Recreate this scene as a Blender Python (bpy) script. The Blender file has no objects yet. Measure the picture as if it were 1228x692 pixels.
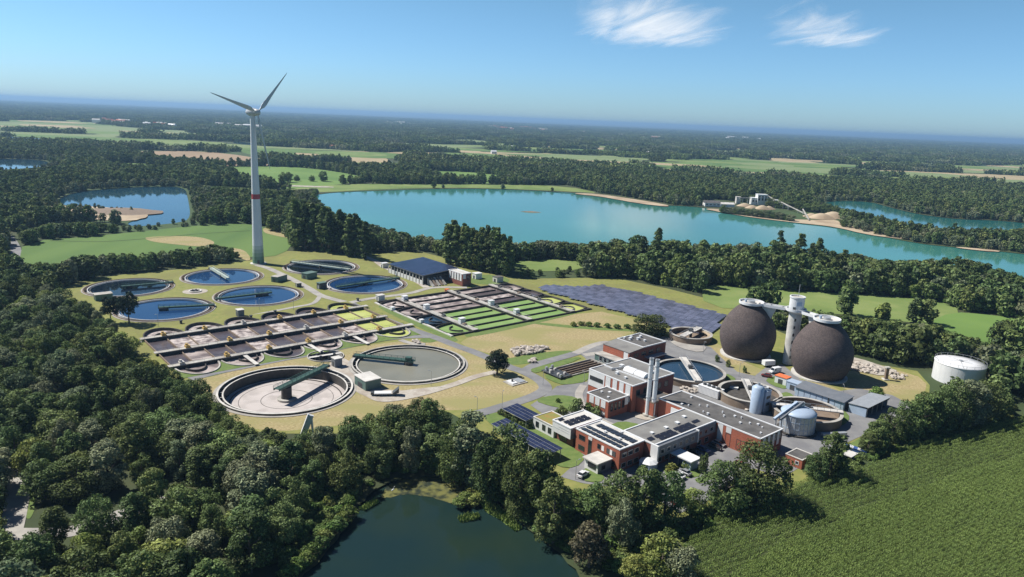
import bpy, bmesh, math, random
import numpy as np
from mathutils import Vector, Matrix, geometry
R_ = math.radians
scene = bpy.context.scene
col = scene.collection
# ------------------------------------------------------------------ camera (photo 1228 x 692)
PW, PH, FPX, CAMH = 1228.0, 692.0, 860.0, 101.0
ROLL = math.atan(.043)
PITCH = math.atan((346 - 142) * math.cos(ROLL) / FPX)
_F = np.array([0, math.cos(PITCH), -math.sin(PITCH)])
_U0 = np.array([0, math.sin(PITCH), math.cos(PITCH)])
_R0 = np.array([1., 0, 0])
_R = math.cos(ROLL) * _R0 + math.sin(ROLL) * _U0
_U = -math.sin(ROLL) * _R0 + math.cos(ROLL) * _U0
cam = bpy.data.cameras.new('camera')
cam.sensor_fit = 'HORIZONTAL'; cam.sensor_width = 36
cam.lens = 36 * FPX / PW
cam.clip_start = 1; cam.clip_end = 200000
camo = bpy.data.objects.new('camera', cam); col.objects.link(camo)
M = Matrix([[_R[i], _U[i], -_F[i], (0, 0, CAMH)[i]] for i in range(3)] + [[0, 0, 0, 1]])
camo.matrix_world = M
scene.camera = camo
# ------------------------------------------------------------------ sky and sun
SUN_AZ = 163.0      # direction the light comes from, degrees counter-clockwise from +X
SUN_EL = 50.0
world = bpy.data.worlds.new('World'); scene.world = world; world.use_nodes = True
nt = world.node_tree
bg = nt.nodes['Background']
sky = nt.nodes.new('ShaderNodeTexSky'); sky.sky_type = 'NISHITA'
sky.sun_disc = False; sky.sun_elevation = R_(SUN_EL)
sky.sun_rotation = R_(90 - SUN_AZ)
sky.altitude = 0; sky.air_density = 1.0; sky.dust_density = 0.3; sky.ozone_density = 3.0
# clear summer air: the same all round, only a function of height above the horizon
tcw = nt.nodes.new('ShaderNodeTexCoord'); spw = nt.nodes.new('ShaderNodeSeparateXYZ'); nt.links.new(tcw.outputs['Generated'], spw.inputs[0])
rmp = nt.nodes.new('ShaderNodeValToRGB'); nt.links.new(spw.outputs['Z'], rmp.inputs[0])
el = rmp.color_ramp.elements
el[0].position = 0.0; el[0].color = (1.05, 1.6, 2.4, 1); el[1].position = 1.0; el[1].color = (.36, .5, .68, 1)
for ps, c in ((.06, (1.1, 1.66, 2.35)), (.2, (1.15, 1.6, 1.68)), (.36, (.66, .9, 1.1)), (.6, (.42, .57, .76))):
    e = el.new(ps); e.color = c + (1,)
mxw = nt.nodes.new('ShaderNodeMix'); mxw.data_type = 'RGBA'; mxw.blend_type = 'MULTIPLY'; mxw.inputs[0].default_value = 1
nt.links.new(sky.outputs[0], mxw.inputs[6]); nt.links.new(rmp.outputs[0], mxw.inputs[7])
nt.links.new(mxw.outputs[2], bg.inputs[0]); bg.inputs[1].default_value = 0.05
sun = bpy.data.lights.new('sun', 'SUN'); sun.energy = 5.0; sun.angle = R_(.53); sun.color = (1, .955, .88)
suno = bpy.data.objects.new('sun', sun); col.objects.link(suno)
sd = Vector((math.cos(R_(SUN_AZ)) * math.cos(R_(SUN_EL)), math.sin(R_(SUN_AZ)) * math.cos(R_(SUN_EL)), math.sin(R_(SUN_EL))))
suno.rotation_euler = sd.to_track_quat('Z', 'Y').to_euler()
suno.location = (0, 0, 300)
vs = scene.view_settings
vs.view_transform = 'Standard'; vs.look = 'None'; vs.exposure = 0.32; vs.gamma = 1; vs.use_curve_mapping = False
HAZE = 8.5e-5
scene.cycles.max_bounces = 6; scene.cycles.diffuse_bounces = 1; scene.cycles.glossy_bounces = 2
scene.cycles.transparent_max_bounces = 8; scene.cycles.transmission_bounces = 2; scene.cycles.volume_bounces = 0
scene.cycles.use_denoising = True
scene.cycles.caustics_reflective = False; scene.cycles.caustics_refractive = False

# ------------------------------------------------------------------ survey: photo pixel -> ground coordinates (m)
def g(px, py, z=0.0):
    d = _F * FPX + _R * (px - PW / 2) - _U * (py - PH / 2)
    t = (z - CAMH) / d[2]
    return (d[0] * t, d[1] * t)
def gs(pts, z=0.0): return [g(x, y, z) for x, y in pts]
def proj(x, y, z):
    v = np.array([x, y, z - CAMH]); w = v @ _F
    return PW / 2 + FPX * (v @ _R) / w, PH / 2 - FPX * (v @ _U) / w
T = R_(40.5); CT, ST = math.cos(T), math.sin(T)
def W(a, b): return (a * CT - b * ST, a * ST + b * CT)          # site grid -> world
def S(x, y): return (x * CT + y * ST, -x * ST + y * CT)
def ab(px, py, z=0.0): return S(*g(px, py, z))

# ------------------------------------------------------------------ materials
MATS = {}
def lin(*c):
    return tuple(((v / 255 / 12.92) if v / 255 <= .04045 else ((v / 255 + .055) / 1.055) ** 2.4) for v in c) + (1,)
def mat(name, c1, c2=None, rough=.8, scale=1.0, detail=4, contrast=(.35, .65), bump=0, bscale=None, metal=0, spec=.5,
        c3=None, scale3=.1, rnd=0, stretch=None):
    """principled material; colour mixed by noise in object space between c1 and c2 (and c3 in larger patches)"""
    m = bpy.data.materials.new(name); m.use_nodes = True
    n = m.node_tree; N = n.nodes; L = n.links
    p = N['Principled BSDF']; p.inputs['Roughness'].default_value = rough; p.inputs['Metallic'].default_value = metal
    p.inputs['Specular IOR Level'].default_value = spec
    c1 = tuple(c1) + (1,) * (4 - len(c1))
    p.inputs['Base Color'].default_value = c1
    tc = N.new('ShaderNodeTexCoord'); src = tc.outputs['Object']
    if stretch:
        mp = N.new('ShaderNodeMapping'); mp.inputs['Scale'].default_value = stretch[:3]
        if len(stretch) > 3: mp.inputs['Rotation'].default_value = (0, 0, R_(stretch[3]))
        L.new(src, mp.inputs[0]); src = mp.outputs[0]
    out = None
    def mixer(fac, A, B):
        mx = N.new('ShaderNodeMix'); mx.data_type = 'RGBA'
        L.new(fac, mx.inputs['Factor'])
        for k, v in ((6, A), (7, B)):
            if hasattr(v, 'is_linked'): L.new(v, mx.inputs[k])
            else: mx.inputs[k].default_value = tuple(v) + (1,) * (4 - len(v))
        return mx.outputs[2]
    def noise(sc, det, con):
        t = N.new('ShaderNodeTexNoise'); t.inputs['Scale'].default_value = sc; t.inputs['Detail'].default_value = det
        L.new(src, t.inputs['Vector'])
        r = N.new('ShaderNodeMapRange'); r.inputs[1].default_value = con[0]; r.inputs[2].default_value = con[1]
        L.new(t.outputs['Fac'], r.inputs[0]); return r.outputs[0], t.outputs['Fac']
    if c2 is not None:
        fac, raw = noise(scale, detail, contrast)
        out = mixer(fac, c1, c2)
    if c3 is not None:
        fac, _ = noise(scale3, 3, (.45, .62))
        out = mixer(fac, out if out is not None else c1, c3)
    if rnd:
        oi = N.new('ShaderNodeObjectInfo')
        hv = N.new('ShaderNodeHueSaturation')
        r = N.new('ShaderNodeMapRange'); r.inputs[3].default_value = 1 - rnd; r.inputs[4].default_value = 1 + rnd
        L.new(oi.outputs['Random'], r.inputs[0]); L.new(r.outputs[0], hv.inputs['Value'])
        if out is not None: L.new(out, hv.inputs['Color'])
        else: hv.inputs['Color'].default_value = c1
        out = hv.outputs[0]
    if out is not None: L.new(out, p.inputs['Base Color'])
    if bump:
        t = N.new('ShaderNodeTexNoise'); t.inputs['Scale'].default_value = bscale or scale; t.inputs['Detail'].default_value = 4
        L.new(src, t.inputs['Vector'])
        b = N.new('ShaderNodeBump'); b.inputs['Strength'].default_value = min(1, bump); b.inputs['Distance'].default_value = bump
        L.new(t.outputs['Fac'], b.inputs['Height']); L.new(b.outputs[0], p.inputs['Normal'])
    MATS[name] = m
    return m
def water(name, c1, c2=None, scale=.02, rough=.06, bump=.02, bscale=.6, detail=3):
    m = mat(name, c1, c2, rough, scale, detail, (.4, .62), bump, bscale)
    m.node_tree.nodes['Principled BSDF'].inputs['IOR'].default_value = 1.33
    return m
def foliage(name, c1, c2, c3=None, trans=.2, rnd=.3, scale=.35, hue=.03, leafvar=(.45, 1.6)):
    m = bpy.data.materials.new(name); m.use_nodes = True
    n = m.node_tree; N = n.nodes; L = n.links
    N.remove(N['Principled BSDF']); out = N['Material Output']
    geo = N.new('ShaderNodeNewGeometry'); oi = N.new('ShaderNodeObjectInfo')
    t = N.new('ShaderNodeTexNoise'); t.inputs['Scale'].default_value = scale; t.inputs['Detail'].default_value = 3
    L.new(geo.outputs['Position'], t.inputs['Vector'])
    r = N.new('ShaderNodeMapRange'); r.inputs[1].default_value = .36; r.inputs[2].default_value = .64
    L.new(t.outputs['Fac'], r.inputs[0])
    mx = N.new('ShaderNodeMix'); mx.data_type = 'RGBA'; L.new(r.outputs[0], mx.inputs['Factor'])
    mx.inputs[6].default_value = tuple(c1) + (1,); mx.inputs[7].default_value = tuple(c2) + (1,)
    o = mx.outputs[2]
    if c3 is not None:
        r3 = N.new('ShaderNodeMapRange'); r3.inputs[1].default_value = .55; r3.inputs[2].default_value = 1.0
        L.new(oi.outputs['Random'], r3.inputs[0])
        m3 = N.new('ShaderNodeMix'); m3.data_type = 'RGBA'; L.new(r3.outputs[0], m3.inputs['Factor'])
        L.new(o, m3.inputs[6]); m3.inputs[7].default_value = tuple(c3) + (1,); o = m3.outputs[2]
    # clump colour varied at random to imitate sunlit leaves and dark gaps
    r4 = N.new('ShaderNodeMapRange'); r4.inputs[3].default_value = leafvar[0]; r4.inputs[4].default_value = leafvar[1]
    L.new(geo.outputs['Random Per Island'], r4.inputs[0])
    wn = N.new('ShaderNodeTexWhiteNoise'); wn.noise_dimensions = '1D'; L.new(oi.outputs['Random'], wn.inputs['W'])
    r2 = N.new('ShaderNodeMapRange'); r2.inputs[3].default_value = 1 - rnd; r2.inputs[4].default_value = 1 + rnd
    L.new(wn.outputs['Value'], r2.inputs[0])
    mu = N.new('ShaderNodeMath'); mu.operation = 'MULTIPLY'; L.new(r2.outputs[0], mu.inputs[0]); L.new(r4.outputs[0], mu.inputs[1])
    hv = N.new('ShaderNodeHueSaturation'); L.new(mu.outputs[0], hv.inputs['Value']); L.new(o, hv.inputs['Color'])
    rh = N.new('ShaderNodeMapRange'); rh.inputs[3].default_value = .495 - hue; rh.inputs[4].default_value = .495 + hue; L.new(oi.outputs['Random'], rh.inputs[0]); L.new(rh.outputs[0], hv.inputs['Hue'])
    d = N.new('ShaderNodeBsdfDiffuse'); L.new(hv.outputs[0], d.inputs[0])
    tr = N.new('ShaderNodeBsdfTranslucent'); L.new(hv.outputs[0], tr.inputs[0])
    ms = N.new('ShaderNodeMixShader'); ms.inputs[0].default_value = trans
    L.new(d.outputs[0], ms.inputs[1]); L.new(tr.outputs[0], ms.inputs[2])
    gl = N.new('ShaderNodeBsdfGlossy'); gl.inputs['Roughness'].default_value = .6; gl.inputs[0].default_value = (.8, .9, .8, 1)
    m2 = N.new('ShaderNodeMixShader'); m2.inputs[0].default_value = .02
    L.new(ms.outputs[0], m2.inputs[1]); L.new(gl.outputs[0], m2.inputs[2])
    L.new(m2.outputs[0], out.inputs[0])
    MATS[name] = m; return m

# ground colours
mat('forest_floor', (.035, .05, .018), (.06, .07, .025), .95, .05, c3=(.05, .09, .025), scale3=.004)
mat('lawn', (.19, .215, .05), (.26, .255, .075), .95, .35, 8, c3=(.2, .2, .06), scale3=.05, bump=.03, bscale=3)
mat('lawn_green', (.105, .17, .038), (.15, .205, .055), .95, .5, 5, bump=.03, bscale=3)
mat('dry_grass', (.25, .19, .085), (.46, .385, .205), .95, 1.0, 9, c3=(.29, .265, .105), scale3=.035, bump=.04, bscale=2, stretch=(1, 2.2, 1, 20))
mat('meadow', (.17, .24, .06), (.22, .27, .085), .95, .06, 6, c3=(.13, .2, .045), scale3=.02)
mat('crop_green', (.075, .15, .03), (.11, .19, .04), .95, .03, 4, c3=(.14, .22, .05), scale3=.006, stretch=(1, .12, 1, -35))
mat('crop_bright', (.13, .23, .045), (.16, .26, .06), .95, .02, 3, c3=(.1, .19, .035), scale3=.008)
mat('crop_pale', (.17, .23, .08), (.21, .26, .11), .95, .01, 4)
mat('bare_soil', (.30, .215, .13), (.36, .26, .165), .95, .01, 5, stretch=(1, .2, 1, 30))
mat('stubble', (.36, .29, .16), (.42, .34, .2), .95, .02, 5, stretch=(1, .2, 1, 10))
mat('sand', (.52, .42, .29), (.44, .35, .24), .95, .08, 5, c3=(.36, .27, .18), scale3=.03, bump=.2, bscale=.4)
mat('asphalt', (.21, .21, .215), (.25, .25, .25), .9, .3, 6, c3=(.185, .185, .195), scale3=.12)
mat('paving', (.36, .34, .31), (.42, .40, .36), .9, .5, 5, c3=(.32, .3, .28), scale3=.15)
mat('gravel', (.42, .38, .33), (.5, .46, .4), .95, 1.2, 6, c3=(.36, .31, .26), scale3=.2, bump=.05, bscale=4)
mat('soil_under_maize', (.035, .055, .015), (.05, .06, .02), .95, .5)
# built
mat('concrete', (.42, .40, .36), (.52, .5, .46), .85, .4, 6, c3=(.33, .31, .28), scale3=.25)
mat('concrete_pale', (.60, .58, .54), (.68, .66, .62), .8, .5, 5, c3=(.5, .48, .45), scale3=.2)
mat('concrete_dark', (.05, .046, .043), (.085, .078, .07), .9, .6, 6)  # near-black tone stands for deep shade on tank walls, beside wet staining
mat('concrete_brown', (.2, .15, .11), (.26, .2, .15), .9, .5, 6)
mat('tank_floor', (.50, .455, .43), (.56, .51, .49), .85, .12, 6, c3=(.43, .39, .37), scale3=.18)
mat('white_paint', (.78, .79, .8), (.72, .73, .74), .5, .3, 4)
mat('white_render', (.76, .76, .75), (.7, .7, .69), .8, .4, 4)
mat('grey_panel', (.15, .165, .19), (.18, .195, .22), .55, .4, 3)
mat('blue_metal', (.38, .47, .60), (.42, .52, .65), .45, .5, 4)
mat('steel_grey', (.40, .42, .44), (.47, .49, .51), .4, .7, 5, metal=.3)
mat('dark_metal', (.05, .055, .06), (.07, .075, .08), .5, 1)
mat('bridge_green', (.045, .10, .08), (.06, .125, .1), .5, .8)
mat('bridge_pale', (.45, .52, .46), (.5, .57, .5), .55, .8)
mat('kiosk_green', (.10, .17, .15), (.13, .2, .17), .6, .8)
mat('yellow_paint', (.62, .42, .12), (.55, .38, .13), .5, 1)
mat('orange_roof', (.75, .2, .07), (.68, .18, .07), .6, 1)
mat('roof_grey', (.215, .21, .2), (.26, .255, .24), .95, .4, 6, c3=(.18, .175, .17), scale3=.2)
mat('roof_dark', (.105, .1, .098), (.14, .135, .13), .95, .5, 6, c3=(.085, .082, .08), scale3=.2)
mat('sedum', (.26, .22, .06), (.2, .24, .06), .95, .8, 6, c3=(.3, .2, .06), scale3=.4, bump=.08, bscale=3)
mat('window_glass', (.02, .025, .03), None, .08, spec=.7)
mat('pv_cell', (.022, .028, .065), (.03, .037, .08), .22, .7, 3, rnd=.25)
mat('pv_cell_sky_sheen', (.115, .12, .18), (.15, .155, .215), .3, .5, 3, rnd=.3)  # pale lavender puts the sky's reflection into the panel colour
mat('pv_dark', (.018, .02, .03), (.026, .028, .04), .3, 1)
mat('red_tile', (.34, .1, .055), (.42, .13, .07), .85, 1, rnd=.25)
mat('black_rubber', (.015, .015, .015), None, .8)
mat('car_white', (.75, .76, .77), None, .25); mat('car_dark', (.02, .022, .028), None, .22)
mat('car_silver', (.42, .43, .45), None, .25, metal=.5); mat('car_blue', (.05, .09, .2), None, .25)
mat('car_red', (.16, .03, .03), None, .3); mat('bin_blue', (.06, .12, .34), None, .5)
mat('tower_white', (.74, .76, .77), (.7, .72, .73), .5, .1); mat('red_band', (.45, .06, .07), None, .5)
for k, c in enumerate([(.10, .21, .15), (.17, .29, .21), (.27, .39, .30), (.40, .5, .43), (.55, .62, .58)]): mat('green_ring_%d' % k, c, None, .5)
mat('blade_grey', (.55, .57, .59), None, .4)
mat('rock', (.42, .37, .32), (.5, .45, .4), .95, .8, 5, rnd=.2)
mat('bark', (.10, .08, .06), (.15, .125, .1), .95, 2, 5); mat('bark_pale', (.3, .28, .25), (.15, .13, .11), .95, 2, 5)
mat('wood_pole', (.2, .15, .1), (.25, .2, .15), .9, 1)
def brick_mat(name, c1, c2, mortar, sc=1.0):
    m = bpy.data.materials.new(name); m.use_nodes = True; n = m.node_tree; N = n.nodes; L = n.links
    p = N['Principled BSDF']; p.inputs['Roughness'].default_value = .9
    tc = N.new('ShaderNodeTexCoord'); mp = N.new('ShaderNodeSeparateXYZ'); L.new(tc.outputs['Object'], mp.inputs[0])
    ad = N.new('ShaderNodeMath'); ad.operation = 'ADD'; L.new(mp.outputs[0], ad.inputs[0]); L.new(mp.outputs[1], ad.inputs[1])
    cb = N.new('ShaderNodeCombineXYZ'); L.new(ad.outputs[0], cb.inputs[0]); L.new(mp.outputs[2], cb.inputs[1])
    b = N.new('ShaderNodeTexBrick'); b.inputs['Scale'].default_value = sc
    b.inputs['Brick Width'].default_value = .5; b.inputs['Row Height'].default_value = .17; b.inputs['Mortar Size'].default_value = .012
    for k, c in (('Color1', c1), ('Color2', c2), ('Mortar', mortar)): b.inputs[k].default_value = tuple(c) + (1,)
    L.new(cb.outputs[0], b.inputs['Vector'])
    t = N.new('ShaderNodeTexNoise'); t.inputs['Scale'].default_value = .35; t.inputs['Detail'].default_value = 5; L.new(tc.outputs['Object'], t.inputs['Vector'])
    r = N.new('ShaderNodeMapRange'); r.inputs[3].default_value = .72; r.inputs[4].default_value = 1.2; L.new(t.outputs['Fac'], r.inputs[0])
    h = N.new('ShaderNodeHueSaturation'); L.new(b.outputs['Color'], h.inputs['Color']); L.new(r.outputs[0], h.inputs['Value'])
    L.new(h.outputs[0], p.inputs['Base Color']); MATS[name] = m
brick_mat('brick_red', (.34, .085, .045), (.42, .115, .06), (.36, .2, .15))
brick_mat('brick_shaded', (.22, .075, .055), (.28, .09, .06), (.2, .12, .1))  # darker copy of the red brick, shade painted into faces away from the sun
def shingle_mat(name):
    m = bpy.data.materials.new(name); m.use_nodes = True; n = m.node_tree; N = n.nodes; L = n.links
    p = N['Principled BSDF']; p.inputs['Roughness'].default_value = .8; p.inputs['Specular IOR Level'].default_value = .2
    tc = N.new('ShaderNodeTexCoord'); s = N.new('ShaderNodeSeparateXYZ'); L.new(tc.outputs['Object'], s.inputs[0])
    at = N.new('ShaderNodeMath'); at.operation = 'ARCTAN2'; L.new(s.outputs[1], at.inputs[0]); L.new(s.outputs[0], at.inputs[1])
    ml = N.new('ShaderNodeMath'); ml.operation = 'MULTIPLY'; ml.inputs[1].default_value = 11; L.new(at.outputs[0], ml.inputs[0])
    cb = N.new('ShaderNodeCombineXYZ'); L.new(ml.outputs[0], cb.inputs[0]); L.new(s.outputs[2], cb.inputs[1])
    b = N.new('ShaderNodeTexBrick'); b.inputs['Scale'].default_value = 1; b.inputs['Brick Width'].default_value = .55; b.inputs['Row Height'].default_value = .38
    b.inputs['Mortar Size'].default_value = .03
    for k, c in (('Color1', (.098, .08, .077)), ('Color2', (.15, .118, .11)), ('Mortar', (.04, .034, .035))): b.inputs[k].default_value = c + (1,)
    L.new(cb.outputs[0], b.inputs['Vector'])
    t = N.new('ShaderNodeTexNoise'); t.inputs['Scale'].default_value = .25; t.inputs['Detail'].default_value = 6; L.new(tc.outputs['Object'], t.inputs['Vector'])
    r = N.new('ShaderNodeMapRange'); r.inputs[3].default_value = .7; r.inputs[4].default_value = 1.25; L.new(t.outputs['Fac'], r.inputs[0])
    h = N.new('ShaderNodeHueSaturation'); L.new(b.outputs['Color'], h.inputs['Color']); L.new(r.outputs[0], h.inputs['Value'])
    L.new(h.outputs[0], p.inputs['Base Color']); MATS[name] = m
shingle_mat('slate_shingle')
# waters
water('lake_water', (.045, .20, .17), (.065, .25, .21), .004, .08, .05, .25)
water('lake_green', (.02, .13, .13), (.03, .16, .15), .01, .08, .04, .3)
water('lake_blue', (.012, .05, .085), (.018, .065, .10), .01, .05, .02, .3)
water('pond_water', (.012, .03, .03), (.018, .035, .024), .03, .04, .01, .5)
water('tree_mirror_water', (.008, .015, .028), None, .1, .03, .006, .8)  # darker copy for tanks meant to mirror the trees
water('sky_mirror_water', (.014, .05, .14), None, .1, .03, .006, .8)  # blue base puts the mirrored sky into the water colour
water('thickener_water', (.02, .05, .09), (.03, .06, .1), .1, .05, .01, .8)
water('settling_water', (.19, .19, .155), (.24, .235, .19), .05, .3, .01, .8)
water('dark_water', (.015, .016, .016), None, .1, .06, .01, .8)
water('sludge_water', (.085, .07, .078), (.125, .105, .11), .15, .25, .03, 1.2, 5)
water('sludge_foam', (.60, .53, .50), (.15, .12, .12), .3, .6, .05, 1.5, 5)
water('sludge_mix', (.16, .13, .13), (.5, .43, .40), .12, .5, .05, 1.5, 5)
water('algae_green', (.20, .33, .10), (.25, .37, .13), .12, .6, .02, 1.5, 5)
water('algae_yellow', (.42, .47, .13), (.48, .52, .18), .12, .6, .02, 1.5, 5)
water('duckweed', (.17, .17, .06), (.03, .04, .03), .45, .4, .03, 1, 8)
mat('reed', (.12, .19, .035), (.2, .26, .06), .9, .8, rnd=.2)
# foliage
foliage('leaf_dark', (.075, .118, .036), (.12, .175, .056), (.10, .135, .046), rnd=.35)
foliage('leaf_mid', (.105, .155, .044), (.165, .22, .07), (.18, .215, .075), rnd=.35)
foliage('leaf_grey', (.155, .185, .10), (.215, .25, .14), (.13, .165, .082), rnd=.25)
foliage('leaf_light', (.17, .225, .052), (.23, .285, .08), (.18, .215, .06), rnd=.25)
foliage('leaf_copper', (.085, .07, .045), (.13, .115, .065), None, rnd=.1)
foliage('needle_dark', (.013, .027, .014), (.023, .04, .02), None, trans=.15, rnd=.2)
foliage('maize_leaf', (.18, .26, .065), (.22, .31, .08), (.2, .28, .075), trans=.35, rnd=.03, scale=.05, hue=.004)
foliage('shrub_leaf', (.075, .15, .03), (.13, .21, .05), (.15, .2, .06), rnd=.25, scale=.8)
# ------------------------------------------------------------------ mesh helpers
class MB:
    def __init__(s): s.v = []; s.f = []
    def add(s, vs, fs):
        o = len(s.v); s.v += [tuple(p) for p in vs]; s.f += [tuple(i + o for i in f) for f in fs]; return s
    def box(s, x0, x1, y0, y1, z0, z1):
        return s.add([(x0, y0, z0), (x1, y0, z0), (x1, y1, z0), (x0, y1, z0), (x0, y0, z1), (x1, y0, z1), (x1, y1, z1), (x0, y1, z1)],
                     [(3, 2, 1, 0), (4, 5, 6, 7), (0, 1, 5, 4), (1, 2, 6, 5), (2, 3, 7, 6), (3, 0, 4, 7)])
    def prism(s, poly, z0, z1):
        n = len(poly)
        ar = sum(poly[i][0] * poly[(i + 1) % n][1] - poly[(i + 1) % n][0] * poly[i][1] for i in range(n))
        if ar < 0: poly = poly[::-1]
        z0s = z0 if hasattr(z0, '__len__') else [z0] * n; z1s = z1 if hasattr(z1, '__len__') else [z1] * n
        vs = [(p[0], p[1], z) for p, z in zip(poly, z0s)] + [(p[0], p[1], z) for p, z in zip(poly, z1s)]
        return s.add(vs, [tuple(range(n))[::-1], tuple(range(n, 2 * n))] + [(i, (i + 1) % n, n + (i + 1) % n, n + i) for i in range(n)])
    def lathe(s, prof, n=48, cx=0, cy=0, a0=0, a1=2 * math.pi, close=True):
        """prof: list of (r, z); full or partial turn"""
        full = abs(a1 - a0 - 2 * math.pi) < 1e-6
        m = n if full else n + 1; k = len(prof)
        vs = []
        for i in range(m):
            a = a0 + (a1 - a0) * i / n
            for r, z in prof: vs.append((cx + r * math.cos(a), cy + r * math.sin(a), z))
        fs = []
        for i in range(n):
            j = (i + 1) % m
            for q in range(k - 1): fs.append((i * k + q, j * k + q, j * k + q + 1, i * k + q + 1))
        return s.add(vs, fs)
    def ring(s, r0, r1, z0, z1, n=64, cx=0, cy=0, a0=0, a1=2 * math.pi):
        return s.lathe([(r1, z0), (r1, z1), (r0, z1), (r0, z0), (r1, z0)], n, cx, cy, a0, a1)
    def disc(s, r, z, n=64, cx=0, cy=0):
        return s.add([(cx + r * math.cos(2 * math.pi * i / n), cy + r * math.sin(2 * math.pi * i / n), z) for i in range(n)], [tuple(range(n))])
    def cyl(s, r, z0, z1, n=16, cx=0, cy=0, r1=None):
        r1 = r if r1 is None else r1
        vs = [(cx + r * math.cos(2 * math.pi * i / n), cy + r * math.sin(2 * math.pi * i / n), z0) for i in range(n)]
        vs += [(cx + r1 * math.cos(2 * math.pi * i / n), cy + r1 * math.sin(2 * math.pi * i / n), z1) for i in range(n)]
        return s.add(vs, [tuple(range(n))[::-1], tuple(range(n, 2 * n))] + [(i, (i + 1) % n, n + (i + 1) % n, n + i) for i in range(n)])
    def bar(s, p, q, w, h=None):
        """box beam from p to q, width w, height h"""
        h = w if h is None else h
        p, q = Vector(p), Vector(q); d = (q - p).normalized()
        up = Vector((0, 0, 1)) if abs(d.z) < .95 else Vector((1, 0, 0))
        x = d.cross(up).normalized() * w / 2; y = x.cross(d).normalized() * h / 2
        c = [p - x - y, p + x - y, p + x + y, p - x + y, q - x - y, q + x - y, q + x + y, q - x + y]
        return s.add(c, [(0, 1, 2, 3), (7, 6, 5, 4), (1, 0, 4, 5), (2, 1, 5, 6), (3, 2, 6, 7), (0, 3, 7, 4)])
    def tube(s, path, radii, n=8):
        vs = []; path = [Vector(p) for p in path]
        for i, p in enumerate(path):
            d = (path[min(i + 1, len(path) - 1)] - path[max(i - 1, 0)]).normalized()
            up = Vector((0, 0, 1)) if abs(d.z) < .9 else Vector((1, 0, 0))
            x = d.cross(up).normalized(); y = d.cross(x)
            r = radii[i] if hasattr(radii, '__len__') else radii
            for k in range(n):
                a = 2 * math.pi * k / n; vs.append(p + x * r * math.cos(a) + y * r * math.sin(a))
        fs = [(i * n + k, i * n + (k + 1) % n, (i + 1) * n + (k + 1) % n, (i + 1) * n + k) for i in range(len(path) - 1) for k in range(n)]
        fs += [tuple(range(n))[::-1], tuple(range((len(path) - 1) * n, len(path) * n))]
        return s.add(vs, fs)
    def mesh(s, name, m, smooth=False):
        me = bpy.data.meshes.new(name); me.from_pydata(s.v, [], s.f); me.update()
        if smooth:
            me.polygons.foreach_set('use_smooth', [True] * len(me.polygons))
        me.materials.append(MATS[m] if isinstance(m, str) else m)
        return me
    def build(s, name, m, parent=None, loc=None, rot=0, smooth=False):
        return link(name, s.mesh(name, m, smooth), parent, loc, rot)
def link(name, me, parent=None, loc=None, rot=0):
    o = bpy.data.objects.new(name, me); col.objects.link(o)
    if parent is not None: o.parent = parent
    if loc is not None: o.location = loc
    if rot: o.rotation_euler = (0, 0, rot)
    return o
def tag(o, label=None, cat=None, group=None, kind=None):
    if label: o['label'] = label
    if cat: o['category'] = cat
    if group: o['group'] = group
    if kind: o['kind'] = kind
    return o
def thing(name, label, cat, loc=(0, 0, 0), rot=0, group=None):
    o = bpy.data.objects.new(name, None); col.objects.link(o); o.empty_display_size = .5
    o.location = loc if len(loc) == 3 else (loc[0], loc[1], 0); o.rotation_euler = (0, 0, rot)
    return tag(o, label, cat, group)
CHILD = {}
def kids(o):
    return [c for c in o.children]
def copy_tree(o, parent=None):
    c = o.copy(); col.objects.link(c)
    if parent is not None: c.parent = parent
    for ch in kids(o): copy_tree(ch, c)
    return c
def np_mesh(name, V, F, m):
    """fast mesh from numpy vertices (n,3) and faces (k,3|4)"""
    V = np.asarray(V, np.float32); F = np.asarray(F, np.int32); k = F.shape[1]
    me = bpy.data.meshes.new(name)
    me.vertices.add(len(V)); me.vertices.foreach_set('co', V.ravel())
    me.loops.add(F.size); me.loops.foreach_set('vertex_index', F.ravel())
    me.polygons.add(len(F)); me.polygons.foreach_set('loop_start', np.arange(0, F.size, k, dtype=np.int32))
    me.update(calc_edges=True)
    me.materials.append(MATS[m] if isinstance(m, str) else m)
    return me
def inside(poly, X, Y):
    P = np.asarray(poly); n = len(P); r = np.zeros(np.shape(X), bool); j = n - 1
    for i in range(n):
        xi, yi, xj, yj = P[i, 0], P[i, 1], P[j, 0], P[j, 1]
        if yi != yj: r ^= ((yi > Y) != (yj > Y)) & (X < (xj - xi) * (Y - yi) / (yj - yi) + xi)
        j = i
    return r
def circle(cx, cy, r, n=64): return [(cx + r * math.cos(2 * math.pi * i / n), cy + r * math.sin(2 * math.pi * i / n)) for i in range(n)]
def chaikin(P, it=2):
    for _ in range(it):
        Q = []
        for i in range(len(P)):
            a, b = P[i], P[(i + 1) % len(P)]
            Q += [(a[0] * .75 + b[0] * .25, a[1] * .75 + b[1] * .25), (a[0] * .25 + b[0] * .75, a[1] * .25 + b[1] * .75)]
        P = Q
    return P
def wobble(P, amp, seed=0, step=None):
    rg = random.Random(seed)
    if step:
        Q = []
        for i in range(len(P)):
            a, b = P[i], P[(i + 1) % len(P)]; k = max(1, int(math.dist(a, b) / step))
            Q += [(a[0] + (b[0] - a[0]) * j / k, a[1] + (b[1] - a[1]) * j / k) for j in range(k)]
        P = Q
    return [(x + rg.uniform(-amp, amp), y + rg.uniform(-amp, amp)) for x, y in P]
HOLES = []
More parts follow.
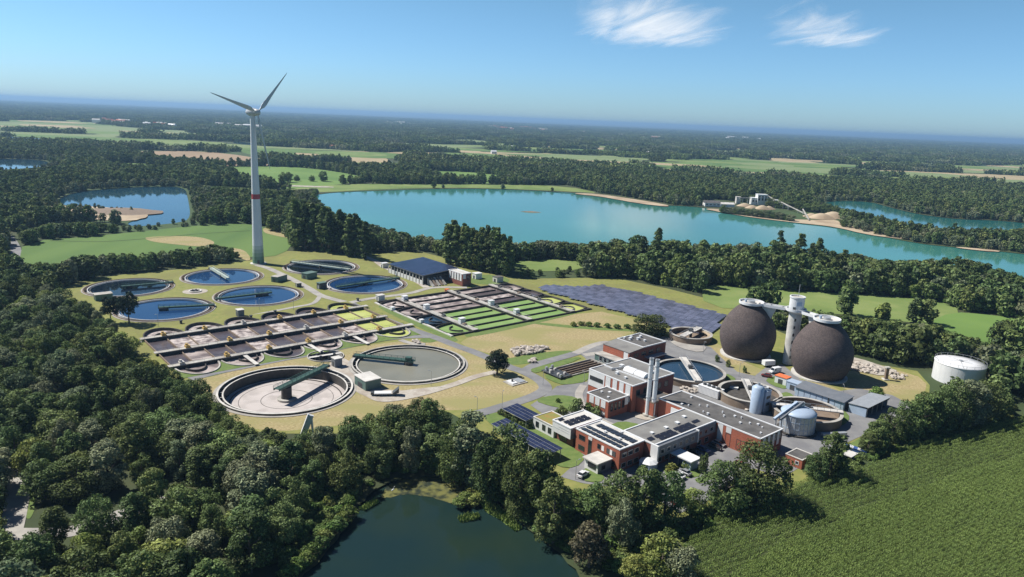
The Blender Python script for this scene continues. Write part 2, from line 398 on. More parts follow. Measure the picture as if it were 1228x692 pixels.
def sheet(name, outer, z, m, holes=None, extra=None, parent=None, kind='structure'):
    """flat polygon at height z with the basins, tanks and lakes cut out of it"""
    holes = HOLES if holes is None else holes
    P = np.asarray(outer); lo, hi = P.min(0), P.max(0)
    hs = [h for h in holes if not (np.max(h, 0)[0] < lo[0] or np.max(h, 0)[1] < lo[1] or np.min(h, 0)[0] > hi[0] or np.min(h, 0)[1] > hi[1])]
    V, E = [], []
    for poly in [outer] + hs:
        o = len(V); V += [Vector((float(p[0]), float(p[1]))) for p in poly]; n = len(poly)
        E += [(o + i, o + (i + 1) % n) for i in range(n)]
    if not hs:
        vs, fs = V, None
    vs, _, fs, _, _, _ = geometry.delaunay_2d_cdt(V, E, [], 0, 1e-5)
    A = np.array([(v.x, v.y) for v in vs]); Fx = np.array([list(f) for f in fs])
    C = A[Fx].mean(1); keep = inside(outer, C[:, 0], C[:, 1])
    for h in hs: keep &= ~inside(h, C[:, 0], C[:, 1])
    Fx = Fx[keep]
    t = A[Fx]; cr = (t[:, 1, 0] - t[:, 0, 0]) * (t[:, 2, 1] - t[:, 0, 1]) - (t[:, 1, 1] - t[:, 0, 1]) * (t[:, 2, 0] - t[:, 0, 0])
    Fx[cr < 0] = Fx[cr < 0][:, ::-1]
    me = np_mesh(name, np.c_[A, np.full(len(A), z)], Fx, m)
    o = link(name, me, parent)
    if kind: o['kind'] = kind
    return o
def ribbon(path, w):
    """outline polygon of a road of width w along path"""
    L_, R2 = [], []
    for i, p in enumerate(path):
        a = path[max(i - 1, 0)]; b = path[min(i + 1, len(path) - 1)]
        d = Vector((b[0] - a[0], b[1] - a[1])).normalized(); n = (-d.y, d.x)
        ww = w[i] if hasattr(w, '__len__') else w
        L_.append((p[0] + n[0] * ww / 2, p[1] + n[1] * ww / 2)); R2.append((p[0] - n[0] * ww / 2, p[1] - n[1] * ww / 2))
    return L_ + R2[::-1]
def spline(P, k=6):
    out = []
    for i in range(len(P) - 1):
        p0, p1, p2, p3 = P[max(i - 1, 0)], P[i], P[i + 1], P[min(i + 2, len(P) - 1)]
        for j in range(k):
            t = j / k
            out.append(tuple(.5 * ((2 * p1[c]) + (-p0[c] + p2[c]) * t + (2 * p0[c] - 5 * p1[c] + 4 * p2[c] - p3[c]) * t * t + (-p0[c] + 3 * p1[c] - 3 * p2[c] + p3[c]) * t ** 3) for c in range(2)))
    return out + [P[-1]]
def instancer(name, pts, protos, rot, scl, idx, label, cat, kind='stuff', tilt=None):
    """one object: prototypes placed on points by geometry nodes"""
    n = len(pts)
    me = bpy.data.meshes.new(name); me.vertices.add(n); me.vertices.foreach_set('co', np.asarray(pts, np.float32).ravel())
    for an, arr, ty in (('rot', rot, 'FLOAT'), ('idx', idx, 'INT')):
        at = me.attributes.new(an, ty, 'POINT'); at.data.foreach_set('value', np.asarray(arr, np.float32 if ty == 'FLOAT' else np.int32))
    at = me.attributes.new('scl', 'FLOAT_VECTOR', 'POINT'); at.data.foreach_set('vector', np.asarray(scl, np.float32).ravel())
    o = link(name, me); tag(o, label, cat, None, kind)
    ng = bpy.data.node_groups.new(name, 'GeometryNodeTree')
    ng.interface.new_socket('Geometry', in_out='INPUT', socket_type='NodeSocketGeometry'); ng.interface.new_socket('Geometry', in_out='OUTPUT', socket_type='NodeSocketGeometry')
    N = ng.nodes; L = ng.links
    gi = N.new('NodeGroupInput'); go = N.new('NodeGroupOutput')
    # the prototypes are meshes held by hidden-from-scene source objects (not linked to any collection)
    g2i = N.new('GeometryNodeGeometryToInstance')
    for p in protos[::-1]:
        oi = N.new('GeometryNodeObjectInfo'); oi.inputs['Object'].default_value = p; L.new(oi.outputs['Geometry'], g2i.inputs[0])
    iop = N.new('GeometryNodeInstanceOnPoints'); L.new(gi.outputs[0], iop.inputs['Points']); L.new(g2i.outputs[0], iop.inputs['Instance'])
    iop.inputs['Pick Instance'].default_value = True
    def named(nm, ty):
        q = N.new('GeometryNodeInputNamedAttribute'); q.data_type = ty; q.inputs[0].default_value = nm; return q.outputs[0]
    L.new(named('idx', 'INT'), iop.inputs['Instance Index'])
    cx = N.new('ShaderNodeCombineXYZ'); L.new(named('rot', 'FLOAT'), cx.inputs[2]); L.new(cx.outputs[0], iop.inputs['Rotation'])
    L.new(named('scl', 'FLOAT_VECTOR'), iop.inputs['Scale']); L.new(iop.outputs[0], go.inputs[0])
    md = o.modifiers.new('scatter', 'NODES'); md.node_group = ng
    return o
def source(me):
    return bpy.data.objects.new(me.name + '_source', me)      # never linked to the scene; only instanced
# ------------------------------------------------------------------ where the sunk things lie (holes in the ground)
CLAR = {'C1': (g(155, 345), 22.6), 'C2': (g(198, 371), 23), 'C3': (g(267, 332), 23.2), 'C4': (g(310.5, 354.5), 23.2),
        'C5': (g(385.5, 320.5), 24.0), 'C6': (g(438, 341), 24.5)}
PRIM = {'P1': (g(343.5, 467.5), 24.0), 'P2': (g(490, 436.3), 23.3)}
B1 = (72.0, 178.0, 274.0, 346.0)      # basin one in site coordinates a0 a1 b0 b1
B2 = (189.0, 283.5, 263.5, 335.0)
SETT = (195.0, 220.0, 192.8, 203.0)
def rect(a0, a1, b0, b1): return [W(a0, b0), W(a1, b0), W(a1, b1), W(a0, b1)]
for (c, r) in list(CLAR.values()) + list(PRIM.values()): HOLES.append(circle(c[0], c[1], r - .3, 72))
HOLES.append(rect(B1[0] + .3, B1[1] - .3, B1[2] + .3, B1[3] - .3)); HOLES.append(rect(B2[0] + .3, B2[1] - .3, B2[2] + .3, B2[3] - .3))
HOLES.append(rect(SETT[0] + .2, SETT[1] - .2, SETT[2] + .2, SETT[3] - .2))
PIT = (g(390.5, 427.5), 7.6)
HOLES.append(circle(PIT[0][0], PIT[0][1], PIT[1] - .2, 40))
LAKES = {
 'turquoise': [(372, 234), (400, 230.5), (440, 229), (530, 226), (600, 226.5), (650, 229), (690, 231), (740, 237.5), (790, 246), (822, 247), (850, 249.5), (905, 260), (950, 265), (975, 266), (1000, 270), (1040, 280),
               (1100, 292), (1150, 297), (1228, 304), (1420, 330), (1420, 380), (1228, 341), (1150, 331), (1060, 322), (1000, 319), (900, 312), (800, 306), (700, 302), (610, 302), (540, 299), (480, 290), (430, 277), (395, 257)],
 'back': [(985, 241), (1040, 241), (1065, 248), (1100, 257), (1150, 263), (1190, 264), (1228, 267), (1330, 280), (1330, 296), (1228, 277), (1150, 277), (1095, 272), (1045, 259), (1000, 250)],
 'woodland': [(66, 240), (90, 230), (140, 225.5), (185, 223.5), (222, 224), (226, 240), (229, 262), (215, 267), (185, 270), (160, 272), (150, 267), (176, 260.5), (176, 257), (150, 252), (110, 248), (80, 247.5)],
 'far left': [(-60, 189), (0, 190.5), (40, 191), (60, 194), (55, 199), (30, 203), (0, 203.5), (-60, 203)],
 'distant': [(0, 164), (30, 164.5), (90, 168), (92, 170.5), (60, 171), (30, 169.5), (0, 167)],
 'distant strip': [(279, 169.5), (300, 171), (312, 173), (300, 174), (280, 172)],
}
LAKEP = {k: chaikin(gs(v), 2) for k, v in LAKES.items()}
POND = wobble(chaikin(gs([(330, 720), (365, 692), (385, 668), (403, 648), (418, 627), (428, 608), (445, 590), (470, 577), (505, 570), (545, 576), (590, 598), (615, 616), (640, 640), (662, 657), (684, 676), (715, 720)]), 2), .5, 3)
for k in LAKEP.values(): HOLES.append(k)
HOLES.append(POND)
# ------------------------------------------------------------------ ground
FAR = 60000
ground = sheet('ground', [(-FAR, -2000), (FAR, -2000), (FAR, FAR), (-FAR, FAR)], 0, 'forest_floor')
WM = {'turquoise': 'lake_water', 'back': 'lake_green', 'woodland': 'lake_blue', 'far left': 'lake_blue', 'distant': 'lake_blue', 'distant strip': 'lake_blue'}
def offset(P, d):
    P = np.asarray(P); n = len(P)
    ar = sum(P[i][0] * P[(i + 1) % n][1] - P[(i + 1) % n][0] * P[i][1] for i in range(n)); sg = 1 if ar > 0 else -1
    t = np.roll(P, -1, 0) - np.roll(P, 1, 0); t /= np.linalg.norm(t, axis=1, keepdims=True) + 1e-9
    return [tuple(p) for p in P + sg * d * np.c_[t[:, 1], -t[:, 0]]]
for k, P in LAKEP.items():
    sheet('lake', offset(P, 5), -.35, WM[k], holes=[])
sheet('pond', offset(POND, 2), -.5, 'pond_water', holes=[])
# far fields between the woods ------------------------------------------------
FIELDS = [
 ('bare_soil', [(140, 183), (170, 181.5), (240, 181), (300, 187.5), (345, 198), (260, 199.5), (215, 197), (185, 192)]),
 ('crop_bright', [(245, 200), (345, 199.5), (400, 205), (450, 215), (400, 222), (350, 227), (312, 224), (280, 212)]),
 ('crop_green', [(120, 197), (160, 195), (210, 200), (205, 207), (160, 206), (130, 202)]),
 ('crop_pale', [(-80, 143), (0, 145.5), (45, 147), (100, 148), (180, 155), (272, 163), (276, 166.5), (230, 165), (165, 160), (100, 157), (0, 157), (-80, 156)]),
 ('crop_green', [(276, 177), (350, 177), (372, 180), (352, 188), (395, 194), (330, 192), (300, 186)]),
 ('stubble', [(348, 182), (400, 181), (452, 182), (471, 195.5), (440, 196), (400, 193), (370, 190)]),
 ('crop_bright', [(345, 195.5), (400, 194.5), (503, 196), (506, 203), (420, 203), (360, 201)]),
 ('crop_bright', [(503, 204.5), (560, 206), (606, 211), (608, 220), (560, 220), (520, 217)]),
 ('meadow', [(330, 229), (400, 220.5), (520, 221), (600, 221), (680, 223.5), (722, 232), (690, 230), (619, 226.8), (530, 224.5), (440, 227.5), (385, 231)]),
 ('crop_pale', [(537, 168), (560, 167), (590, 170), (585, 173), (550, 172)]),
 ('stubble', [(591, 182), (610, 181), (634, 184), (634, 188.5), (602, 188.5)]),
 ('crop_green', [(617, 203), (650, 202), (648, 209.5), (622, 209)]),
 ('crop_green', [(783, 203), (822, 206), (845, 213), (800, 212)]),
 ('crop_bright', [(948, 201), (975, 204), (990, 209), (987, 217), (962, 215)]),
 ('crop_green', [(844, 213), (880, 213), (916, 216), (905, 219), (860, 217)]),
 ('stubble', [(908, 189.5), (950, 190), (1002, 199), (985, 201), (940, 195)]),
 ('meadow', [(1115, 230), (1133, 231), (1136, 237), (1120, 237)]),
 ('bare_soil', [(1196, 214.5), (1260, 218), (1260, 227), (1201, 225.5)]),
 ('stubble', [(1040, 179), (1100, 181.5), (1098, 183), (1045, 181.5)]),
 ('crop_pale', [(640, 170), (670, 171), (668, 174), (645, 173)]),
 ('crop_pale', [(820, 168.5), (850, 169.5), (848, 171), (823, 170.5)]),
 ('crop_pale', [(430, 165), (470, 166), (468, 169), (440, 168)]),
 ('crop_green', [(1165, 246), (1210, 248), (1215, 254), (1175, 253)]),
 ('crop_pale', [(720, 186), (742, 187), (740, 190), (722, 189)]),
 ('crop_green', [(28, 290), (120, 283), (240, 270), (300, 268), (325, 276), (354, 288), (340, 306), (300, 310), (255, 301), (225, 304), (185, 311), (120, 317), (70, 322), (22, 318)]),
 ('meadow', [(612, 313), (660, 311), (705, 312), (700, 324), (640, 326), (614, 324)]),
 ('meadow', [(840, 340), (905, 346), (960, 349), (1060, 355), (1125, 361), (1155, 372), (1130, 390), (1060, 384), (1000, 376), (930, 372), (845, 369)]),
 ('crop_bright', [(1140, 374), (1190, 378), (1300, 392), (1300, 445), (1228, 427), (1190, 414), (1150, 401), (1112, 389)]),
 ('crop_green', [(100, 232), (100, 232.5), (101, 232)]),
]
FIELDS = [(m, chaikin(gs(p), 1)) for m, p in FIELDS[:-1]]
for i, (m, p) in enumerate(FIELDS): tag(sheet('field', p, .06 + .004 * i, m), kind='structure')
sheet('field_margin', chaikin(gs([(170, 284), (235, 283), (262, 291), (245, 297), (205, 293), (180, 290)]), 2), .25, 'dry_grass')
sheet('field_track', ribbon(spline(gs([(60, 289), (120, 290), (170, 287), (235, 281), (300, 277)])), 1.2), .27, 'forest_floor')
sheet('field_margin', chaikin(gs([(316, 272), (350, 278), (352, 287), (330, 283), (315, 279)]), 2), .25, 'dry_grass')
sheet('field_margin', chaikin(gs([(268, 297), (292, 299), (301, 309), (299, 314), (285, 309)]), 2), .25, 'dry_grass')
sheet('field_margin', chaikin(gs([(300, 222), (330, 221.5), (370, 223), (400, 224), (400, 225.5), (340, 223.5), (302, 223.3)]), 1), .3, 'gravel')
# shores
SHORES = [
 ('sand', [(45, 249), (80, 247), (115, 248), (150, 251.5), (178, 257), (177, 261), (155, 266), (120, 264), (85, 262), (55, 258)]),
 ('sand', [(690, 231.6), (720, 233), (760, 239), (802, 246), (802, 248.5), (760, 243.5), (722, 236), (690, 233)]),
 ('sand', [(842, 250), (880, 252), (905, 257), (940, 263), (975, 264), (1004, 264), (1008, 268), (1050, 279), (1092, 286), (1090, 288), (1040, 282), (1000, 272), (960, 268), (900, 261), (855, 253)]),
 ('sand', [(1140, 296), (1170, 298), (1200, 301), (1198, 302.6), (1160, 299.5)]),
 ('gravel', [(0, 238), (12, 238), (14, 241), (0, 242)]),
 ('sand', [(70, 199), (95, 197), (98, 201), (80, 204)]),
]
for i, (m, p) in enumerate(SHORES): sheet('shore', wobble(chaikin(gs(p), 2), .8, i), .36 + .004 * i, m, holes=[])
# roads in the wood at the edge of the picture
sheet('road', ribbon(spline(gs([(20, 322), (20, 305), (17, 294), (10, 284), (0, 278)])), 6), .1, 'asphalt')
sheet('road', ribbon(spline(gs([(12, 640), (18, 615), (22, 590), (20, 574), (8, 565), (-20, 560)])), 5.2), .12, 'paving')
sheet('road', ribbon(spline(gs([(-20, 640), (60, 640), (110, 632), (150, 615), (200, 600)])), 5.0), .11, 'paving')
sheet('lawn', chaikin(gs([(26, 575), (40, 585), (44, 605), (36, 625), (28, 618), (30, 600)]), 2), .09, 'lawn_green')
# ------------------------------------------------------------------ the works' grounds
site = [(60, 352), (95, 337), (150, 329), (225, 322), (262, 317), (300, 312), (340, 301), (440, 303), (470, 303), (505, 302), (560, 316), (596, 328), (625, 335), (645, 334), (735, 333),
        (800, 346), (872, 364), (905, 385), (940, 400), (1000, 420), (1040, 435), (1100, 445), (1115, 462), (1112, 500), (1060, 535), (1000, 562), (945, 590), (880, 600), (850, 612), (800, 625), (740, 605),
        (690, 590), (640, 560), (600, 535), (570, 512), (540, 495), (480, 500), (410, 520), (330, 520), (285, 515), (240, 480), (200, 450), (150, 420), (110, 385)]
sheet('lawn', gs(site), .03, 'lawn')
dry = [[(232, 452), (300, 437), (370, 424), (440, 414), (520, 405), (548, 413), (576, 428), (600, 440), (632, 452), (652, 461), (652, 468), (635, 476), (600, 487), (560, 492), (520, 492), (470, 498), (400, 512), (330, 518), (290, 512), (250, 478)],
       [(549, 413), (562, 404), (600, 396), (712, 371.5), (752, 381), (790, 388), (788, 398), (765, 397), (724, 411), (690, 420), (648, 431), (612, 430), (590, 425)],
       [(846, 414), (862, 411), (880, 428), (905, 440), (921, 445), (912, 449), (895, 451), (876, 444), (858, 430)],
       [(1000, 450), (1040, 440), (1070, 442), (1112, 455), (1108, 478), (1085, 492), (1062, 480), (1040, 470), (1010, 468)],
       [(960, 450), (1015, 470), (1010, 475), (975, 466)]]
for i, p in enumerate(dry): sheet('dry_grass_field', chaikin(gs(p), 1), .04 + .004 * i, 'dry_grass')
grn = [[(452, 369), (458, 365), (542, 402), (551, 409), (543, 410), (500, 392)],
       [(232, 452), (240, 449), (370, 424), (440, 409), (438, 412), (370, 428), (300, 440), (240, 455)],
       [(500, 408), (518, 403), (530, 408), (512, 412)],
       [(600, 432), (640, 424), (680, 420), (690, 422), (660, 430), (625, 438), (606, 437)],
       [(710, 372), (600, 398), (560, 405), (556, 401), (600, 392), (705, 368)],
       [(640, 386), (700, 392), (790, 396), (785, 399), (700, 395), (640, 389)],
       [(545, 336), (580, 328), (612, 334), (608, 340), (580, 342)]]
for i, p in enumerate(grn): sheet('lawn', chaikin(gs(p), 1), .065 + .003 * i, 'lawn_green')
# yards and roads
yard = [(652, 476), (668, 463), (704, 458), (712, 440), (700, 428), (690, 421), (724, 411), (770, 398), (800, 404), (828, 412), (852, 416), (866, 430), (884, 446), (905, 451), (918, 441), (938, 437), (960, 455), (1000, 470), (1030, 466), (1070, 474),
        (1096, 488), (1082, 506), (1040, 520), (1000, 538), (960, 560), (938, 574), (905, 562), (870, 580), (845, 604), (815, 616), (790, 600), (740, 585), (700, 580), (672, 572), (690, 556), (690, 500), (650, 496), (636, 486)]
sheet('asphalt_yard', gs(yard), .09, 'asphalt')
ROADS = [([(419, 363), (443, 375), (473, 387.5), (499, 397), (525, 406), (548, 415), (565, 421), (580, 427), (610, 440), (630, 447), (648, 457), (654, 466), (645, 473), (630, 479), (605, 487), (585, 493), (560, 499)], 5.2, 'asphalt'),
         ([(308, 318), (322, 322), (340, 330), (356, 338), (372, 347), (384, 354), (400, 359), (420, 364)], 4.6, 'paving'),
         ([(420, 363), (445, 358), (490, 352), (520, 345), (560, 345)], 4.0, 'paving'),
         ([(384, 355), (375, 364), (350, 369), (300, 379), (250, 390), (200, 401), (165, 411)], 2.6, 'paving'),
         ([(228, 455), (260, 447), (300, 439), (340, 431), (380, 424), (430, 413), (480, 405), (520, 404)], 4.2, 'asphalt'),
         ([(630, 445), (642, 438), (660, 432.5), (680, 427), (700, 421), (722, 415)], 5.0, 'asphalt'),
         ([(690, 424), (712, 414), (730, 411), (730, 421), (700, 426)], 4.0, 'paving'),
         ([(430, 305), (450, 313), (462, 321), (490, 332), (512, 345)], 4.5, 'gravel'),
         ([(396, 450), (420, 462), (440, 472), (460, 480), (500, 474), (545, 461), (570, 452), (595, 446)], 3.6, 'gravel'),
         ([(480, 408), (494, 412), (510, 413)], 3, 'paving'),
         ([(700, 462), (694, 474), (702, 492), (722, 505), (740, 512)], 3.0, 'paving')]
for i, (p, w, m) in enumerate(ROADS): sheet('road', ribbon(spline(gs(p)), w), .115 + .005 * i, m)
sheet('gravel_yard', chaikin(gs([(405, 425), (430, 440), (440, 460), (470, 470), (520, 464), (548, 462), (500, 476), (455, 482), (425, 470), (400, 450), (392, 440)]), 1), .08, 'gravel')
# lawns let into the yard
isl = [[(635.4, 444.7), (638.6, 442), (690.7, 427.8), (699, 430.4), (643.8, 448.6)],
       [(650.4, 452), (661, 447), (705, 446), (705.7, 457.7), (681.6, 461.7), (670, 461)],
       [(641, 481), (653, 476), (671, 474), (691, 476.5), (695, 483), (689, 496), (671, 489.5), (658, 487)],
       [(578, 500), (598, 494), (632, 508), (690, 538), (703, 549), (690, 562), (668, 560), (625, 535), (595, 515)],
       [(700, 561), (712, 563), (726, 571), (720, 580), (696, 577)],
       [(793, 558), (822, 556), (842, 566), (836, 574), (800, 574)],
       [(832, 574), (850, 572), (846, 580), (836, 580)],
       [(866, 448), (876, 450), (884, 456), (872, 463), (864, 458)],
       [(916, 455), (936, 450), (950, 460), (944, 468), (926, 463)],
       [(933, 473), (945, 470), (955, 478), (944, 484), (936, 480)],
       [(985, 494), (1004, 489), (1018, 497), (1018, 506), (1002, 515), (975, 519), (962, 513)],
       [(1000, 548), (1025, 528), (1060, 516), (1100, 500), (1112, 504), (1075, 530), (1030, 552)],
       [(728, 512), (745, 505), (770, 510), (776, 515), (752, 520)]]
for i, p in enumerate(isl): sheet('lawn', chaikin(gs(p), 1), .2 + .004 * i, 'lawn_green')
sheet('gravel_yard', chaikin(gs([(756, 500), (775, 492), (800, 488), (805, 498), (780, 506)]), 1), .27, 'gravel')
sheet('gravel_yard', chaikin(gs([(1000, 425), (1030, 430), (1060, 440), (1080, 446), (1060, 452), (1030, 446), (1005, 440)]), 1), .26, 'gravel')
sheet('gravel_yard', chaikin(gs([(800, 408), (835, 411), (848, 416), (842, 424), (815, 418)]), 1), .28, 'paving')
# ------------------------------------------------------------------ round tanks
def ang(c, px, py, z=1.0):
    x, y = g(px, py, z); return math.atan2(y - c[1], x - c[0])
def bridge_parts(root, m, a, r0, r1, z, width=2.2, house=None, truss=True, mrail=None):
    """scraper bridge in local coordinates along angle a from radius r0 to r1"""
    d = Vector((math.cos(a), math.sin(a), 0)); n = Vector((-d.y, d.x, 0)); up = Vector((0, 0, 1))
    b = MB(); b.bar(d * r0 + up * z, d * r1 + up * z, width, .25)
    deck = b.build('bridge_deck', m, root)
    for s in (-1, 1):
        t = MB(); k = max(2, int(abs(r1 - r0) / 2.4))
        o = n * s * (width / 2 + .06)
        t.bar(d * r0 + o + up * (z + 1.05), d * r1 + o + up * (z + 1.05), .12)
        t.bar(d * r0 + o + up * (z - .35), d * r1 + o + up * (z - .35), .2, .7)
        if truss: t.bar(d * r0 + o + up * (z + .55), d * r1 + o + up * (z + .55), .08)
        for i in range(k + 1):
            p = d * (r0 + (r1 - r0) * i / k) + o
            t.bar(p + up * (z - .3), p + up * (z + 1.05), .1)
        t.build('railing', mrail or m, root)
    w = MB()
    p = d * r1
    w.bar(p - n * 1.6 + up * (z - .3), p + n * 1.6 + up * (z - .3), .9, .8)
    w.build('wheel_carriage', 'dark_metal', root)
    return d, n
def clarifier(key, label, group, wm, bridge, water_z=-.25, rimz=.55):
    (c, r) = CLAR[key]
    root = thing('clarifier_tank', label, 'tank', (c[0], c[1], 0), 0, group)
    MB().ring(r - .45, r, -1.6, rimz, 96).build('outer_wall', 'concrete_brown', root)  # brown tone paints in the shaded inner face of the back wall
    MB().ring(r - 2.5, r - 2.15, -1.6, rimz - .12, 96).build('overflow_weir', 'white_paint', root)
    MB().ring(r - 2.15, r - .45, -1.7, -1.3, 96).build('gutter', 'concrete_dark', root)
    MB().ring(r - 3.6, r - 3.45, -.6, .12, 96).build('scum_baffle', 'concrete', root)
    MB().disc(r - 2.3, water_z, 96).build('water', wm, root)
    MB().ring(r + .05, r + .8, .0, .22, 96).build('rim_path', 'paving', root)
    mb = MB().cyl(1.6, -1.5, 1.2, 24); mb.build('centre_column', 'concrete_dark', root)
    m, a, r0, house = bridge
    d, n = bridge_parts(root, m, a, r0, r - .2, 1.35, 2.0)
    if house:
        h = MB(); p = d * house
        h.box(-1.7, 1.7, -2.0, 2.0, -.2, 1.2)
        o = h.build('scum_hopper', 'dark_metal', root, (p.x, p.y, 0), a)
    return root
C_ = {k: v[0] for k, v in CLAR.items()}
GC = 'round final clarifiers below the wind turbine'
clarifier('C1', 'round clarifier of water coloured dark like mirrored trees half hidden behind pines beside the wood', GC, 'tree_mirror_water', ('bridge_green', ang(C_['C1'], 200, 339), -4, None))
clarifier('C2', 'round blue clarifier next to the small pines, bridge reaching its lawn side', GC, 'sky_mirror_water', ('bridge_green', ang(C_['C2'], 248, 366), -3, -1))
clarifier('C3', 'round clarifier beside the turbine tower foot with a short pale bridge', GC, 'sky_mirror_water', ('bridge_pale', ang(C_['C3'], 257, 324), -10, None))
clarifier('C4', 'round bright blue clarifier between turbine and brown aeration basin', GC, 'sky_mirror_water', ('bridge_green', ang(C_['C4'], 262, 358), -7, -3))
clarifier('C5', 'round clarifier at the tree edge with full width green bridge', GC, 'tree_mirror_water', ('bridge_pale', ang(C_['C5'], 350, 314), -22, None))
clarifier('C6', 'round clarifier in front of the solar roofed hall, grey bridge across', GC, 'sky_mirror_water', ('bridge_green', ang(C_['C6'], 478, 333), -20, None))
def primary(key, label, empty):
    (c, r) = PRIM[key]
    root = thing('primary_settling_tank', label, 'tank', (c[0], c[1], 0), 0)
    MB().ring(r - .5, r, -3.8, .7, 112).build('outer_wall', 'dark_metal', root)  # near-black colour puts the inner shade into this wall
    MB().ring(r - .62, r + .08, .7, .86, 112).build('rim_cap', 'concrete_pale' if empty else 'concrete', root)
    MB().ring(r - 2.3, r - 1.9, -3.8, .25, 112).build('overflow_weir', 'concrete_dark', root)
    MB().ring(r - 2.36, r - 1.84, .25, .37, 112).build('weir_cap', 'concrete_pale', root)
    MB().ring(r - 1.9, r - .5, -1.4, -1.2, 112).build('gutter', 'concrete_dark', root)
    for k in range(28):
        b = MB().box(r - 2.0, r - .4, -.12, .12, -.3, .0); b.build('gutter_strut', 'concrete_pale', root, None, 2 * math.pi * k / 28)
    zf = -3.4
    if empty:
        MB().lathe([(.01, zf - .5), (r * .38, zf - .25), (r * .385, zf - .25), (r - 2.2, zf)], 96).build('tank_floor', 'tank_floor', root)
        for rr in (r * .38, r * .7): MB().ring(rr - .09, rr + .09, zf - .35, zf - .08 if rr > r * .5 else zf - .2, 96).build('floor_track', 'concrete_dark', root)
        MB().ring(r - 4.4, r - 4.1, zf - .2, zf + .25, 96).build('floor_kerb', 'concrete_dark', root)
        MB().cyl(1.9, zf - .5, 1.2, 28).build('centre_pier', 'concrete_dark', root)
        MB().ring(2.0, 3.4, zf - .4, zf + .35, 28).build('pier_base', 'concrete', root)
        a = ang(c, 387, 443, 1); a0 = -5.5
        d, n = bridge_parts(root, 'bridge_green', a, a0, r + .3, 2.2, 2.4)
        s = MB().bar(d * 1.5 + Vector((0, 0, .9)), d * (r - 3) + Vector((0, 0, .3)), .8, .5); s.build('scraper_arm', 'bridge_green', root)
    else:
        MB().disc(r - 2.1, -.25, 112).build('water', 'settling_water', root)
        MB().cyl(1.9, -3, 1.0, 28).build('centre_pier', 'concrete_dark', root)
        a = ang(c, 436, 428, 1)
        d, n = bridge_parts(root, 'bridge_green', a, -2.5, r + .3, 1.6, 2.4)
        MB().box(-1.2, 1.2, -1.0, 1.0, 1.7, 3.0).build('drive_housing', 'bridge_green', root, (0, 0, 0), a)
    MB().ring(r + .1, r + 1.4, .0, .2, 112).build('rim_path', 'paving', root)
    return root
primary('P1', 'large round settling tank drained empty, pale floor with dark green scraper bridge', True)
primary('P2', 'large round settling tank full of murky grey green water with rotating bridge', False)
def thickener(x, y, r, h, label, wm, a, kind, full_bridge=True, inner=None):
    root = thing('sludge_thickener', label, 'tank', (x, y, .3), 0)
    MB().ring(r - .5, r, -.5, h, 80).build('tank_wall', 'concrete_brown', root)
    MB().ring(r - .95, r + .25, h - .02, h + .2, 80).build('rim_walkway', 'concrete', root)
    if wm: MB().disc(r - .5, h - kind, 80).build('water' if kind < 2 else 'tank_floor', wm, root)
    d = Vector((math.cos(a), math.sin(a), 0))
    b = MB(); b.bar(d * -(r + .2) + Vector((0, 0, h + .75)), d * (r + .2) + Vector((0, 0, h + .75)), 3.0, .35); b.build('bridge_deck', 'concrete_pale', root)
    n = Vector((-d.y, d.x, 0))
    for s in (-1, 1):
        t = MB()
        for i in range(int(r) + 1):
            p = d * (-r + 2 * r * i / int(r)) + n * s * 1.45; t.bar(p + Vector((0, 0, h + .9)), p + Vector((0, 0, h + 1.9)), .08)
        t.bar(d * -r + n * s * 1.45 + Vector((0, 0, h + 1.9)), d * r + n * s * 1.45 + Vector((0, 0, h + 1.9)), .1); t.build('railing', 'steel_grey', root)
    MB().box(-1, 1, -.8, .8, h + .9, h + 2.2).build('drive_housing', 'dark_metal', root, (0, 0, 0), a)
    MB().cyl(.7, -.5, h + .6, 16).build('drive_shaft', 'concrete_dark', root)
    return root
def angw(c, p, q, z):
    A, B = g(*p, z), g(*q, z); return math.atan2(B[1] - A[1], B[0] - A[0])
thickener(75.0, 281.5, 14.2, 2.5, 'round thickener full of blue water with pale bridge across its middle', 'thickener_water', angw(0, (822, 433), (838, 457), 3), .8)
thickener(92.5, 258.5, 11.6, 3.0, 'drained round thickener with dark sludge floor next to the silo', 'concrete_dark', angw(0, (893, 458), (903, 480), 3.5), 2.6)
thickener(108.3, 243.0, 11.9, 3.0, 'drained brown round thickener behind the grey steel tank', 'concrete_brown', angw(0, (950, 489), (1000, 495), 3.5), 2.6)
rt = thickener(88.0, 336.0, 10.2, 2.6, 'small round concrete tank beside the solar field, brown walls inside', 'concrete_brown', angw(0, (816, 404), (838, 393), 3), 2.2)
MB().ring(8.0, 9.6, 2.0, 2.5, 20, 0, 0, -1.2, .6).build('inner_ledge', 'sand', rt)
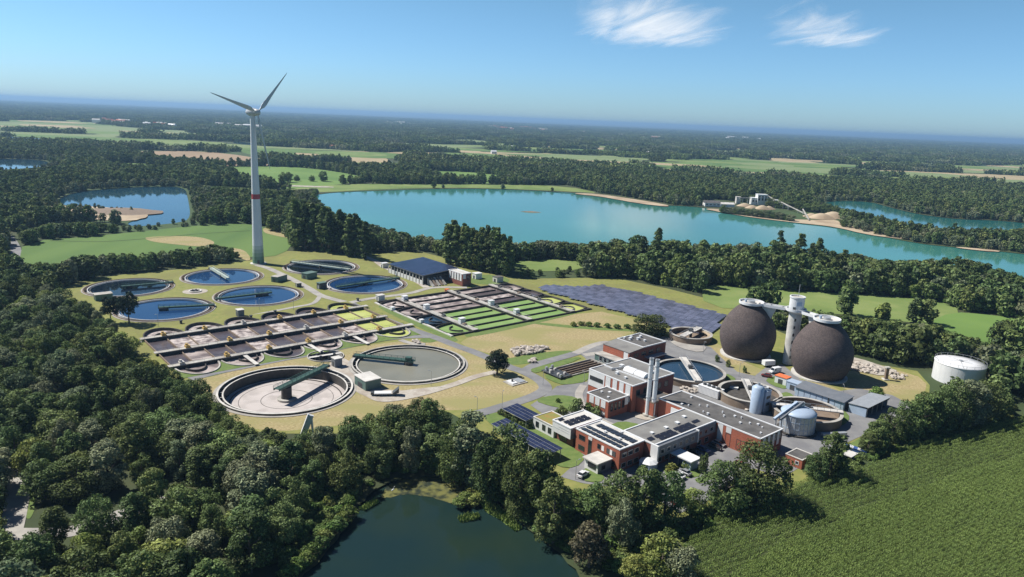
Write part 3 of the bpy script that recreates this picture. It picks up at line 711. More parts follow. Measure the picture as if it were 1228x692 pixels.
# pump pit near the two settling tanks
px_, pr_ = PIT
root = thing('pump_pit', 'small round pump pit of dark pipes on the lawn between the settling tanks', 'pit', (px_[0], px_[1], 0))
MB().ring(pr_ - .4, pr_, -2, .5, 48).build('pit_wall', 'concrete', root)
MB().disc(pr_ - .4, -1.6, 48).build('water', 'dark_water', root)
for k in range(6):
    a = k * math.pi / 3 + .2
    MB().cyl(.55, -1.7, 1.4, 12, 3.6 * math.cos(a), 3.6 * math.sin(a)).build('screw_pump_head', 'dark_metal', root)
MB().box(-7, 7, -.8, .8, .5, .7).build('walkway', 'concrete_pale', root, None, .6)
for (cx_, cy_, lb) in ((234, 349.5, 'small round valve pit on the lawn between four clarifiers'), ):
    p = g(cx_, cy_); root = thing('valve_pit', lb, 'pit', (p[0], p[1], 0))
    MB().ring(2.6, 3.4, 0, .6, 32).build('pit_wall', 'concrete_pale', root); MB().disc(2.6, .25, 32).build('pit_cover', 'concrete_dark', root)
    for k in range(4): MB().cyl(.35, .2, 1.1, 10, 1.3 * math.cos(k * 1.57), 1.3 * math.sin(k * 1.57)).build('valve_wheel', 'dark_metal', root)
    MB().ring(3.4, 6.5, .0, .1, 32).build('gravel_ring', 'gravel', root)

# ------------------------------------------------------------------ aeration basin one (dark walkways along a)
def site_thing(name, label, cat, a, b, group=None, rot=0): 
    x, y = W(a, b); return thing(name, label, cat, (x, y, 0), T + rot, group)
B = site_thing('aeration_basin', 'brown aeration basin of many foaming cells with rounded ends and yellow drives', 'basin', 0, 0)
a0, a1, b0, b1 = B1
WK = [287.3, 307.0, 329.5]
NC = 12; cw = (a1 - a0) / NC
row1 = 'dffdfdfddmgg'; row2 = 'dmddfddmdfgg'
CM = {'d': 'sludge_water', 'f': 'sludge_foam', 'm': 'sludge_mix', 'g': 'algae_yellow'}
def wallbar(root, x0, x1, y0, y1, z0, z1, m='concrete_dark', name='wall'): return MB().box(x0, x1, y0, y1, z0, z1).build(name, m, root)
for row, (y0, y1) in ((row1, (WK[1], WK[2])), (row2, (WK[0], WK[1]))):
    for i, ch in enumerate(row):
        MB().box(a0 + i * cw + .2, a0 + (i + 1) * cw - .2, y0 + 1.0, y1 - 1.0, -1.2, -.45 + .02 * (i % 3)).build('cell_water', CM[ch], B)
    for i in range(NC + 1):
        wallbar(B, a0 + i * cw - .2, a0 + i * cw + .2, y0 + 1.0, y1 - 1.0, -1.6, .25 if i not in (0, NC) else .8, 'concrete_brown', 'divider_wall')
MB().box(a0 - .2, a1 + .2, b0 - .2, b1 + .2, -1.9, -1.7).build('basin_floor', 'concrete_dark', B)
for i, y in enumerate(WK):
    MB().box(a0 - 1.5, a1 + (4.5, 1.5, 3.0)[i], y - 1.35, y + 1.35, .95, 1.25).build('walkway', 'concrete', B)
    MB().box(a0 - .5, a1 + .2, y - 1.0, y + 1.0, -1.6, .95).build('channel_wall', 'concrete_dark', B)
    for s in (-1, 1):
        t = MB()
        for k in range(28): x = a0 + (a1 - a0) * k / 27; t.bar((x, y + s * 1.28, 1.25), (x, y + s * 1.28, 2.2), .06)
        t.bar((a0, y + s * 1.28, 2.2), (a1, y + s * 1.28, 2.2), .07); t.build('railing', 'dark_metal', B)
    for k in range(6):
        x = a0 + cw * (2 * k + (.4, 1.3, .9)[i]); q = 'yellow_paint' if (k + i) % 4 else 'concrete_pale'
        d = MB(); d.box(x - .9, x + .9, y - 1.2, y + 1.2, 1.25, 2.3); d.cyl(.55, 2.3, 3.1, 12, x - .3, y); d.build('aerator_drive', q, B)
# rounded ends: six turns on each long side
for k in range(6):
    xc = a0 + cw * (2 * k + 1); rr = cw - .3
    kind = 'ffmddg'[k]; kind2 = 'mmdfmg'[k]
    up_r = 13.2
    def arc(cx, cy, rx, ry, th, z0, z1, t0, t1, n=20):
        m = MB(); vs = []
        for i in range(n + 1):
            t = t0 + (t1 - t0) * i / n
            for q, z in ((0, z0), (0, z1), (th, z1), (th, z0)): vs.append((cx + (rx - q) * math.cos(t), cy + (ry - q) * math.sin(t), z))
        return m.add(vs, [(4 * i + j, 4 * (i + 1) + j, 4 * (i + 1) + (j + 1) % 4, 4 * i + (j + 1) % 4) for i in range(n) for j in range(4)])
    arc(xc, WK[2] + 1.0, rr, up_r, .5, -1.6, .9, 0, math.pi).build('end_wall', 'concrete_dark', B)
    arc(xc, WK[2] + 1.0, rr * .5, up_r * .5, .4, -1.6, .35, .15, math.pi - .15).build('guide_wall', 'concrete_dark', B)
    MB().add([(xc + (rr - .3) * math.cos(math.pi * i / 20), WK[2] + 1 + (up_r - .3) * math.sin(math.pi * i / 20), -.4) for i in range(21)], [tuple(range(21))]).build('cell_water', CM[kind], B)
    lo_r = WK[0] - 1 - b0
    arc(xc, WK[0] - 1.0, rr, lo_r, .6, -1.6, .55, math.pi, 2 * math.pi).build('end_wall', 'concrete', B)
    arc(xc + (2 if k % 2 else -1), WK[0] - 1.0, rr * .5, lo_r * .55, .35, -1.6, .5, math.pi + .4, 2 * math.pi - .2).build('guide_wall', 'concrete_dark', B)
    MB().add([(xc + (rr - .3) * math.cos(math.pi + math.pi * i / 20), WK[0] - 1 + (lo_r - .3) * math.sin(math.pi + math.pi * i / 20), -.4) for i in range(21)], [tuple(range(21))]).build('cell_water', CM[kind2], B)
# aprons filling the corners between the turns, with the turns cut out
apr = lambda y0, y1: rect(a0, a1, y0, y1)
def apron(name, y0, y1, sgn, yy, ry, m):
    hs = []
    for k in range(6):
        xc = a0 + cw * (2 * k + 1)
        hs.append([(xc + (cw - .3) * math.cos(math.pi * i / 24), yy + sgn * ry * math.sin(math.pi * i / 24)) for i in range(25)])
    return sheet(name, [(a0, y0), (a1, y0), (a1, y1), (a0, y1)], .18, m, holes=hs, parent=B, kind=None)
apron('lawn_apron', WK[2] + .9, b1, 1, WK[2] + 1, up_r, 'lawn')
apron('lawn_apron', b0 - .2, WK[0] - .9, -1, WK[0] - 1, lo_r, 'lawn_green')
for k, x in enumerate((100, 128, 150)):
    MB().box(x - .8, x + .8, b0 - 1.5, WK[0] - 1, .6, .85).build('access_bridge', 'concrete_pale', B)

# ------------------------------------------------------------------ aeration basin two (pale walkways along b)
B = site_thing('aeration_basin', 'aeration basin with pale walkways and bright green lanes beside the dry meadow', 'basin', 0, 0)
a0, a1, b0, b1 = B2; WA = [203.0, 238.0, 268.8]
nl = 8; lw = (b1 - b0) / nl
lanes = {0: 'ggggmmff', 1: 'ggggdfdm'}
CM2 = dict(CM, g='algae_green', y='algae_yellow', b='thickener_water')
for s in range(2):
    x0, x1 = WA[s] + 1.6, WA[s + 1] - 1.6
    for i in range(nl):
        ch = lanes[s][i]
        MB().box(x0, x1, b0 + i * lw + .2, b0 + (i + 1) * lw - .2, -1.2, -.3 + .02 * (i % 3)).build('lane_water', CM2[ch], B)
        if i: wallbar(B, x0 + (1.8 if i % 2 else 0), x1 - (1.8 if i % 2 else 0), b0 + i * lw - .22, b0 + i * lw + .22, -1.6, .8 if i % 2 == 0 else .45, 'concrete_dark', 'divider_wall')
for i, x in enumerate(WA):
    MB().box(x - 1.6, x + 1.6, b0 - .5, b1 + .5, 1.0, 1.3).build('walkway', 'concrete', B)
    MB().box(x - 1.0, x + 1.0, b0 + .3, b1 - .3, -1.6, 1.0).build('channel_wall', 'concrete_brown', B)
    for s in (-1, 1):
        t = MB()
        for k in range(18): y = b0 + (b1 - b0) * k / 17; t.bar((x + s * 1.5, y, 1.3), (x + s * 1.5, y, 2.2), .06)
        t.bar((x + s * 1.5, b0, 2.2), (x + s * 1.5, b1, 2.2), .07); t.build('railing', 'concrete_pale', B)
    for k in range(4):
        y = b0 + lw * (2 * k + 1)
        MB().box(x - .9, x + .9, y - .8, y + .8, 1.3, 2.2).build('aerator_drive', 'dark_metal' if k % 2 else 'concrete_brown', B)
for x, y in ((203, b0 + lw * 7.2), (203, b0 + lw * 4.8), (238, b0 + lw * 1.2), (203.5, b0 + 12), (238, b0 + lw * 3.6)):
    d = MB(); d.box(x - 1.4, x + 1.4, y - 1.1, y + 1.1, 1.3, 3.9); d.box(x - 1.6, x + 1.6, y - 1.3, y + 1.3, 3.9, 4.05); d.build('switch_cabinet', 'white_paint', B)
for k in range(4):
    yc = b0 + lw * (2 * k + 1)
    for sx, xw, ends, ch in ((-1, WA[0], a0, 'gbmf'[k]), (1, WA[2], a1, 'yydm'[k])):
        le = abs(ends - xw) - 1.4
        MB().add([(xw + sx * 1.4, yc - lw + .2, -.3), (xw + sx * 1.4, yc + lw - .2, -.3)] + [(xw + sx * (1.4 + le * math.cos(t)) if False else xw + sx * (1.4 + (le - .5) * min(1, 1.25 * math.cos(t))), yc + (lw - .25) * math.sin(t), -.3) for t in [math.pi / 2 - math.pi * i / 16 for i in range(17)]],
                 [tuple(range(19))]).build('lane_water', CM2[ch], B)
        m = MB(); vs = []
        for i in range(17):
            t = math.pi / 2 - math.pi * i / 16
            for q, z in ((0, -1.6), (0, .75), (.5, .75), (.5, -1.6)): vs.append((xw + sx * (1.4 + (le - q) * min(1, 1.25 * math.cos(t))), yc + (lw - .1 - q * .5) * math.sin(t), z))
        m.add(vs, [(4 * i + j, 4 * (i + 1) + j, 4 * (i + 1) + (j + 1) % 4, 4 * i + (j + 1) % 4) for i in range(16) for j in range(4)])
        m.build('end_wall', 'concrete_dark', B)
        m = MB(); vs = []
        for i in range(13):
            t = 1.2 - 2.4 * i / 12
            for q, z in ((0, -1.6), (0, .4), (.4, .4), (.4, -1.6)): vs.append((xw + sx * (1.6 + (le * .55 - q) * math.cos(t)), yc + (lw * .55 - q) * math.sin(t), z))
        m.add(vs, [(4 * i + j, 4 * (i + 1) + j, 4 * (i + 1) + (j + 1) % 4, 4 * i + (j + 1) % 4) for i in range(12) for j in range(4)])
        m.build('guide_wall', 'concrete_dark', B)
MB().box(a0 - .6, a0 + .6, b0 - .5, b1 + .5, -1.6, .55).build('outer_wall', 'concrete_pale', B)
MB().box(a1 - .7, a1, b0 - .5, b1 + .5, -1.6, .5).build('outer_wall', 'concrete_dark', B)
MB().box(a0 + .6, a1 - .7, b0 - .5, b0 + .15, -1.6, .85).build('outer_wall', 'concrete_dark', B)
MB().box(a0 + .6, a1 - .7, b1 - .15, b1 + .5, -1.6, .85).build('outer_wall', 'concrete_dark', B)
MB().box(a0 + .6, a1 - .7, b0 + .15, b1 - .15, -1.75, -1.6).build('basin_floor', 'concrete_dark', B)
for x, y in ((b0 + lw * 2.9, 0), (b0 + lw * 6, 0)): MB().box(a0 - 1.0, a0 + 1.0, x - 1, x + 1, .55, 2.1).build('switch_cabinet', 'white_paint', B)
# rectangular grit channels
B = site_thing('grit_channel', 'rectangular tank of narrow dark channels on green lawn beside the brick hall', 'basin', 0, 0)
a0, a1, b0, b1 = SETT
MB().box(a0, a1, b0, b1, -1.8, -1.6).build('basin_floor', 'dark_water', B)
for i in range(6):
    y = b0 + (b1 - b0) * i / 5; MB().box(a0, a1, y - .2, y + .2, -1.7, .7 if i in (0, 5) else .55).build('channel_wall', 'concrete' if i in (0, 5) else 'concrete_brown', B)
    if i < 5: MB().box(a0 + 3, a1 - .5, y + .2, y + (b1 - b0) / 5 - .2, -1.6, -.2).build('channel_water', 'dark_water', B)
MB().box(a0 - 3.5, a0 + 3, b0 - .6, b1 + .6, .75, 1.0).build('inlet_platform', 'dark_metal', B)
rg = random.Random(4)
for k in range(9): x, y = rg.uniform(a0 - 3, a0 + 2.5), rg.uniform(b0, b1); MB().box(x - .5, x + .5, y - .4, y + .4, 1.0, 1.0 + rg.uniform(.5, 1.6)).build('inlet_gate', rg.choice(['dark_metal', 'steel_grey', 'concrete_pale']), B)
MB().box(a1 - .3, a1 + .3, b0, b1, -1.7, .8).build('channel_wall', 'concrete', B); MB().box(a0 - .3, a0 + .2, b0, b1, -1.7, .7).build('channel_wall', 'concrete', B)
# covered pit in the meadow
p = g(618, 458.5); B = thing('covered_shaft', 'flat concrete shaft with pale cover plates in the dry meadow', 'shaft', (p[0], p[1], 0), T)
MB().box(-4, 4, -3, 3, 0, .35).build('slab', 'concrete', B); MB().box(-3, -.4, -2, 2, .35, .7).build('cover_plate', 'white_paint', B); MB().box(.4, 3.4, -2.2, 2.2, .35, .6).build('cover_plate', 'steel_grey', B)
MB().cyl(.4, .7, 1.6, 10, -1.6, 0).build('vent_pipe', 'dark_metal', B)
# ------------------------------------------------------------------ buildings
def bld(name, label, a0, b0, cat='building', group=None, z=.1):
    x, y = W(a0, b0); return thing(name, label, cat, (x, y, z), T, group)
def facebox(mb, face, A, Bw, u0, u1, z0, z1, d0, d1):
    """box on a wall: u along the wall, d0..d1 outwards. faces: '-x','-y','+x','+y' of a block A x Bw"""
    if face == '-x': return mb.box(-d1, -d0, u0, u1, z0, z1)
    if face == '+x': return mb.box(A + d0, A + d1, u0, u1, z0, z1)
    if face == '-y': return mb.box(u0, u1, -d1, -d0, z0, z1)
    return mb.box(u0, u1, Bw + d0, Bw + d1, z0, z1)
def window(root, face, A, Bw, u0, u1, z0, z1, fm='white_paint', name='window', gm='window_glass', off=(0, 0)):
    t = .12
    f = MB()
    for q in ((u0, u1, z0, z0 + t), (u0, u1, z1 - t, z1), (u0, u0 + t, z0 + t, z1 - t), (u1 - t, u1, z0 + t, z1 - t)): facebox(f, face, A, Bw, *q, -.05, .10)
    if u1 - u0 > 1.8:
        k = int((u1 - u0) / 1.4)
        for i in range(1, k): u = u0 + (u1 - u0) * i / k; facebox(f, face, A, Bw, u - .05, u + .05, z0 + t, z1 - t, -.05, .09)
    w = f.build(name, fm, root, (off[0], off[1], 0))
    facebox(MB(), face, A, Bw, u0 + t / 2, u1 - t / 2, z0 + t / 2, z1 - t / 2, -.04, .045).build('pane', gm, w)
    return w
def panel(root, face, A, Bw, u0, u1, z0, z1, m, name='facade_panel', d=.06, off=(0, 0)):
    return facebox(MB(), face, A, Bw, u0, u1, z0, z1, -.02, d).build(name, m, root, (off[0], off[1], 0))
def block(root, x0, x1, y0, y1, z0, z1, wm, rm, cop='white_paint', ph=.35):
    w = MB().box(x0, x1, y0, y1, z0, z1 - .02).build('wall', wm, root)
    MB().box(x0 + .3, x1 - .3, y0 + .3, y1 - .3, z1 - .02, z1 + .08).build('roof', rm, root)
    c = MB()
    c.box(x0 - .12, x1 + .12, y0 - .12, y0 + .3, z1 - .02, z1 + ph); c.box(x0 - .12, x1 + .12, y1 - .3, y1 + .12, z1 - .02, z1 + ph)
    c.box(x0 - .12, x0 + .3, y0 + .3, y1 - .3, z1 - .02, z1 + ph); c.box(x1 - .3, x1 + .12, y0 + .3, y1 - .3, z1 - .02, z1 + ph)
    c.build('parapet', cop, root)
    return w
def pv_rows(root, x0, x1, y0, y1, z, along='x', rows=2, gap=.5, m='pv_dark', seg=2.2):
    """rows of roof panels; each panel its own part"""
    if along == 'x':
        rh = (y1 - y0) / rows; n = max(1, int((x1 - x0) / seg)); w = (x1 - x0) / n; dp = rh - gap; me = MB().prism([(0, 0), (w - .22, 0), (w - .22, dp), (0, dp)], [0, 0, .25, .25], [.06, .06, .31, .31]).mesh('solar_panel', m)
        for r in range(rows):
            for k in range(n): link('solar_panel', me, root, (x0 + k * w, y0 + r * rh, z))
    else:
        rw = (x1 - x0) / rows; n = max(1, int((y1 - y0) / seg)); w = (y1 - y0) / n; dp = rw - gap; me = MB().prism([(0, 0), (dp, 0), (dp, w - .3), (0, w - .3)], [.25, 0, 0, .25], [.31, .06, .06, .31]).mesh('solar_panel', m)
        for r in range(rows):
            for k in range(n): link('solar_panel', me, root, (x0 + r * rw, y0 + k * w, z))
def vents(root, spots, z, m='white_paint', name='roof_vent'):
    for x, y, w, h in spots:
        b = MB().box(x - w / 2, x + w / 2, y - w / 2, y + w / 2, z, z + h); b.box(x - w * .62, x + w * .62, y - w * .62, y + w * .62, z + h, z + h + .12); b.build(name, m, root)
# machine hall
A, Bw, H_ = 23.5, 21.5, 10.0
r = bld('machine_hall', 'tall brick machine hall with white upper panels and white barrel skylights', 190, 154)
block(r, 0, A, 0, Bw, 0, H_, 'brick_shaded', 'roof_grey')
panel(r, '-x', A, Bw, 0, .9, 0, H_ - .1, 'brick_red'); panel(r, '-x', A, Bw, 0.9, Bw, 0, 3.6, 'brick_red', d=.05)  # brighter brick laid over the sunlit face only
panel(r, '-x', A, Bw, 13.5, 21.5, 4.0, H_ - .05, 'white_render', d=.1)
window(r, '-x', A, Bw, 14.2, 20.8, 6.4, 8.0, 'dark_metal', off=(-.1, 0))
for u in (10.6, 7.4, 4.2, 1.0):
    panel(r, '-x', A, Bw, u, u + 2.4, 5.6 if u != 1.0 else 3.7, H_ - .1, 'white_render', d=.09)
    if u != 1.0: window(r, '-x', A, Bw, u, u + 2.4, 3.8, 5.5, 'dark_metal')
for u in (9.5, 6.3, 3.3, 13): panel(r, '-x', A, Bw, u, u + .8 if u < 13 else u + .45, 3.6, H_ - .1, 'brick_red', d=.12, name='pilaster')
for u in (2, 6, 10, 14, 18): window(r, '-y', A, Bw, u, u + 2.2, 6, 8.2, 'dark_metal')
for i, (x, y) in enumerate(((9.5, 3.0), (9.5, 8.2))):
    b = MB(); n = 10
    vs = [(x + (2.1 * math.cos(math.pi * k / n)) + 2, yy, H_ + .1 + 1.5 * math.sin(math.pi * k / n)) for yy in (y, y + 4.9) for k in range(n + 1)]
    b.add(vs, [(k, k + 1, n + 2 + k, n + 1 + k) for k in range(n)] + [tuple(range(n + 1))[::-1], tuple(range(n + 1, 2 * n + 2))]); b.build('barrel_skylight', 'white_paint', r)
MB().box(7.6, 7.9, .3, Bw - .3, H_ + .08, H_ + .5).build('roof_kerb', 'white_paint', r)
vents(r, ((5, 12, .9, .7), (4, 7, .8, .5), (12, 16, 1.3, 1.0), (17, 5, 1.0, .8)), H_ + .08)
MB().bar((6, 16, H_ + .6), (15, 14, H_ + .6), .5, .5).build('air_duct', 'steel_grey', r)
# low block
A, Bw, H_ = 10.6, 10.5, 6.0
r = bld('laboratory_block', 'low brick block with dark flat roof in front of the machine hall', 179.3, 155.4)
block(r, 0, A, 0, Bw, 0, H_, 'brick_shaded', 'roof_dark')
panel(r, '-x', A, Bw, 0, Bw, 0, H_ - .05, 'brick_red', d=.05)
for u in (1.4, 4.2, 7.0):
    panel(r, '-x', A, Bw, u, u + 2.1, 3.2, H_ - .1, 'white_render', d=.1); window(r, '-x', A, Bw, u, u + 2.1, 1.7, 3.1, 'dark_metal'); panel(r, '-x', A, Bw, u, u + 2.1, .3, 1.6, 'white_render', d=.1)
for u in (1.2, 3.2, 5.2, 7.2): window(r, '-y', A, Bw, u, u + 1.2, 2.2, 5.2, 'dark_metal')
panel(r, '-y', A, Bw, 8.6, 10.4, 3, H_ - .1, 'white_render', d=.1)
vents(r, ((3, 3, .6, .3), (7, 6, .8, .3), (5, 8, .6, .3)), H_ + .08)
# brick link between hall and long wing
r = bld('boiler_house', 'windowless brick boiler house behind the twin white chimneys', 192.5, 146.1)
block(r, 0, 11, 0, 7.7, 0, 5.6, 'brick_shaded', 'roof_dark', 'concrete_brown')
panel(r, '-x', 11, 7.7, 0, 7.7, 0, 5.5, 'brick_red', d=.04)
# twin chimneys
for i, (px, py, lb) in enumerate(((775.5, 499, 'white steel chimney beside its twin, the one closer to the laboratory block'), (782.3, 501, 'white steel chimney beside its twin, the one closer to the long brick wing'))):
    p = g(px, py); r = thing('chimney', lb, 'chimney', (p[0], p[1], .1), 0)
    MB().cyl(1.5, 0, .8, 20).build('foundation', 'concrete', r); MB().cyl(.74, .8, 21.0, 24).build('flue', 'white_paint', r, smooth=False)
    MB().ring(.5, .8, 21.0, 21.7, 24).build('flue_cap', 'steel_grey', r)
    for z in (7, 14, 19): MB().ring(.75, .86, z, z + .25, 24).build('flue_band', 'steel_grey', r)
    MB().bar((.8, .2, 1), (.8, .2, 20.5), .25, .12).build('ladder', 'steel_grey', r)
# hall beside the grit channels
A, Bw, H_ = 24.5, 15.0, 7.0
r = bld('screening_hall', 'brick screening hall with grey flat roof and glazed low porch', 227, 187.4)
MB().prism([(0, 0), (9, 0), (9, Bw), (0, Bw)], 0, [6.2, 7.0, 7.0, 6.2]).build('wall', 'brick_shaded', r)
MB().prism([(-.2, -.2), (9, -.2), (9, Bw + .2), (-.2, Bw + .2)], [6.21, 7.01, 7.01, 6.21], [6.45, 7.25, 7.25, 6.45]).build('roof', 'roof_grey', r)
block(r, 9, A, 0, Bw, 0, H_, 'brick_shaded', 'roof_dark', ph=.45)
panel(r, '-x', A, Bw, 3.2, Bw - .1, 2.9, 6.1, 'brick_red'); panel(r, '-x', A, Bw, .6, 3.0, .3, 6.1, 'white_render', d=.08); panel(r, '-x', A, Bw, 0, .5, 0, 6.1, 'brick_red')
MB().box(-5, -.1, 2.0, Bw, 0, 2.7).build('porch', 'kiosk_green', r); MB().box(-5.3, -.1, 1.8, Bw + .2, 2.7, 3.0).build('porch_roof', 'concrete', r)
for u in (2.6, 5.2, 7.8, 10.4): window(r, '-x', A, Bw, u, u + 2.0, .4, 2.4, 'white_paint', off=(-5, 0))
for u in (3, 8, 13, 18): window(r, '-y', A, Bw, u, u + 3, 3.6, 5.2, 'dark_metal')
MB().box(10, 22, -3, -.1, 2.6, 2.9).build('canopy', 'steel_grey', r)
vents(r, ((13, 11, 1, .9), (15.5, 12.5, .9, .8), (16, 9, 1, 1), (20, 11, .9, .8), (17, 6, .8, .6), (12, 13.5, .7, .7)), H_ + .08)
# long brick wing
A, Bw, H_ = 13.0, 40.0, 6.9
r = bld('workshop_wing', 'long brick workshop wing with dark flat roof dotted with small vents', 195, 106)
block(r, 0, A, 0, Bw, 0, H_, 'brick_shaded', 'roof_dark')
panel(r, '-x', A, Bw, 0, 16.6, 0, H_ - .05, 'brick_red', d=.05)
for u, w in ((13.5, 1.9), (10.4, 1.9)): panel(r, '-x', A, Bw, u, u + w, 0 if u > 12 else 4.8, H_ - .1, 'white_render', d=.1)
window(r, '-x', A, Bw, 10.4, 12.3, .3, 4.6, 'dark_metal', 'door'); window(r, '-x', A, Bw, 2.4, 8.2, .6, 4.0, 'dark_metal', 'garage_door')
for u in (1.5, 4.3, 7.1, 9.9): panel(r, '-y', A, Bw, u, u + 1.3, 2.5, H_ - .1, 'white_render', d=.08); window(r, '-y', A, Bw, u + 1.35, u + 2.6, 4, 6.5, 'dark_metal')
rg = random.Random(8)
vents(r, [(rg.uniform(2, 11), 2.5 + 2.1 * k, rg.choice((.35, .45, .6)), rg.uniform(.25, .6)) for k in range(16)], H_ + .08)
panel(r, '-x', A, Bw, 30.0, 40.0, 0, H_ - .05, 'brick_red', d=.05); panel(r, '-x', A, Bw, 31, 34.5, 3, 5.8, 'white_render', d=.12)
# grey clad wing
A, Bw, H_ = 31.2, 12.4, 7.0
r = bld('office_wing', 'two storey office wing clad in grey metal over dark brick, solar panels on roof', 163.7, 122.5)
block(r, 0, A, 0, Bw, 0, H_, 'brick_shaded', 'roof_grey')
panel(r, '-y', A, Bw, .4, 20, 3.2, H_ - .05, 'grey_panel', d=1.2, name='clad_storey'); panel(r, '-y', A, Bw, 20.6, A, 3.4, H_ - .05, 'grey_panel', d=.3, name='clad_storey')
b = MB().prism([(-.3, -1.5), (.35, -1.5), (.35, 1.2), (-.3, 1.2)], [0.4, .4, 3.5, 3.5], H_ + .3); b.build('fin_wall', 'white_render', r)
b = MB().prism([(20.1, -1.4), (20.55, -1.4), (20.55, -.1), (20.1, -.1)], [3, 3, 3, 3], H_ + .2); b.build('fin_wall', 'white_render', r)
for u in (1.6, 4.6, 7.6, 10.6, 13.6, 16.6): window(r, '-y', A, Bw, u, u + 1.7, 4.2, 5.8, 'steel_grey', off=(0, -1.18))
for u in (22, 25, 28): window(r, '-y', A, Bw, u, u + 1.7, 4.2, 5.8, 'steel_grey', off=(0, -.28))
for u in (2, 5.5, 9, 12.5, 16, 22, 26): window(r, '-y', A, Bw, u, u + 2.0, .8, 2.6, 'steel_grey')
panel(r, '+y', A, Bw, 0, A, 0, H_ - .1, 'white_render', d=.05)
pv_rows(r, 4.5, 13.0, .9, 4.5, H_ + .15, 'x', 2, .35); pv_rows(r, 14, 22.5, .9, 4.5, H_ + .15, 'x', 2, .35); pv_rows(r, 23.5, 27, 2.8, 4.5, H_ + .15, 'x', 1, .35); pv_rows(r, 1.2, 3.8, 2.6, 4.6, H_ + .15, 'x', 1, .35)
vents(r, ((6, 6, .9, .35), (13, 6, 1, .35), (19, 6.2, 1.1, .4), (25, 8, 1.0, .4)), H_ + .08)
# red office
A, Bw, H_ = 11.0, 18.2, 7.0
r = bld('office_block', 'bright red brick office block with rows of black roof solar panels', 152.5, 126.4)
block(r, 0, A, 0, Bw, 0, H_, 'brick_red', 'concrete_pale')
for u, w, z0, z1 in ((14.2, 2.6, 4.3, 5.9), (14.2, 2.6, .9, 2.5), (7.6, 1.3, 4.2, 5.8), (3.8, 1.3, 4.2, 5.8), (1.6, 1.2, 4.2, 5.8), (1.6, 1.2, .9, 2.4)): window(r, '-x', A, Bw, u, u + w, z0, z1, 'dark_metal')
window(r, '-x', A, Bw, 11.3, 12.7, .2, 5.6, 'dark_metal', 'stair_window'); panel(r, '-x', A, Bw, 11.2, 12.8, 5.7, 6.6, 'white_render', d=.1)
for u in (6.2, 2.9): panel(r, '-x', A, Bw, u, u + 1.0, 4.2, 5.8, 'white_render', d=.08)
panel(r, '-y', A, Bw, .3, A, 0, H_ - .05, 'brick_shaded', d=.03)  # darker brick laid over the side that lies in shade
for u in (1.0, 3.8, 6.6): window(r, '-y', A, Bw, u, u + 2.2, 4.2, 5.8, 'steel_grey'); window(r, '-y', A, Bw, u, u + 2.2, .9, 2.5, 'steel_grey')
pv_rows(r, .8, 5.4, 1.0, 17.5, H_ + .15, 'y', 2, .4, seg=1.9); pv_rows(r, 6.5, 9.6, 1.0, 16.5, H_ + .15, 'y', 1, .3, seg=1.9)
vents(r, ((5.6, 5, .6, .4), (5.6, 11, .6, .4), (9.8, 8, .6, .3)), H_ + .08)
# white wing with overhanging upper storey
A, Bw, H_ = 14.2, 8.3, 6.6
r = bld('office_pavilion', 'white office pavilion whose upper storey juts out over dark brick', 151.5, 146.0)
block(r, 0, A, 0, Bw, 3.1, H_, 'white_render', 'concrete_pale')
MB().box(1.6, A - .3, .3, Bw - .2, 0, 3.08).build('lower_storey', 'brick_shaded', r)
panel(r, '-y', A, Bw, .2, A, 3.15, H_ - .1, 'grey_panel', d=.05)
window(r, '-x', A, Bw, 3, 6.5, .6, 2.4, 'dark_metal', off=(1.6, 0)); panel(r, '-x', A, Bw, .5, Bw - .5, 4.6, 4.7, 'steel_grey', 'facade_joint', d=.03); panel(r, '-x', A, Bw, .5, Bw - 3, 5.4, 5.5, 'steel_grey', 'facade_joint', d=.03)
pv_rows(r, 1.5, 11.5, 1.8, 5.6, H_ + .15, 'x', 2, .5); pv_rows(r, 1.2, 3.6, 6.2, 7.6, H_ + .15, 'x', 1, .3)
# low white annex with sedum roof
A, Bw, H_ = 8.4, 10.0, 3.9
r = bld('office_annex', 'single storey white annex with yellow green sedum roof', 152.4, 154.5)
block(r, 0, A, 0, Bw, 0, H_, 'white_render', 'sedum', 'concrete_pale', .25)
for u in (1.2, 4.0, 7.2): window(r, '-x', A, Bw, u, u + 1.5, 1.0, 3.0, 'dark_metal')
# gate house
A, Bw, H_ = 6.6, 5.8, 3.6
r = bld('gate_house', 'small white gate house with overhanging grey flat roof', 145.6, 128.8)
MB().box(.7, A - .1, .2, Bw - .2, 0, H_ - .35).build('wall', 'white_render', r); MB().box(0, A, -.2, Bw + .2, H_ - .35, H_).build('roof', 'concrete_pale', r)
window(r, '-x', A, Bw, 1.0, 4.2, 1.0, 2.6, 'dark_metal', off=(.7, 0)); panel(r, '-y', A, Bw, .8, A - .2, .05, H_ - .4, 'grey_panel', off=(0, .2), d=.04); window(r, '-y', A, Bw, 2.2, 3.8, .9, 2.4, 'dark_metal', off=(0, .15))
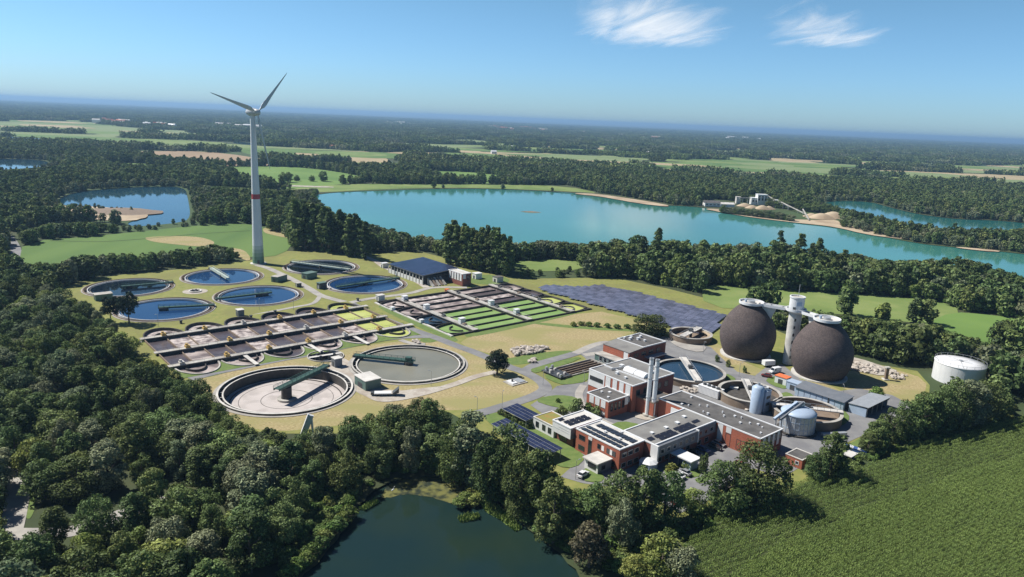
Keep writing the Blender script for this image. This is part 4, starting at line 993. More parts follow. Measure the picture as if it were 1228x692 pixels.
# carports with solar roofs
def carport(label, a0, a1, b0, b1, h, tilt, group):
    r = bld('solar_carport', label, a0, b0, 'carport', group)
    A, Bw = a1 - a0, b1 - b0
    for x in (.6, A - .6):
        for k in range(int(Bw / 4.5) + 1):
            y = .4 + (Bw - .8) * k / int(Bw / 4.5); MB().box(x - .1, x + .1, y - .1, y + .1, 0, h - .1 + (tilt if x > A / 2 else 0) * .8).build('post', 'steel_grey', r)
    MB().prism([(0, 0), (A, 0), (A, Bw), (0, Bw)], [h - .1, h - .1 + tilt, h - .1 + tilt, h - .1], [h, h + tilt, h + tilt, h]).build('roof', 'steel_grey', r)
    nx, ny = 4, int(Bw / 1.75); w, l = A / nx, Bw / ny
    me = MB().prism([(0, 0), (w - .16, 0), (w - .16, l - .07), (0, l - .07)], [0, tilt * (w - .16) / A, tilt * (w - .16) / A, 0], [.05, .05 + tilt * (w - .16) / A, .05 + tilt * (w - .16) / A, .05]).mesh('solar_panel', 'pv_cell')
    for i in range(nx):
        for j in range(ny): link('solar_panel', me, r, (i * w + .08, j * l + .03, h + .02 + tilt * i / nx))
    return r
carport('solar roofed carport beside the hedge and the parking bays', 149.6, 156.4, 165.2, 177.6, 2.9, .5, None)
carport('long solar roofed carport partly hidden under the trees by the lawn', 138.7, 145.0, 142.5, 170.0, 2.9, .5, None)
# hall with solar roof by the wood
A, Bw = 27.0, 41.0
r = bld('solar_roof_hall', 'open sided hall with one huge dark solar roof and a row of white pillars', 234.5, 358.5)
MB().prism([(-.5, -.5), (A, -.5), (A, Bw), (-.5, Bw)], [5.4, 7.6, 7.6, 5.4], [5.7, 7.9, 7.9, 5.7]).build('roof', 'dark_metal', r)
nx, ny = 9, 14; w, l = (A - 1) / nx, (Bw - 1) / ny; dz = 2.2 / (A + .5)
me = MB().prism([(0, 0), (w - .1, 0), (w - .1, l - .1), (0, l - .1)], [0, dz * w, dz * w, 0], [.06, .06 + dz * w, .06 + dz * w, .06]).mesh('solar_panel', 'pv_cell')
for i in range(nx):
    for j in range(ny): link('solar_panel', me, r, (.3 + i * w, .3 + j * l, 5.75 + dz * (i * w + .8)))
for k in range(12):
    y = .3 + k * (Bw - .8) / 11; MB().box(0, .5, y - .25, y + .25, 0, 5.45).build('pillar', 'concrete_pale', r)
    if k < 11: MB().box(.1, .4, y + .7, y + (Bw - .8) / 11 - .7, 0, 2.6).build('wall_panel', 'white_render', r)
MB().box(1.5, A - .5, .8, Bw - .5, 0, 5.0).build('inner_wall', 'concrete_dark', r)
for k in range(5): MB().prism([(3 + k * 2.2, -7), (4.2 + k * 2.2, -7), (4.2 + k * 2.2, -.5), (3 + k * 2.2, -.5)], 0, [.5, .5, 4.2, 4.2]).build('screw_trough', 'concrete_brown' if k % 2 else 'concrete', r)
r = bld('pump_house', 'white and dark brick pump house standing against the solar roofed hall', 253.5, 343.5)
block(r, 0, 6.5, 0, 15.0, 0, 7.4, 'brick_shaded', 'concrete_pale')
for k in range(5): panel(r, '-x', 6.5, 15, 1.0 + 2.8 * k, 2.8 + 2.8 * k, 3.0, 7.2, 'white_render', d=.15); 
for k in range(4): window(r, '-x', 6.5, 15, 2.85 + 2.8 * k, 3.7 + 2.8 * k, 3.6, 6.6, 'dark_metal')
panel(r, '-y', 6.5, 15, .3, 2.4, 4.5, 7.2, 'white_render', d=.1); window(r, '-y', 6.5, 15, 3.2, 5.6, 3.8, 6.4, 'dark_metal')
# long grey shed, open shed
A, Bw, H_ = 7.4, 19.2, 4.2
r = bld('storage_shed', 'long narrow grey metal shed in front of the egg shaped digester', 257.6, 109.4, 'shed')
MB().box(.2, A, 0, Bw, 0, 3.4).build('wall', 'blue_metal', r); MB().prism([(-.3, -.3), (A + .3, -.3), (A + .3, Bw + .3), (-.3, Bw + .3)], [3.4, 4.3, 4.3, 3.4], [3.6, 4.5, 4.5, 3.6]).build('roof', 'grey_panel', r)
MB().prism([(0.2, 0), (A, 0), (A, .2), (.2, .2)], 3.4, [3.5, 4.3, 4.3, 3.5]).build('gable', 'grey_panel', r)
for k in range(8): facebox(MB(), '-x', A, Bw, 1 + k * 2.4, 1.08 + k * 2.4, 0, 3.3, -.2, -.12).build('wall_seam', 'grey_panel', r)
panel(r, '-y', A, Bw, 1.5, 5, .1, 3, 'dark_metal', 'door', .03); facebox(MB(), '-x', A, Bw, 5.6, 6.0, 0, 3.5, -.2, .0).build('downpipe', 'dark_metal', r)
r = bld('open_shed', 'open grey vehicle shed with pitched metal roof, dark inside', 259.2, 101.4, 'shed')
A, Bw = 18.0, 6.6
MB().prism([(-.3, -.6), (A + .3, -.6), (A + .3, Bw + .3), (-.3, Bw + .3)], [3.9, 3.9, 3.3, 3.3], [4.1, 4.1, 3.5, 3.5]).build('roof', 'steel_grey', r)
MB().box(0, .25, .2, Bw, 0, 3.3).build('end_wall', 'blue_metal', r); MB().box(A - .25, A, .2, Bw, 0, 3.3).build('end_wall', 'blue_metal', r); MB().box(.25, A - .25, Bw - .25, Bw, 0, 3.25).build('back_wall', 'grey_panel', r)
for k in range(5): MB().box(.4 + k * 4.2, .6 + k * 4.2, .0, .2, 0, 3.85).build('post', 'steel_grey', r)
# small brick hut and white shelter by the maize
x, y = ab(957, 562); r = bld('brick_hut', 'small flat roofed brick hut between two trees at the yard gate', x, y - 1, 'hut'); block(r, 0, 6.5, 0, 5.5, 0, 3.0, 'brick_red', 'roof_dark', 'concrete_pale', .2); window(r, '-x', 6.5, 5.5, 1, 2.2, 1, 2.2); window(r, '-y', 6.5, 5.5, 2, 3.2, .1, 2.2, 'dark_metal', 'door')
x, y = ab(1016, 556); r = bld('white_shelter', 'low white roofed shelter beside the blue bins at the maize edge', x, y - 1, 'shelter'); MB().box(0, 4.6, 0, 3, 2.3, 2.5).build('roof', 'concrete_pale', r); MB().box(.3, 4.4, .3, 2.8, 0, 2.3).build('wall', 'concrete_dark', r); window(r, '-y', 6, 3, 2, 3, .2, 2, 'white_paint', 'door', off=(0, .3))
# entrance canopy
x, y = ab(829, 556, 3); r = bld('entrance_canopy', 'white flat entrance canopy on a glazed box beside the staff car park', x, y, 'canopy')
A, Bw = 5.0, 12.5
MB().box(0, A, 0, Bw, 3.0, 3.35).build('roof', 'white_paint', r); MB().box(.6, A - .8, .5, 3.6, 0, 3.0).build('glazed_box', 'blue_metal', r)
for yy in (5, 8.5, 12): MB().box(.4, .6, yy - .1, yy + .1, 0, 3).build('post', 'steel_grey', r); MB().box(A - .6, A - .4, yy - .1, yy + .1, 0, 3).build('post', 'steel_grey', r)
# ------------------------------------------------------------------ silos and tanks in the yard
p = g(908, 497); r = thing('silo', 'pale blue twin silo of one round and one square tower behind the long roof', 'silo', (p[0], p[1] + 2, .1), T)
MB().lathe([(.01, 10.6), (1.2, 10.4), (2.2, 9.6), (2.2, 0)], 28).build('round_tower', 'blue_metal', r, smooth=True); MB().cyl(.5, 10.3, 11.4, 12).build('filter_head', 'steel_grey', r)
MB().box(1.6, 5.2, -2.4, .8, 0, 8.2).build('square_tower', 'blue_metal', r)
for z in (2.6, 5.2): MB().box(2.2, 4.6, -2.46, -2.35, z, z + 1.1).build('louvre', 'dark_metal', r)
MB().ring(.9, 1.15, 8.2, 9.4, 12, 3.4, -.8).build('safety_cage', 'white_paint', r)
p = g(954, 524); cx, cy = p[0] + 2.2, p[1] + 5.2
r = thing('steel_tank', 'round grey steel tank with shallow dome roof and slanting conveyors', 'tank', (cx, cy, .1), 0)
MB().lathe([(5.7, 0), (5.7, 7.0)], 48).build('shell', 'steel_grey', r); MB().lathe([(5.9, 6.9), (5.9, 7.1), (4.4, 7.9), (2.4, 8.5), (.01, 8.7)], 48).build('dome_roof', 'blue_metal', r, smooth=True)
for k in range(24): a = 2 * math.pi * k / 24; MB().box(5.68, 5.8, -.06, .06, .2, 6.9).build('stiffener', 'blue_metal', r, None, a)
for z in (2.3, 4.6): MB().ring(5.7, 5.78, z, z + .12, 48).build('shell_band', 'blue_metal', r)
MB().ring(5.7, 6.6, 0, .5, 48).build('footing', 'concrete_dark', r)
for k, (dx, m) in enumerate(((-1.4, 'blue_metal'), (.6, 'grey_panel'))):
    MB().bar((-8.4 + dx, -4.2, 5.6), (.6 + dx, .6, 10.2), .8, .8).build('conveyor', m, r); MB().bar((-7.6 + dx, -3.8, 0), (-7.6 + dx, -3.8, 5.9), .35).build('conveyor_leg', 'steel_grey', r)
MB().box(-1.6, 1.8, .2, 1.4, 8.5, 10.3).build('conveyor_head', 'steel_grey', r)
MB().bar((7, -4.5, .8), (16, -2.5, .8), 1.3, 1.0).build('duct', 'steel_grey', r)
# white gas holder
r = thing('gas_holder', 'big white cylindrical gas holder with railed flat roof among the trees', 'tank', (192.0, 291.5, 0), 0)
MB().lathe([(9.6, 0), (9.6, 8.0)], 64).build('shell', 'white_paint', r, smooth=True); MB().lathe([(9.75, 7.9), (9.75, 8.15), (5, 8.5), (.01, 8.7)], 64).build('roof', 'white_paint', r, smooth=True)
for k in range(20): a = 2 * math.pi * k / 20; MB().box(9.55, 9.65, -.05, .05, 8.1, 9.2).build('railing_post', 'steel_grey', r, None, a)
MB().ring(9.56, 9.64, 9.15, 9.23, 64).build('railing', 'steel_grey', r)
for k in range(5): a = .4 + k * 1.3; MB().bar((0, 0, 8.75), (9.2 * math.cos(a), 9.2 * math.sin(a), 8.22), .12, .06).build('roof_cable', 'dark_metal', r)
MB().cyl(.8, 8.7, 9.1, 16).build('roof_hatch', 'steel_grey', r)
for k in range(26): a = 2 * math.pi * k / 26; MB().box(9.57, 9.62, -.04, .04, .1, 7.9).build('shell_seam', 'tower_white', r, None, a)
# ------------------------------------------------------------------ egg shaped digesters
prof = [(9.0, 0), (10.4, 2.0), (11.4, 4.5), (12.05, 7.2), (12.25, 9.5), (12.1, 11.8), (11.5, 14.0), (10.4, 16.4), (8.9, 18.8), (7.2, 21.0), (5.4, 22.8), (4.0, 23.8)]
def egg(x, y, label):
    r = thing('digester', label, 'digester', (x, y, .1), 0)
    # slate courses, each lapping the one below
    P = []; zs = np.array([q[1] for q in prof]); rs = np.array([q[0] for q in prof])
    fine = np.linspace(0, 23.8, 121)
    # smooth radius curve
    co = np.polyfit(zs, rs, 6); rad = np.polyval(co, fine)
    for i in range(0, 120, 2):
        P += [(rad[i] + .04, fine[i]), (rad[i + 2] + .0, fine[i + 2] - .02)]
    MB().lathe(P, 96).build('shell', 'slate_shingle', r)
    MB().ring(8.6, 11.2, -.1, .45, 64).build('footing', 'concrete_pale', r)
    MB().cyl(3.6, 23.4, 24.4, 40, r1=4.4).build('top_collar', 'concrete', r)
    MB().cyl(5.3, 24.2, 24.55, 40).build('top_platform', 'concrete_pale', r)
    MB().ring(5.1, 5.45, 24.2, 25.3, 40).build('parapet', 'white_paint', r)
    MB().cyl(1.5, 24.55, 25.6, 20).build('gas_dome', 'steel_grey', r); MB().box(-2.6, -1.8, .8, 1.8, 24.55, 25.8).build('valve_box', 'blue_metal', r)
    return r
EG1, EG2 = (108.3, 314.5), (132.4, 290.6)
egg(*EG1, 'dark slate covered egg shaped digester beside the solar field')
egg(*EG2, 'dark slate covered egg shaped digester behind the long grey shed')
tx, ty = g(954.5, 372.5, 24.4)
r = thing('stair_tower', 'white round stair tower between the two dark digesters with sky blue logo patch', 'tower', (tx, ty, .1), 0)
MB().cyl(2.75, 0, 23.6, 40).build('shaft', 'concrete_pale', r)
MB().cyl(3.0, 23.4, 24.4, 40, r1=4.3).build('landing', 'white_paint', r); MB().ring(4.1, 4.35, 24.4, 25.5, 40).build('parapet', 'white_paint', r)
MB().cyl(3.1, 24.4, 30.2, 40).build('head', 'white_paint', r); MB().ring(2.8, 3.3, 30.2, 30.8, 40).build('head_rim', 'white_paint', r); MB().cyl(2.8, 30.1, 30.4, 32).build('head_roof', 'concrete', r)
MB().cyl(.12, 30.5, 36, 8, .5, .5).build('mast', 'steel_grey', r)
aw = math.atan2(-ty, -tx)
MB().box(3.0, 3.16, -1.2, 1.2, 27.0, 28.8).build('window', 'blue_metal', r, None, aw + .35); MB().box(3.0, 3.16, -.6, .6, 24.6, 26.4).build('door', 'dark_metal', r, None, aw - .25)  # blue box stands for the logo mark on the head, though built as window
for k in range(6): MB().box(2.7, 2.79, -.35, .35, 3 + 3.4 * k, 4.3 + 3.4 * k).build('stair_window', 'window_glass', r, None, aw + .1)
for (ex, ey), lb in ((EG1, 'white parapet walkway from stair tower to the digester by the solar field'), (EG2, 'white parapet walkway from stair tower to the digester by the shed')):
    d = Vector((ex - tx, ey - ty, 0)); L_ = d.length; a = math.atan2(d.y, d.x)
    r = thing('high_walkway', lb, 'walkway', (tx, ty, 0), a)
    MB().box(3.9, L_ - 4.6, -1.5, 1.5, 24.1, 24.55).build('deck', 'concrete_pale', r)
    for s in (-1, 1): MB().box(4.2, L_ - 4.9, s * 1.5 - .14, s * 1.5 + .14, 24.1, 25.3).build('parapet', 'white_paint', r)
    b = MB(); b.add([(L_ * .42, y, 24.08) for y in (-.3, .3)] + [(L_ - 5, y, 24.08) for y in (-.3, .3)] + [(L_ - 5, y, 14.0) for y in (-.3, .3)] + [(L_ * .62, y, 14.0) for y in (-.3, .3)], [(0, 2, 4, 6), (7, 5, 3, 1), (0, 1, 3, 2), (4, 5, 7, 6), (6, 7, 1, 0), (2, 3, 5, 4)]); b.build('support_wall', 'concrete_pale', r)
    for k in range(int(L_ / 5)): MB().box(5.5 + 5 * k, 5.8 + 5 * k, -1.3, 1.3, 24.55, 25.1).build('pipe_support', 'dark_metal', r)
# ------------------------------------------------------------------ wind turbine
wx, wy = g(310, 316)
r = thing('wind_turbine', 'tall white three bladed wind turbine with red band and green graded tower foot', 'wind turbine', (wx, wy, 0), 0)
HUB = 98.0
def tr(z): return 3.75 - (3.75 - 1.55) * (z / 95.5) ** .85
def seg(z0, z1, m, name, k=6):
    MB().lathe([(tr(z0 + (z1 - z0) * i / k), z0 + (z1 - z0) * i / k) for i in range(k + 1)], 48).build(name, m, r, smooth=True)
MB().cyl(5.2, 0, .4, 40).build('foundation', 'concrete_pale', r)
for k in range(5): seg(.4 + 2.4 * k, .4 + 2.4 * (k + 1), 'green_ring_%d' % k, 'tower_ring', 2)
seg(12.4, 43.0, 'tower_white', 'tower'); seg(43.0, 46.2, 'red_band', 'red_band', 2); seg(46.2, 95.8, 'tower_white', 'tower', 10)
view = math.atan2(wy, wx)                      # direction from camera to turbine
yaw = view + math.pi + R_(44)                  # rotor axis, towards the camera and to the side
nd = Vector((math.cos(yaw), math.sin(yaw), 0)); sdv = Vector((-nd.y, nd.x, 0))
def axis_lathe(prof, m, name):
    """lathe around the rotor axis; prof (x along axis, radius)"""
    mb = MB(); n = 24; vs = []
    for i in range(n):
        a = 2 * math.pi * i / n
        for x, rr in prof:
            q = nd * x + sdv * (rr * math.cos(a)) + Vector((0, 0, HUB + rr * math.sin(a))); vs.append(q)
    k = len(prof); mb.add(vs, [(i * k + j, ((i + 1) % n) * k + j, ((i + 1) % n) * k + j + 1, i * k + j + 1) for i in range(n) for j in range(k - 1)])
    return mb.build(name, m, r, smooth=True)
axis_lathe([(-5.4, .05), (-5.0, 1.0), (-3.8, 1.9), (-1.8, 2.5), (.5, 2.6), (2.2, 2.4), (2.9, 2.0)], 'blade_grey', 'nacelle')
axis_lathe([(2.95, 2.0), (3.6, 2.1), (4.8, 1.9), (5.8, 1.3), (6.3, .4), (6.35, .02)], 'blade_grey', 'hub')
MB().box(-.5, .5, -.4, .4, HUB + 2.4, HUB + 3.3).build('anemometer', 'steel_grey', r, tuple(nd * -3))
Rb = 37.5
for k, th in enumerate((46, 166, 286)):
    # screen-right is -sdv when looking along view
    rt_ = Vector((math.sin(view), -math.cos(view), 0)); lat = sdv if sdv.dot(rt_) > 0 else -sdv
    rad = lat * math.sin(R_(th)) + Vector((0, 0, 1)) * math.cos(R_(th)); tan = rad.cross(nd)
    mb = MB(); vs = []; secs = [(1.4, .9, .9, 0), (3.5, 1.0, .85, 10), (6, 2.5, .75, 22), (9, 2.7, .6, 18), (15, 2.1, .42, 11), (22, 1.5, .3, 6), (30, .95, .18, 3), (36, .5, .1, 1), (Rb, .15, .04, 0)]
    n = 12
    for (s_, ch, th_, tw) in secs:
        ct, st = math.cos(R_(tw)), math.sin(R_(tw))
        for i in range(n):
            a = 2 * math.pi * i / n; u = ch * (.5 * math.cos(a)) + (ch * .18 if s_ > 3 else 0); v = th_ * .5 * math.sin(a) * (1 if s_ < 4 else (.6 + .4 * math.cos(a)))
            vs.append(nd * (4.4 + v * ct + u * st) + tan * (u * ct - v * st) + rad * s_ + Vector((0, 0, HUB)))
    mb.add(vs, [(j * n + i, j * n + (i + 1) % n, (j + 1) * n + (i + 1) % n, (j + 1) * n + i) for j in range(len(secs) - 1) for i in range(n)] + [tuple(range((len(secs) - 1) * n, len(secs) * n))])
    mb.build('blade', 'blade_grey', r, smooth=True)
MB().box(-.7, .7, -.1, .1, .5, 2.9).build('door', 'dark_metal', r, (tr(0) * math.cos(-1.2), tr(0) * math.sin(-1.2), 0), -1.2 + math.pi / 2)
# ------------------------------------------------------------------ ground solar field
SF = chaikin(gs([(646, 347), (655, 341), (690, 343), (722, 341.5), (760, 349), (872, 377), (856, 397), (838, 401), (800, 391), (760, 378), (700, 361)], 1), 0)
ra = R_(59); rd = np.array([math.cos(ra), math.sin(ra)]); rn = np.array([math.sin(ra), -math.cos(ra)])
SFp = np.array(SF); base = SFp.mean(0)
pit = 3.3; tl = 3.6
tilt = .22
pm = MB().prism([(0, 0), (tl - .12, 0), (tl - .12, 2.95), (0, 2.95)], [0, 0, tilt, tilt], [.07, .07, tilt + .07, tilt + .07]).mesh('solar_panel', 'pv_cell_sky_sheen')
pk = int(70 / pit); nrow = 0
for i in range(-30, 31):
    o = base + rn * (i * pit); us = np.arange(-60, 60, tl); C = o[None] + us[:, None] * rd[None]
    ins = inside(SF, C[:, 0] + rd[0] * tl / 2, C[:, 1] + rd[1] * tl / 2); ks = np.where(ins)[0]
    if len(ks) < 2: continue
    st = C[ks[0]]; nrow += 1
    row = thing('solar_array', 'row of blue grey ground mounted solar panels in the solar field', 'solar panels', (st[0], st[1], .05), ra, 'rows of the ground solar field')
    for k in ks - ks[0]: link('solar_panel', pm, row, (k * tl, -1.4, .75))
    fr = MB()
    for k in range(int(ks[-1] - ks[0]) + 2):
        x = min(k * tl + .1, (ks[-1] - ks[0] + 1) * tl - .3); fr.box(x, x + .1, -1.0, -.9, 0, .8); fr.box(x, x + .1, .9, 1.0, 0, 1.0)
    fr.build('support_frame', 'steel_grey', row)
# ------------------------------------------------------------------ kiosks and small equipment
def kiosk(px, py, w, l, h, m, label, roof='concrete_pale', rot=0, group=None, name='equipment_kiosk'):
    p = g(px, py); r = thing(name, label, 'kiosk', (p[0], p[1], .12), T + rot, group)
    MB().box(-w / 2, w / 2, -l / 2, l / 2, 0, h).build('housing', m, r); MB().box(-w / 2 - .2, w / 2 + .2, -l / 2 - .2, l / 2 + .2, h, h + .25).build('roof', roof, r)
    MB().box(-w / 2 - .05, -w / 2 + .02, -l * .2, l * .2, .1, min(2.1, h - .2)).build('door', 'dark_metal' if m != 'dark_metal' else 'steel_grey', r)
    return r
kiosk(441, 463, 6.5, 8.5, 3.6, 'kiosk_green', 'dark green flat roofed kiosk between the two large settling tanks', 'concrete_pale')
kiosk(404, 439, 3.2, 3.2, 3.4, 'grey_panel', 'small grey blue cabin beside the round pump pit')
kiosk(335, 337, 9, 4.5, 3.2, 'kiosk_green', 'grey green kiosk beside the path to the wind turbine', 'concrete', .5)
kiosk(371, 333.5, 8, 5.0, 3.3, 'kiosk_green', 'dark green kiosk between the two clarifiers by the wood', 'kiosk_green', .3)
kiosk(386, 346, 5.0, 3.0, 3.4, 'dark_metal', 'dark box kiosk on the rim of the clarifier near the solar hall', 'kiosk_green', .2)
kiosk(358, 344, 2.6, 2.6, 2.2, 'dark_metal', 'small dark cabinet on the pale path near the bright blue clarifier', 'concrete')
kiosk(288, 379, 3.0, 3.4, 3.2, 'grey_panel', 'grey cabin above the rounded ends of the brown basin', 'concrete_pale')
kiosk(456, 360, 4.0, 3.0, 2.8, 'white_render', 'white cabin at the corner of the green laned basin')
kiosk(124, 359, 8, 5, 3.0, 'kiosk_green', 'grey green hut half hidden beside the pines and dark clarifier', 'concrete')
kiosk(572, 334, 5, 4, 3.4, 'white_paint', 'white transformer cabin on the grass behind the brick pump house', 'white_paint')
kiosk(597, 338, 5, 4.5, 3.2, 'concrete_pale', 'grey concrete cabin at the far corner of the green laned basin', 'roof_dark')
kiosk(461, 321, 4, 3, 3, 'white_render', 'white cabin touching the end of the solar roofed hall', 'white_paint')
kiosk(938, 460, 3.6, 5.0, 3.0, 'white_paint', 'white kiosk with bright orange roof below the digesters', 'orange_roof')
r = kiosk(952.5, 467, 4.0, 5.0, 3.0, 'blue_metal', 'light blue open shelter at the end of the long grey shed', 'blue_metal')
kiosk(536, 350, 2, 2, 1.4, 'orange_roof', 'small red box on the lawn beside the solar roofed hall', 'orange_roof')
for i, (px, py) in enumerate(((429, 361), (217, 388), (330, 376), (301, 382))):
    kiosk(px, py, 1.0, 1.0, 1.3, 'dark_metal', 'tiny dark control cabinet on the grass verge of the basin path', 'dark_metal', group='control cabinets along the basin path')
# sludge spreader / pallet of gear beside the green kiosk
p = g(462, 474); r = thing('flatbed_trailer', 'white flatbed trailer with dark tipped tray parked on gravel by the green kiosk', 'trailer', (p[0], p[1], .15), .15)
MB().box(-4, 2.2, -1.3, 1.3, .7, 1.1).build('bed', 'white_paint', r); MB().prism([(2.6, -1.4), (5, -1.4), (5, 1.4), (2.6, 1.4)], [.5, 1.2, 1.2, .5], [.9, 3.0, 3.0, .9]).build('tray', 'dark_metal', r)
MB().box(-5.2, -4, -1.0, 1.0, .4, 1.2).build('drawbar_box', 'dark_metal', r)
def wheel_mesh(rr, w):
    mb = MB(); n = 16; vs = []
    for y in (-w / 2, w / 2):
        for i in range(n): vs.append((rr * math.cos(2 * math.pi * i / n), y, rr * math.sin(2 * math.pi * i / n)))
    return mb.add(vs, [tuple(range(n))[::-1], tuple(range(n, 2 * n))] + [(i, (i + 1) % n, n + (i + 1) % n, n + i) for i in range(n)]).mesh('wheel', 'black_rubber')
WHL = wheel_mesh(.33, .24)
for x in (-2.6, 1.0):
    for y in (-1.2, 1.2): link('wheel', WHL, r, (x, y, .35))
# container and white units beside the blue thickener
def container(px, py, l, w, h, m, label, rot=0, top=None):
    p = g(px, py); r = thing('container', label, 'container', (p[0], p[1], .1), T + rot)
    MB().box(-w / 2, w / 2, -l / 2, l / 2, .15, h).build('body', m, r)
    for k in range(int(l / .6)): MB().box(-w / 2 - .05, -w / 2 + .01, -l / 2 + .3 + k * .6, -l / 2 + .55 + k * .6, .25, h - .1).build('rib', m, r)
    MB().box(-w / 2 - .1, w / 2 + .1, -l / 2 - .1, l / 2 + .1, h, h + .15).build('roof', 'white_paint', r)
    if top: 
        for k in range(4): MB().cyl(.7, h + .15, h + .8, 14, 0, -l / 2 + 1.5 + k * (l - 3) / 3).build('fan', 'dark_metal', r)
    return r
container(852, 474, 9, 4.0, 3.2, 'white_paint', 'white cooling container with dark roof fans beside the blue thickener', 0, True)
container(828, 464, 10, 3, 1.6, 'concrete_pale', 'long pale bunker between machine hall and blue thickener', 0)
container(880, 520 - 52, 3, 1.5, 1.2, 'white_paint', 'small white tank cabinet by the drained dark thickener', .4)
# ------------------------------------------------------------------ heaps of stone: each stone its own object
def rock_mesh(seed):
    rg = random.Random(seed); bm = bmesh.new(); bmesh.ops.create_icosphere(bm, subdivisions=1, radius=1)
    for v in bm.verts: v.co *= rg.uniform(.72, 1.2); v.co.z *= .7
    me = bpy.data.meshes.new('stone'); bm.to_mesh(me); bm.free(); me.materials.append(MATS['rock']); return me
ROCKS = [rock_mesh(i) for i in range(5)]
def heap(pts, n, r0, r1, label, name='stone_heap', seed=1, spread=1.0, cat='stones'):
    P = gs(pts); rg = random.Random(seed); c = np.mean(P, 0)
    root = thing(name, label, cat, (c[0], c[1], .05)); Pn = np.array(P); lo, hi = Pn.min(0), Pn.max(0); k = 0; t = 0
    while k < n and t < n * 40:
        t += 1; x, y = rg.uniform(lo[0], hi[0]), rg.uniform(lo[1], hi[1])
        if not inside(P, np.array([x]), np.array([y]))[0]: continue
        s = rg.uniform(r0, r1); o = link('stone', rg.choice(ROCKS), root, (x - c[0], y - c[1], s * .35 + rg.uniform(0, spread * .3)), rg.uniform(0, 6)); o.scale = (s, s * rg.uniform(.7, 1.2), s); k += 1
    return root
heap([(612, 421), (625, 416), (655, 416.5), (657, 420), (640, 425), (618, 427)], 130, .5, 1.25, 'long heap of pale pink rubble on the dry meadow', seed=3, spread=2)
heap([(633, 432), (645, 430), (643, 435), (635, 436)], 10, .6, 1.3, 'few pale slabs at the road fork by the meadow', seed=5)
heap([(1014, 434), (1040, 438), (1060, 444), (1050, 449), (1030, 447), (1013, 442)], 90, .4, 1.3, 'scattered pale stones on gravel behind the digester', seed=6)
heap([(1066, 446), (1088, 451), (1084, 457), (1070, 455)], 30, .4, 1.1, 'small group of pale stones by the hedge near the gas holder', seed=7)
heap([(860, 476), (868, 474), (905, 490), (896, 494)], 70, .35, .8, 'row of white stones along the drained dark thickener', seed=8)
heap([(812, 466), (832, 462), (845, 470), (825, 473)], 50, .4, 1.0, 'pale rubble between the machine hall and the blue thickener', seed=9)
heap([(492, 410), (500, 408), (510, 411.5), (502, 413)], 12, .6, 1.1, 'low stack of pale slabs beside the road below the brown basin', seed=10)
# ------------------------------------------------------------------ vehicles
def car_proto(m, van=False):
    r = thing('parked_car', 'x', 'car')
    L_, w = (4.4, 1.8) if not van else (5.4, 2.0); h1 = .85 if not van else 1.1; h2 = 1.45 if not van else 2.4
    def profile(pts, y0, y1, inset, mm, name):
        n = len(pts); mb = MB(); vs = []
        for y, k in ((y0, 0), (y0 + inset, 1), (y1 - inset, 1), (y1, 0)):
            for x, z in pts:
                vs.append((x, y, z if (k or z < .6) else z - .08))
        fs = [(q * n + i, q * n + (i + 1) % n, (q + 1) * n + (i + 1) % n, (q + 1) * n + i) for q in range(3) for i in range(n)]
        return mb.add(vs, fs + [tuple(range(n))[::-1], tuple(range(3 * n, 4 * n))]).build(name, mm, r, smooth=False)
    hl = L_ / 2
    if not van:
        profile([(-hl, .35), (-hl + .1, .25), (hl - .15, .25), (hl, .4), (hl - .05, .68), (hl - .9, .86), (-hl + .5, .92), (-hl + .05, .85)], -w / 2, w / 2, .12, m, 'body')
        cb = MB(); b_, t_ = .78, .62
        cb.add([(-1.85, -b_, .88), (1.15, -b_, .86), (1.15, b_, .86), (-1.85, b_, .88), (-1.25, -t_, 1.42), (.35, -t_, 1.42), (.35, t_, 1.42), (-1.25, t_, 1.42)], [(0, 1, 5, 4), (1, 2, 6, 5), (2, 3, 7, 6), (3, 0, 4, 7)]); gl = cb.build('windows', 'window_glass', r)
        MB().prism([(-1.28, -.65), (.38, -.65), (.38, .65), (-1.28, .65)], 1.41, 1.47).build('roof', m, r)
    else:
        profile([(-hl, .4), (-hl + .1, .3), (hl - .1, .3), (hl, .5), (hl - .05, 1.0), (hl - .9, 1.2), (hl - 1.5, 2.2), (hl - 1.9, 2.35), (-hl + .1, 2.35), (-hl, 2.1)], -w / 2, w / 2, .1, m, 'body')
        MB().add([(hl - .88, -.9, 1.25), (hl - .88, .9, 1.25), (hl - 1.46, .85, 2.16), (hl - 1.46, -.85, 2.16)], [(0, 1, 2, 3)]).build('windscreen', 'window_glass', r, (.03, 0, .02))
        for s in (-1, 1): MB().box(hl - 2.4, hl - 1.5, s * 1.0 - .02, s * 1.0 + .02, 1.25, 1.95).build('side_window', 'window_glass', r)
    for x in (-hl * .6, hl * .62):
        for y in (-w / 2 + .1, w / 2 - .1): link('wheel', WHL, r, (x, y, .33))
    for s in (-1, 1):
        MB().box(hl - .08, hl + .02, s * .65 - .15, s * .65 + .15, .55, .7).build('headlight', 'white_paint', r); MB().box(-hl - .01, -hl + .06, s * .7 - .12, s * .7 + .12, .6, .78).build('tail_light', 'red_band', r)
    return r
PROTO = {}
def put_car(px, py, m, label, rot, van=False, group=None, name='parked_car', cat=None):
    key = (m, van)
    if key not in PROTO: PROTO[key] = r = car_proto(m, van)
    else: r = copy_tree(PROTO[key])
    p = g(px, py); r.location = (p[0], p[1], .32); r.rotation_euler = (0, 0, rot); r.name = name; tag(r, label, cat or ('van' if van else 'car'), group)
    return r
rp = T - math.pi / 2     # nose towards the building side
put_car(813, 572.5, 'car_white', 'white car parked side by side with a silver one behind the parasol lawn', rp + math.pi)
put_car(820.5, 569, 'car_silver', 'silver car parked beside the white one at the green verge', rp + math.pi)
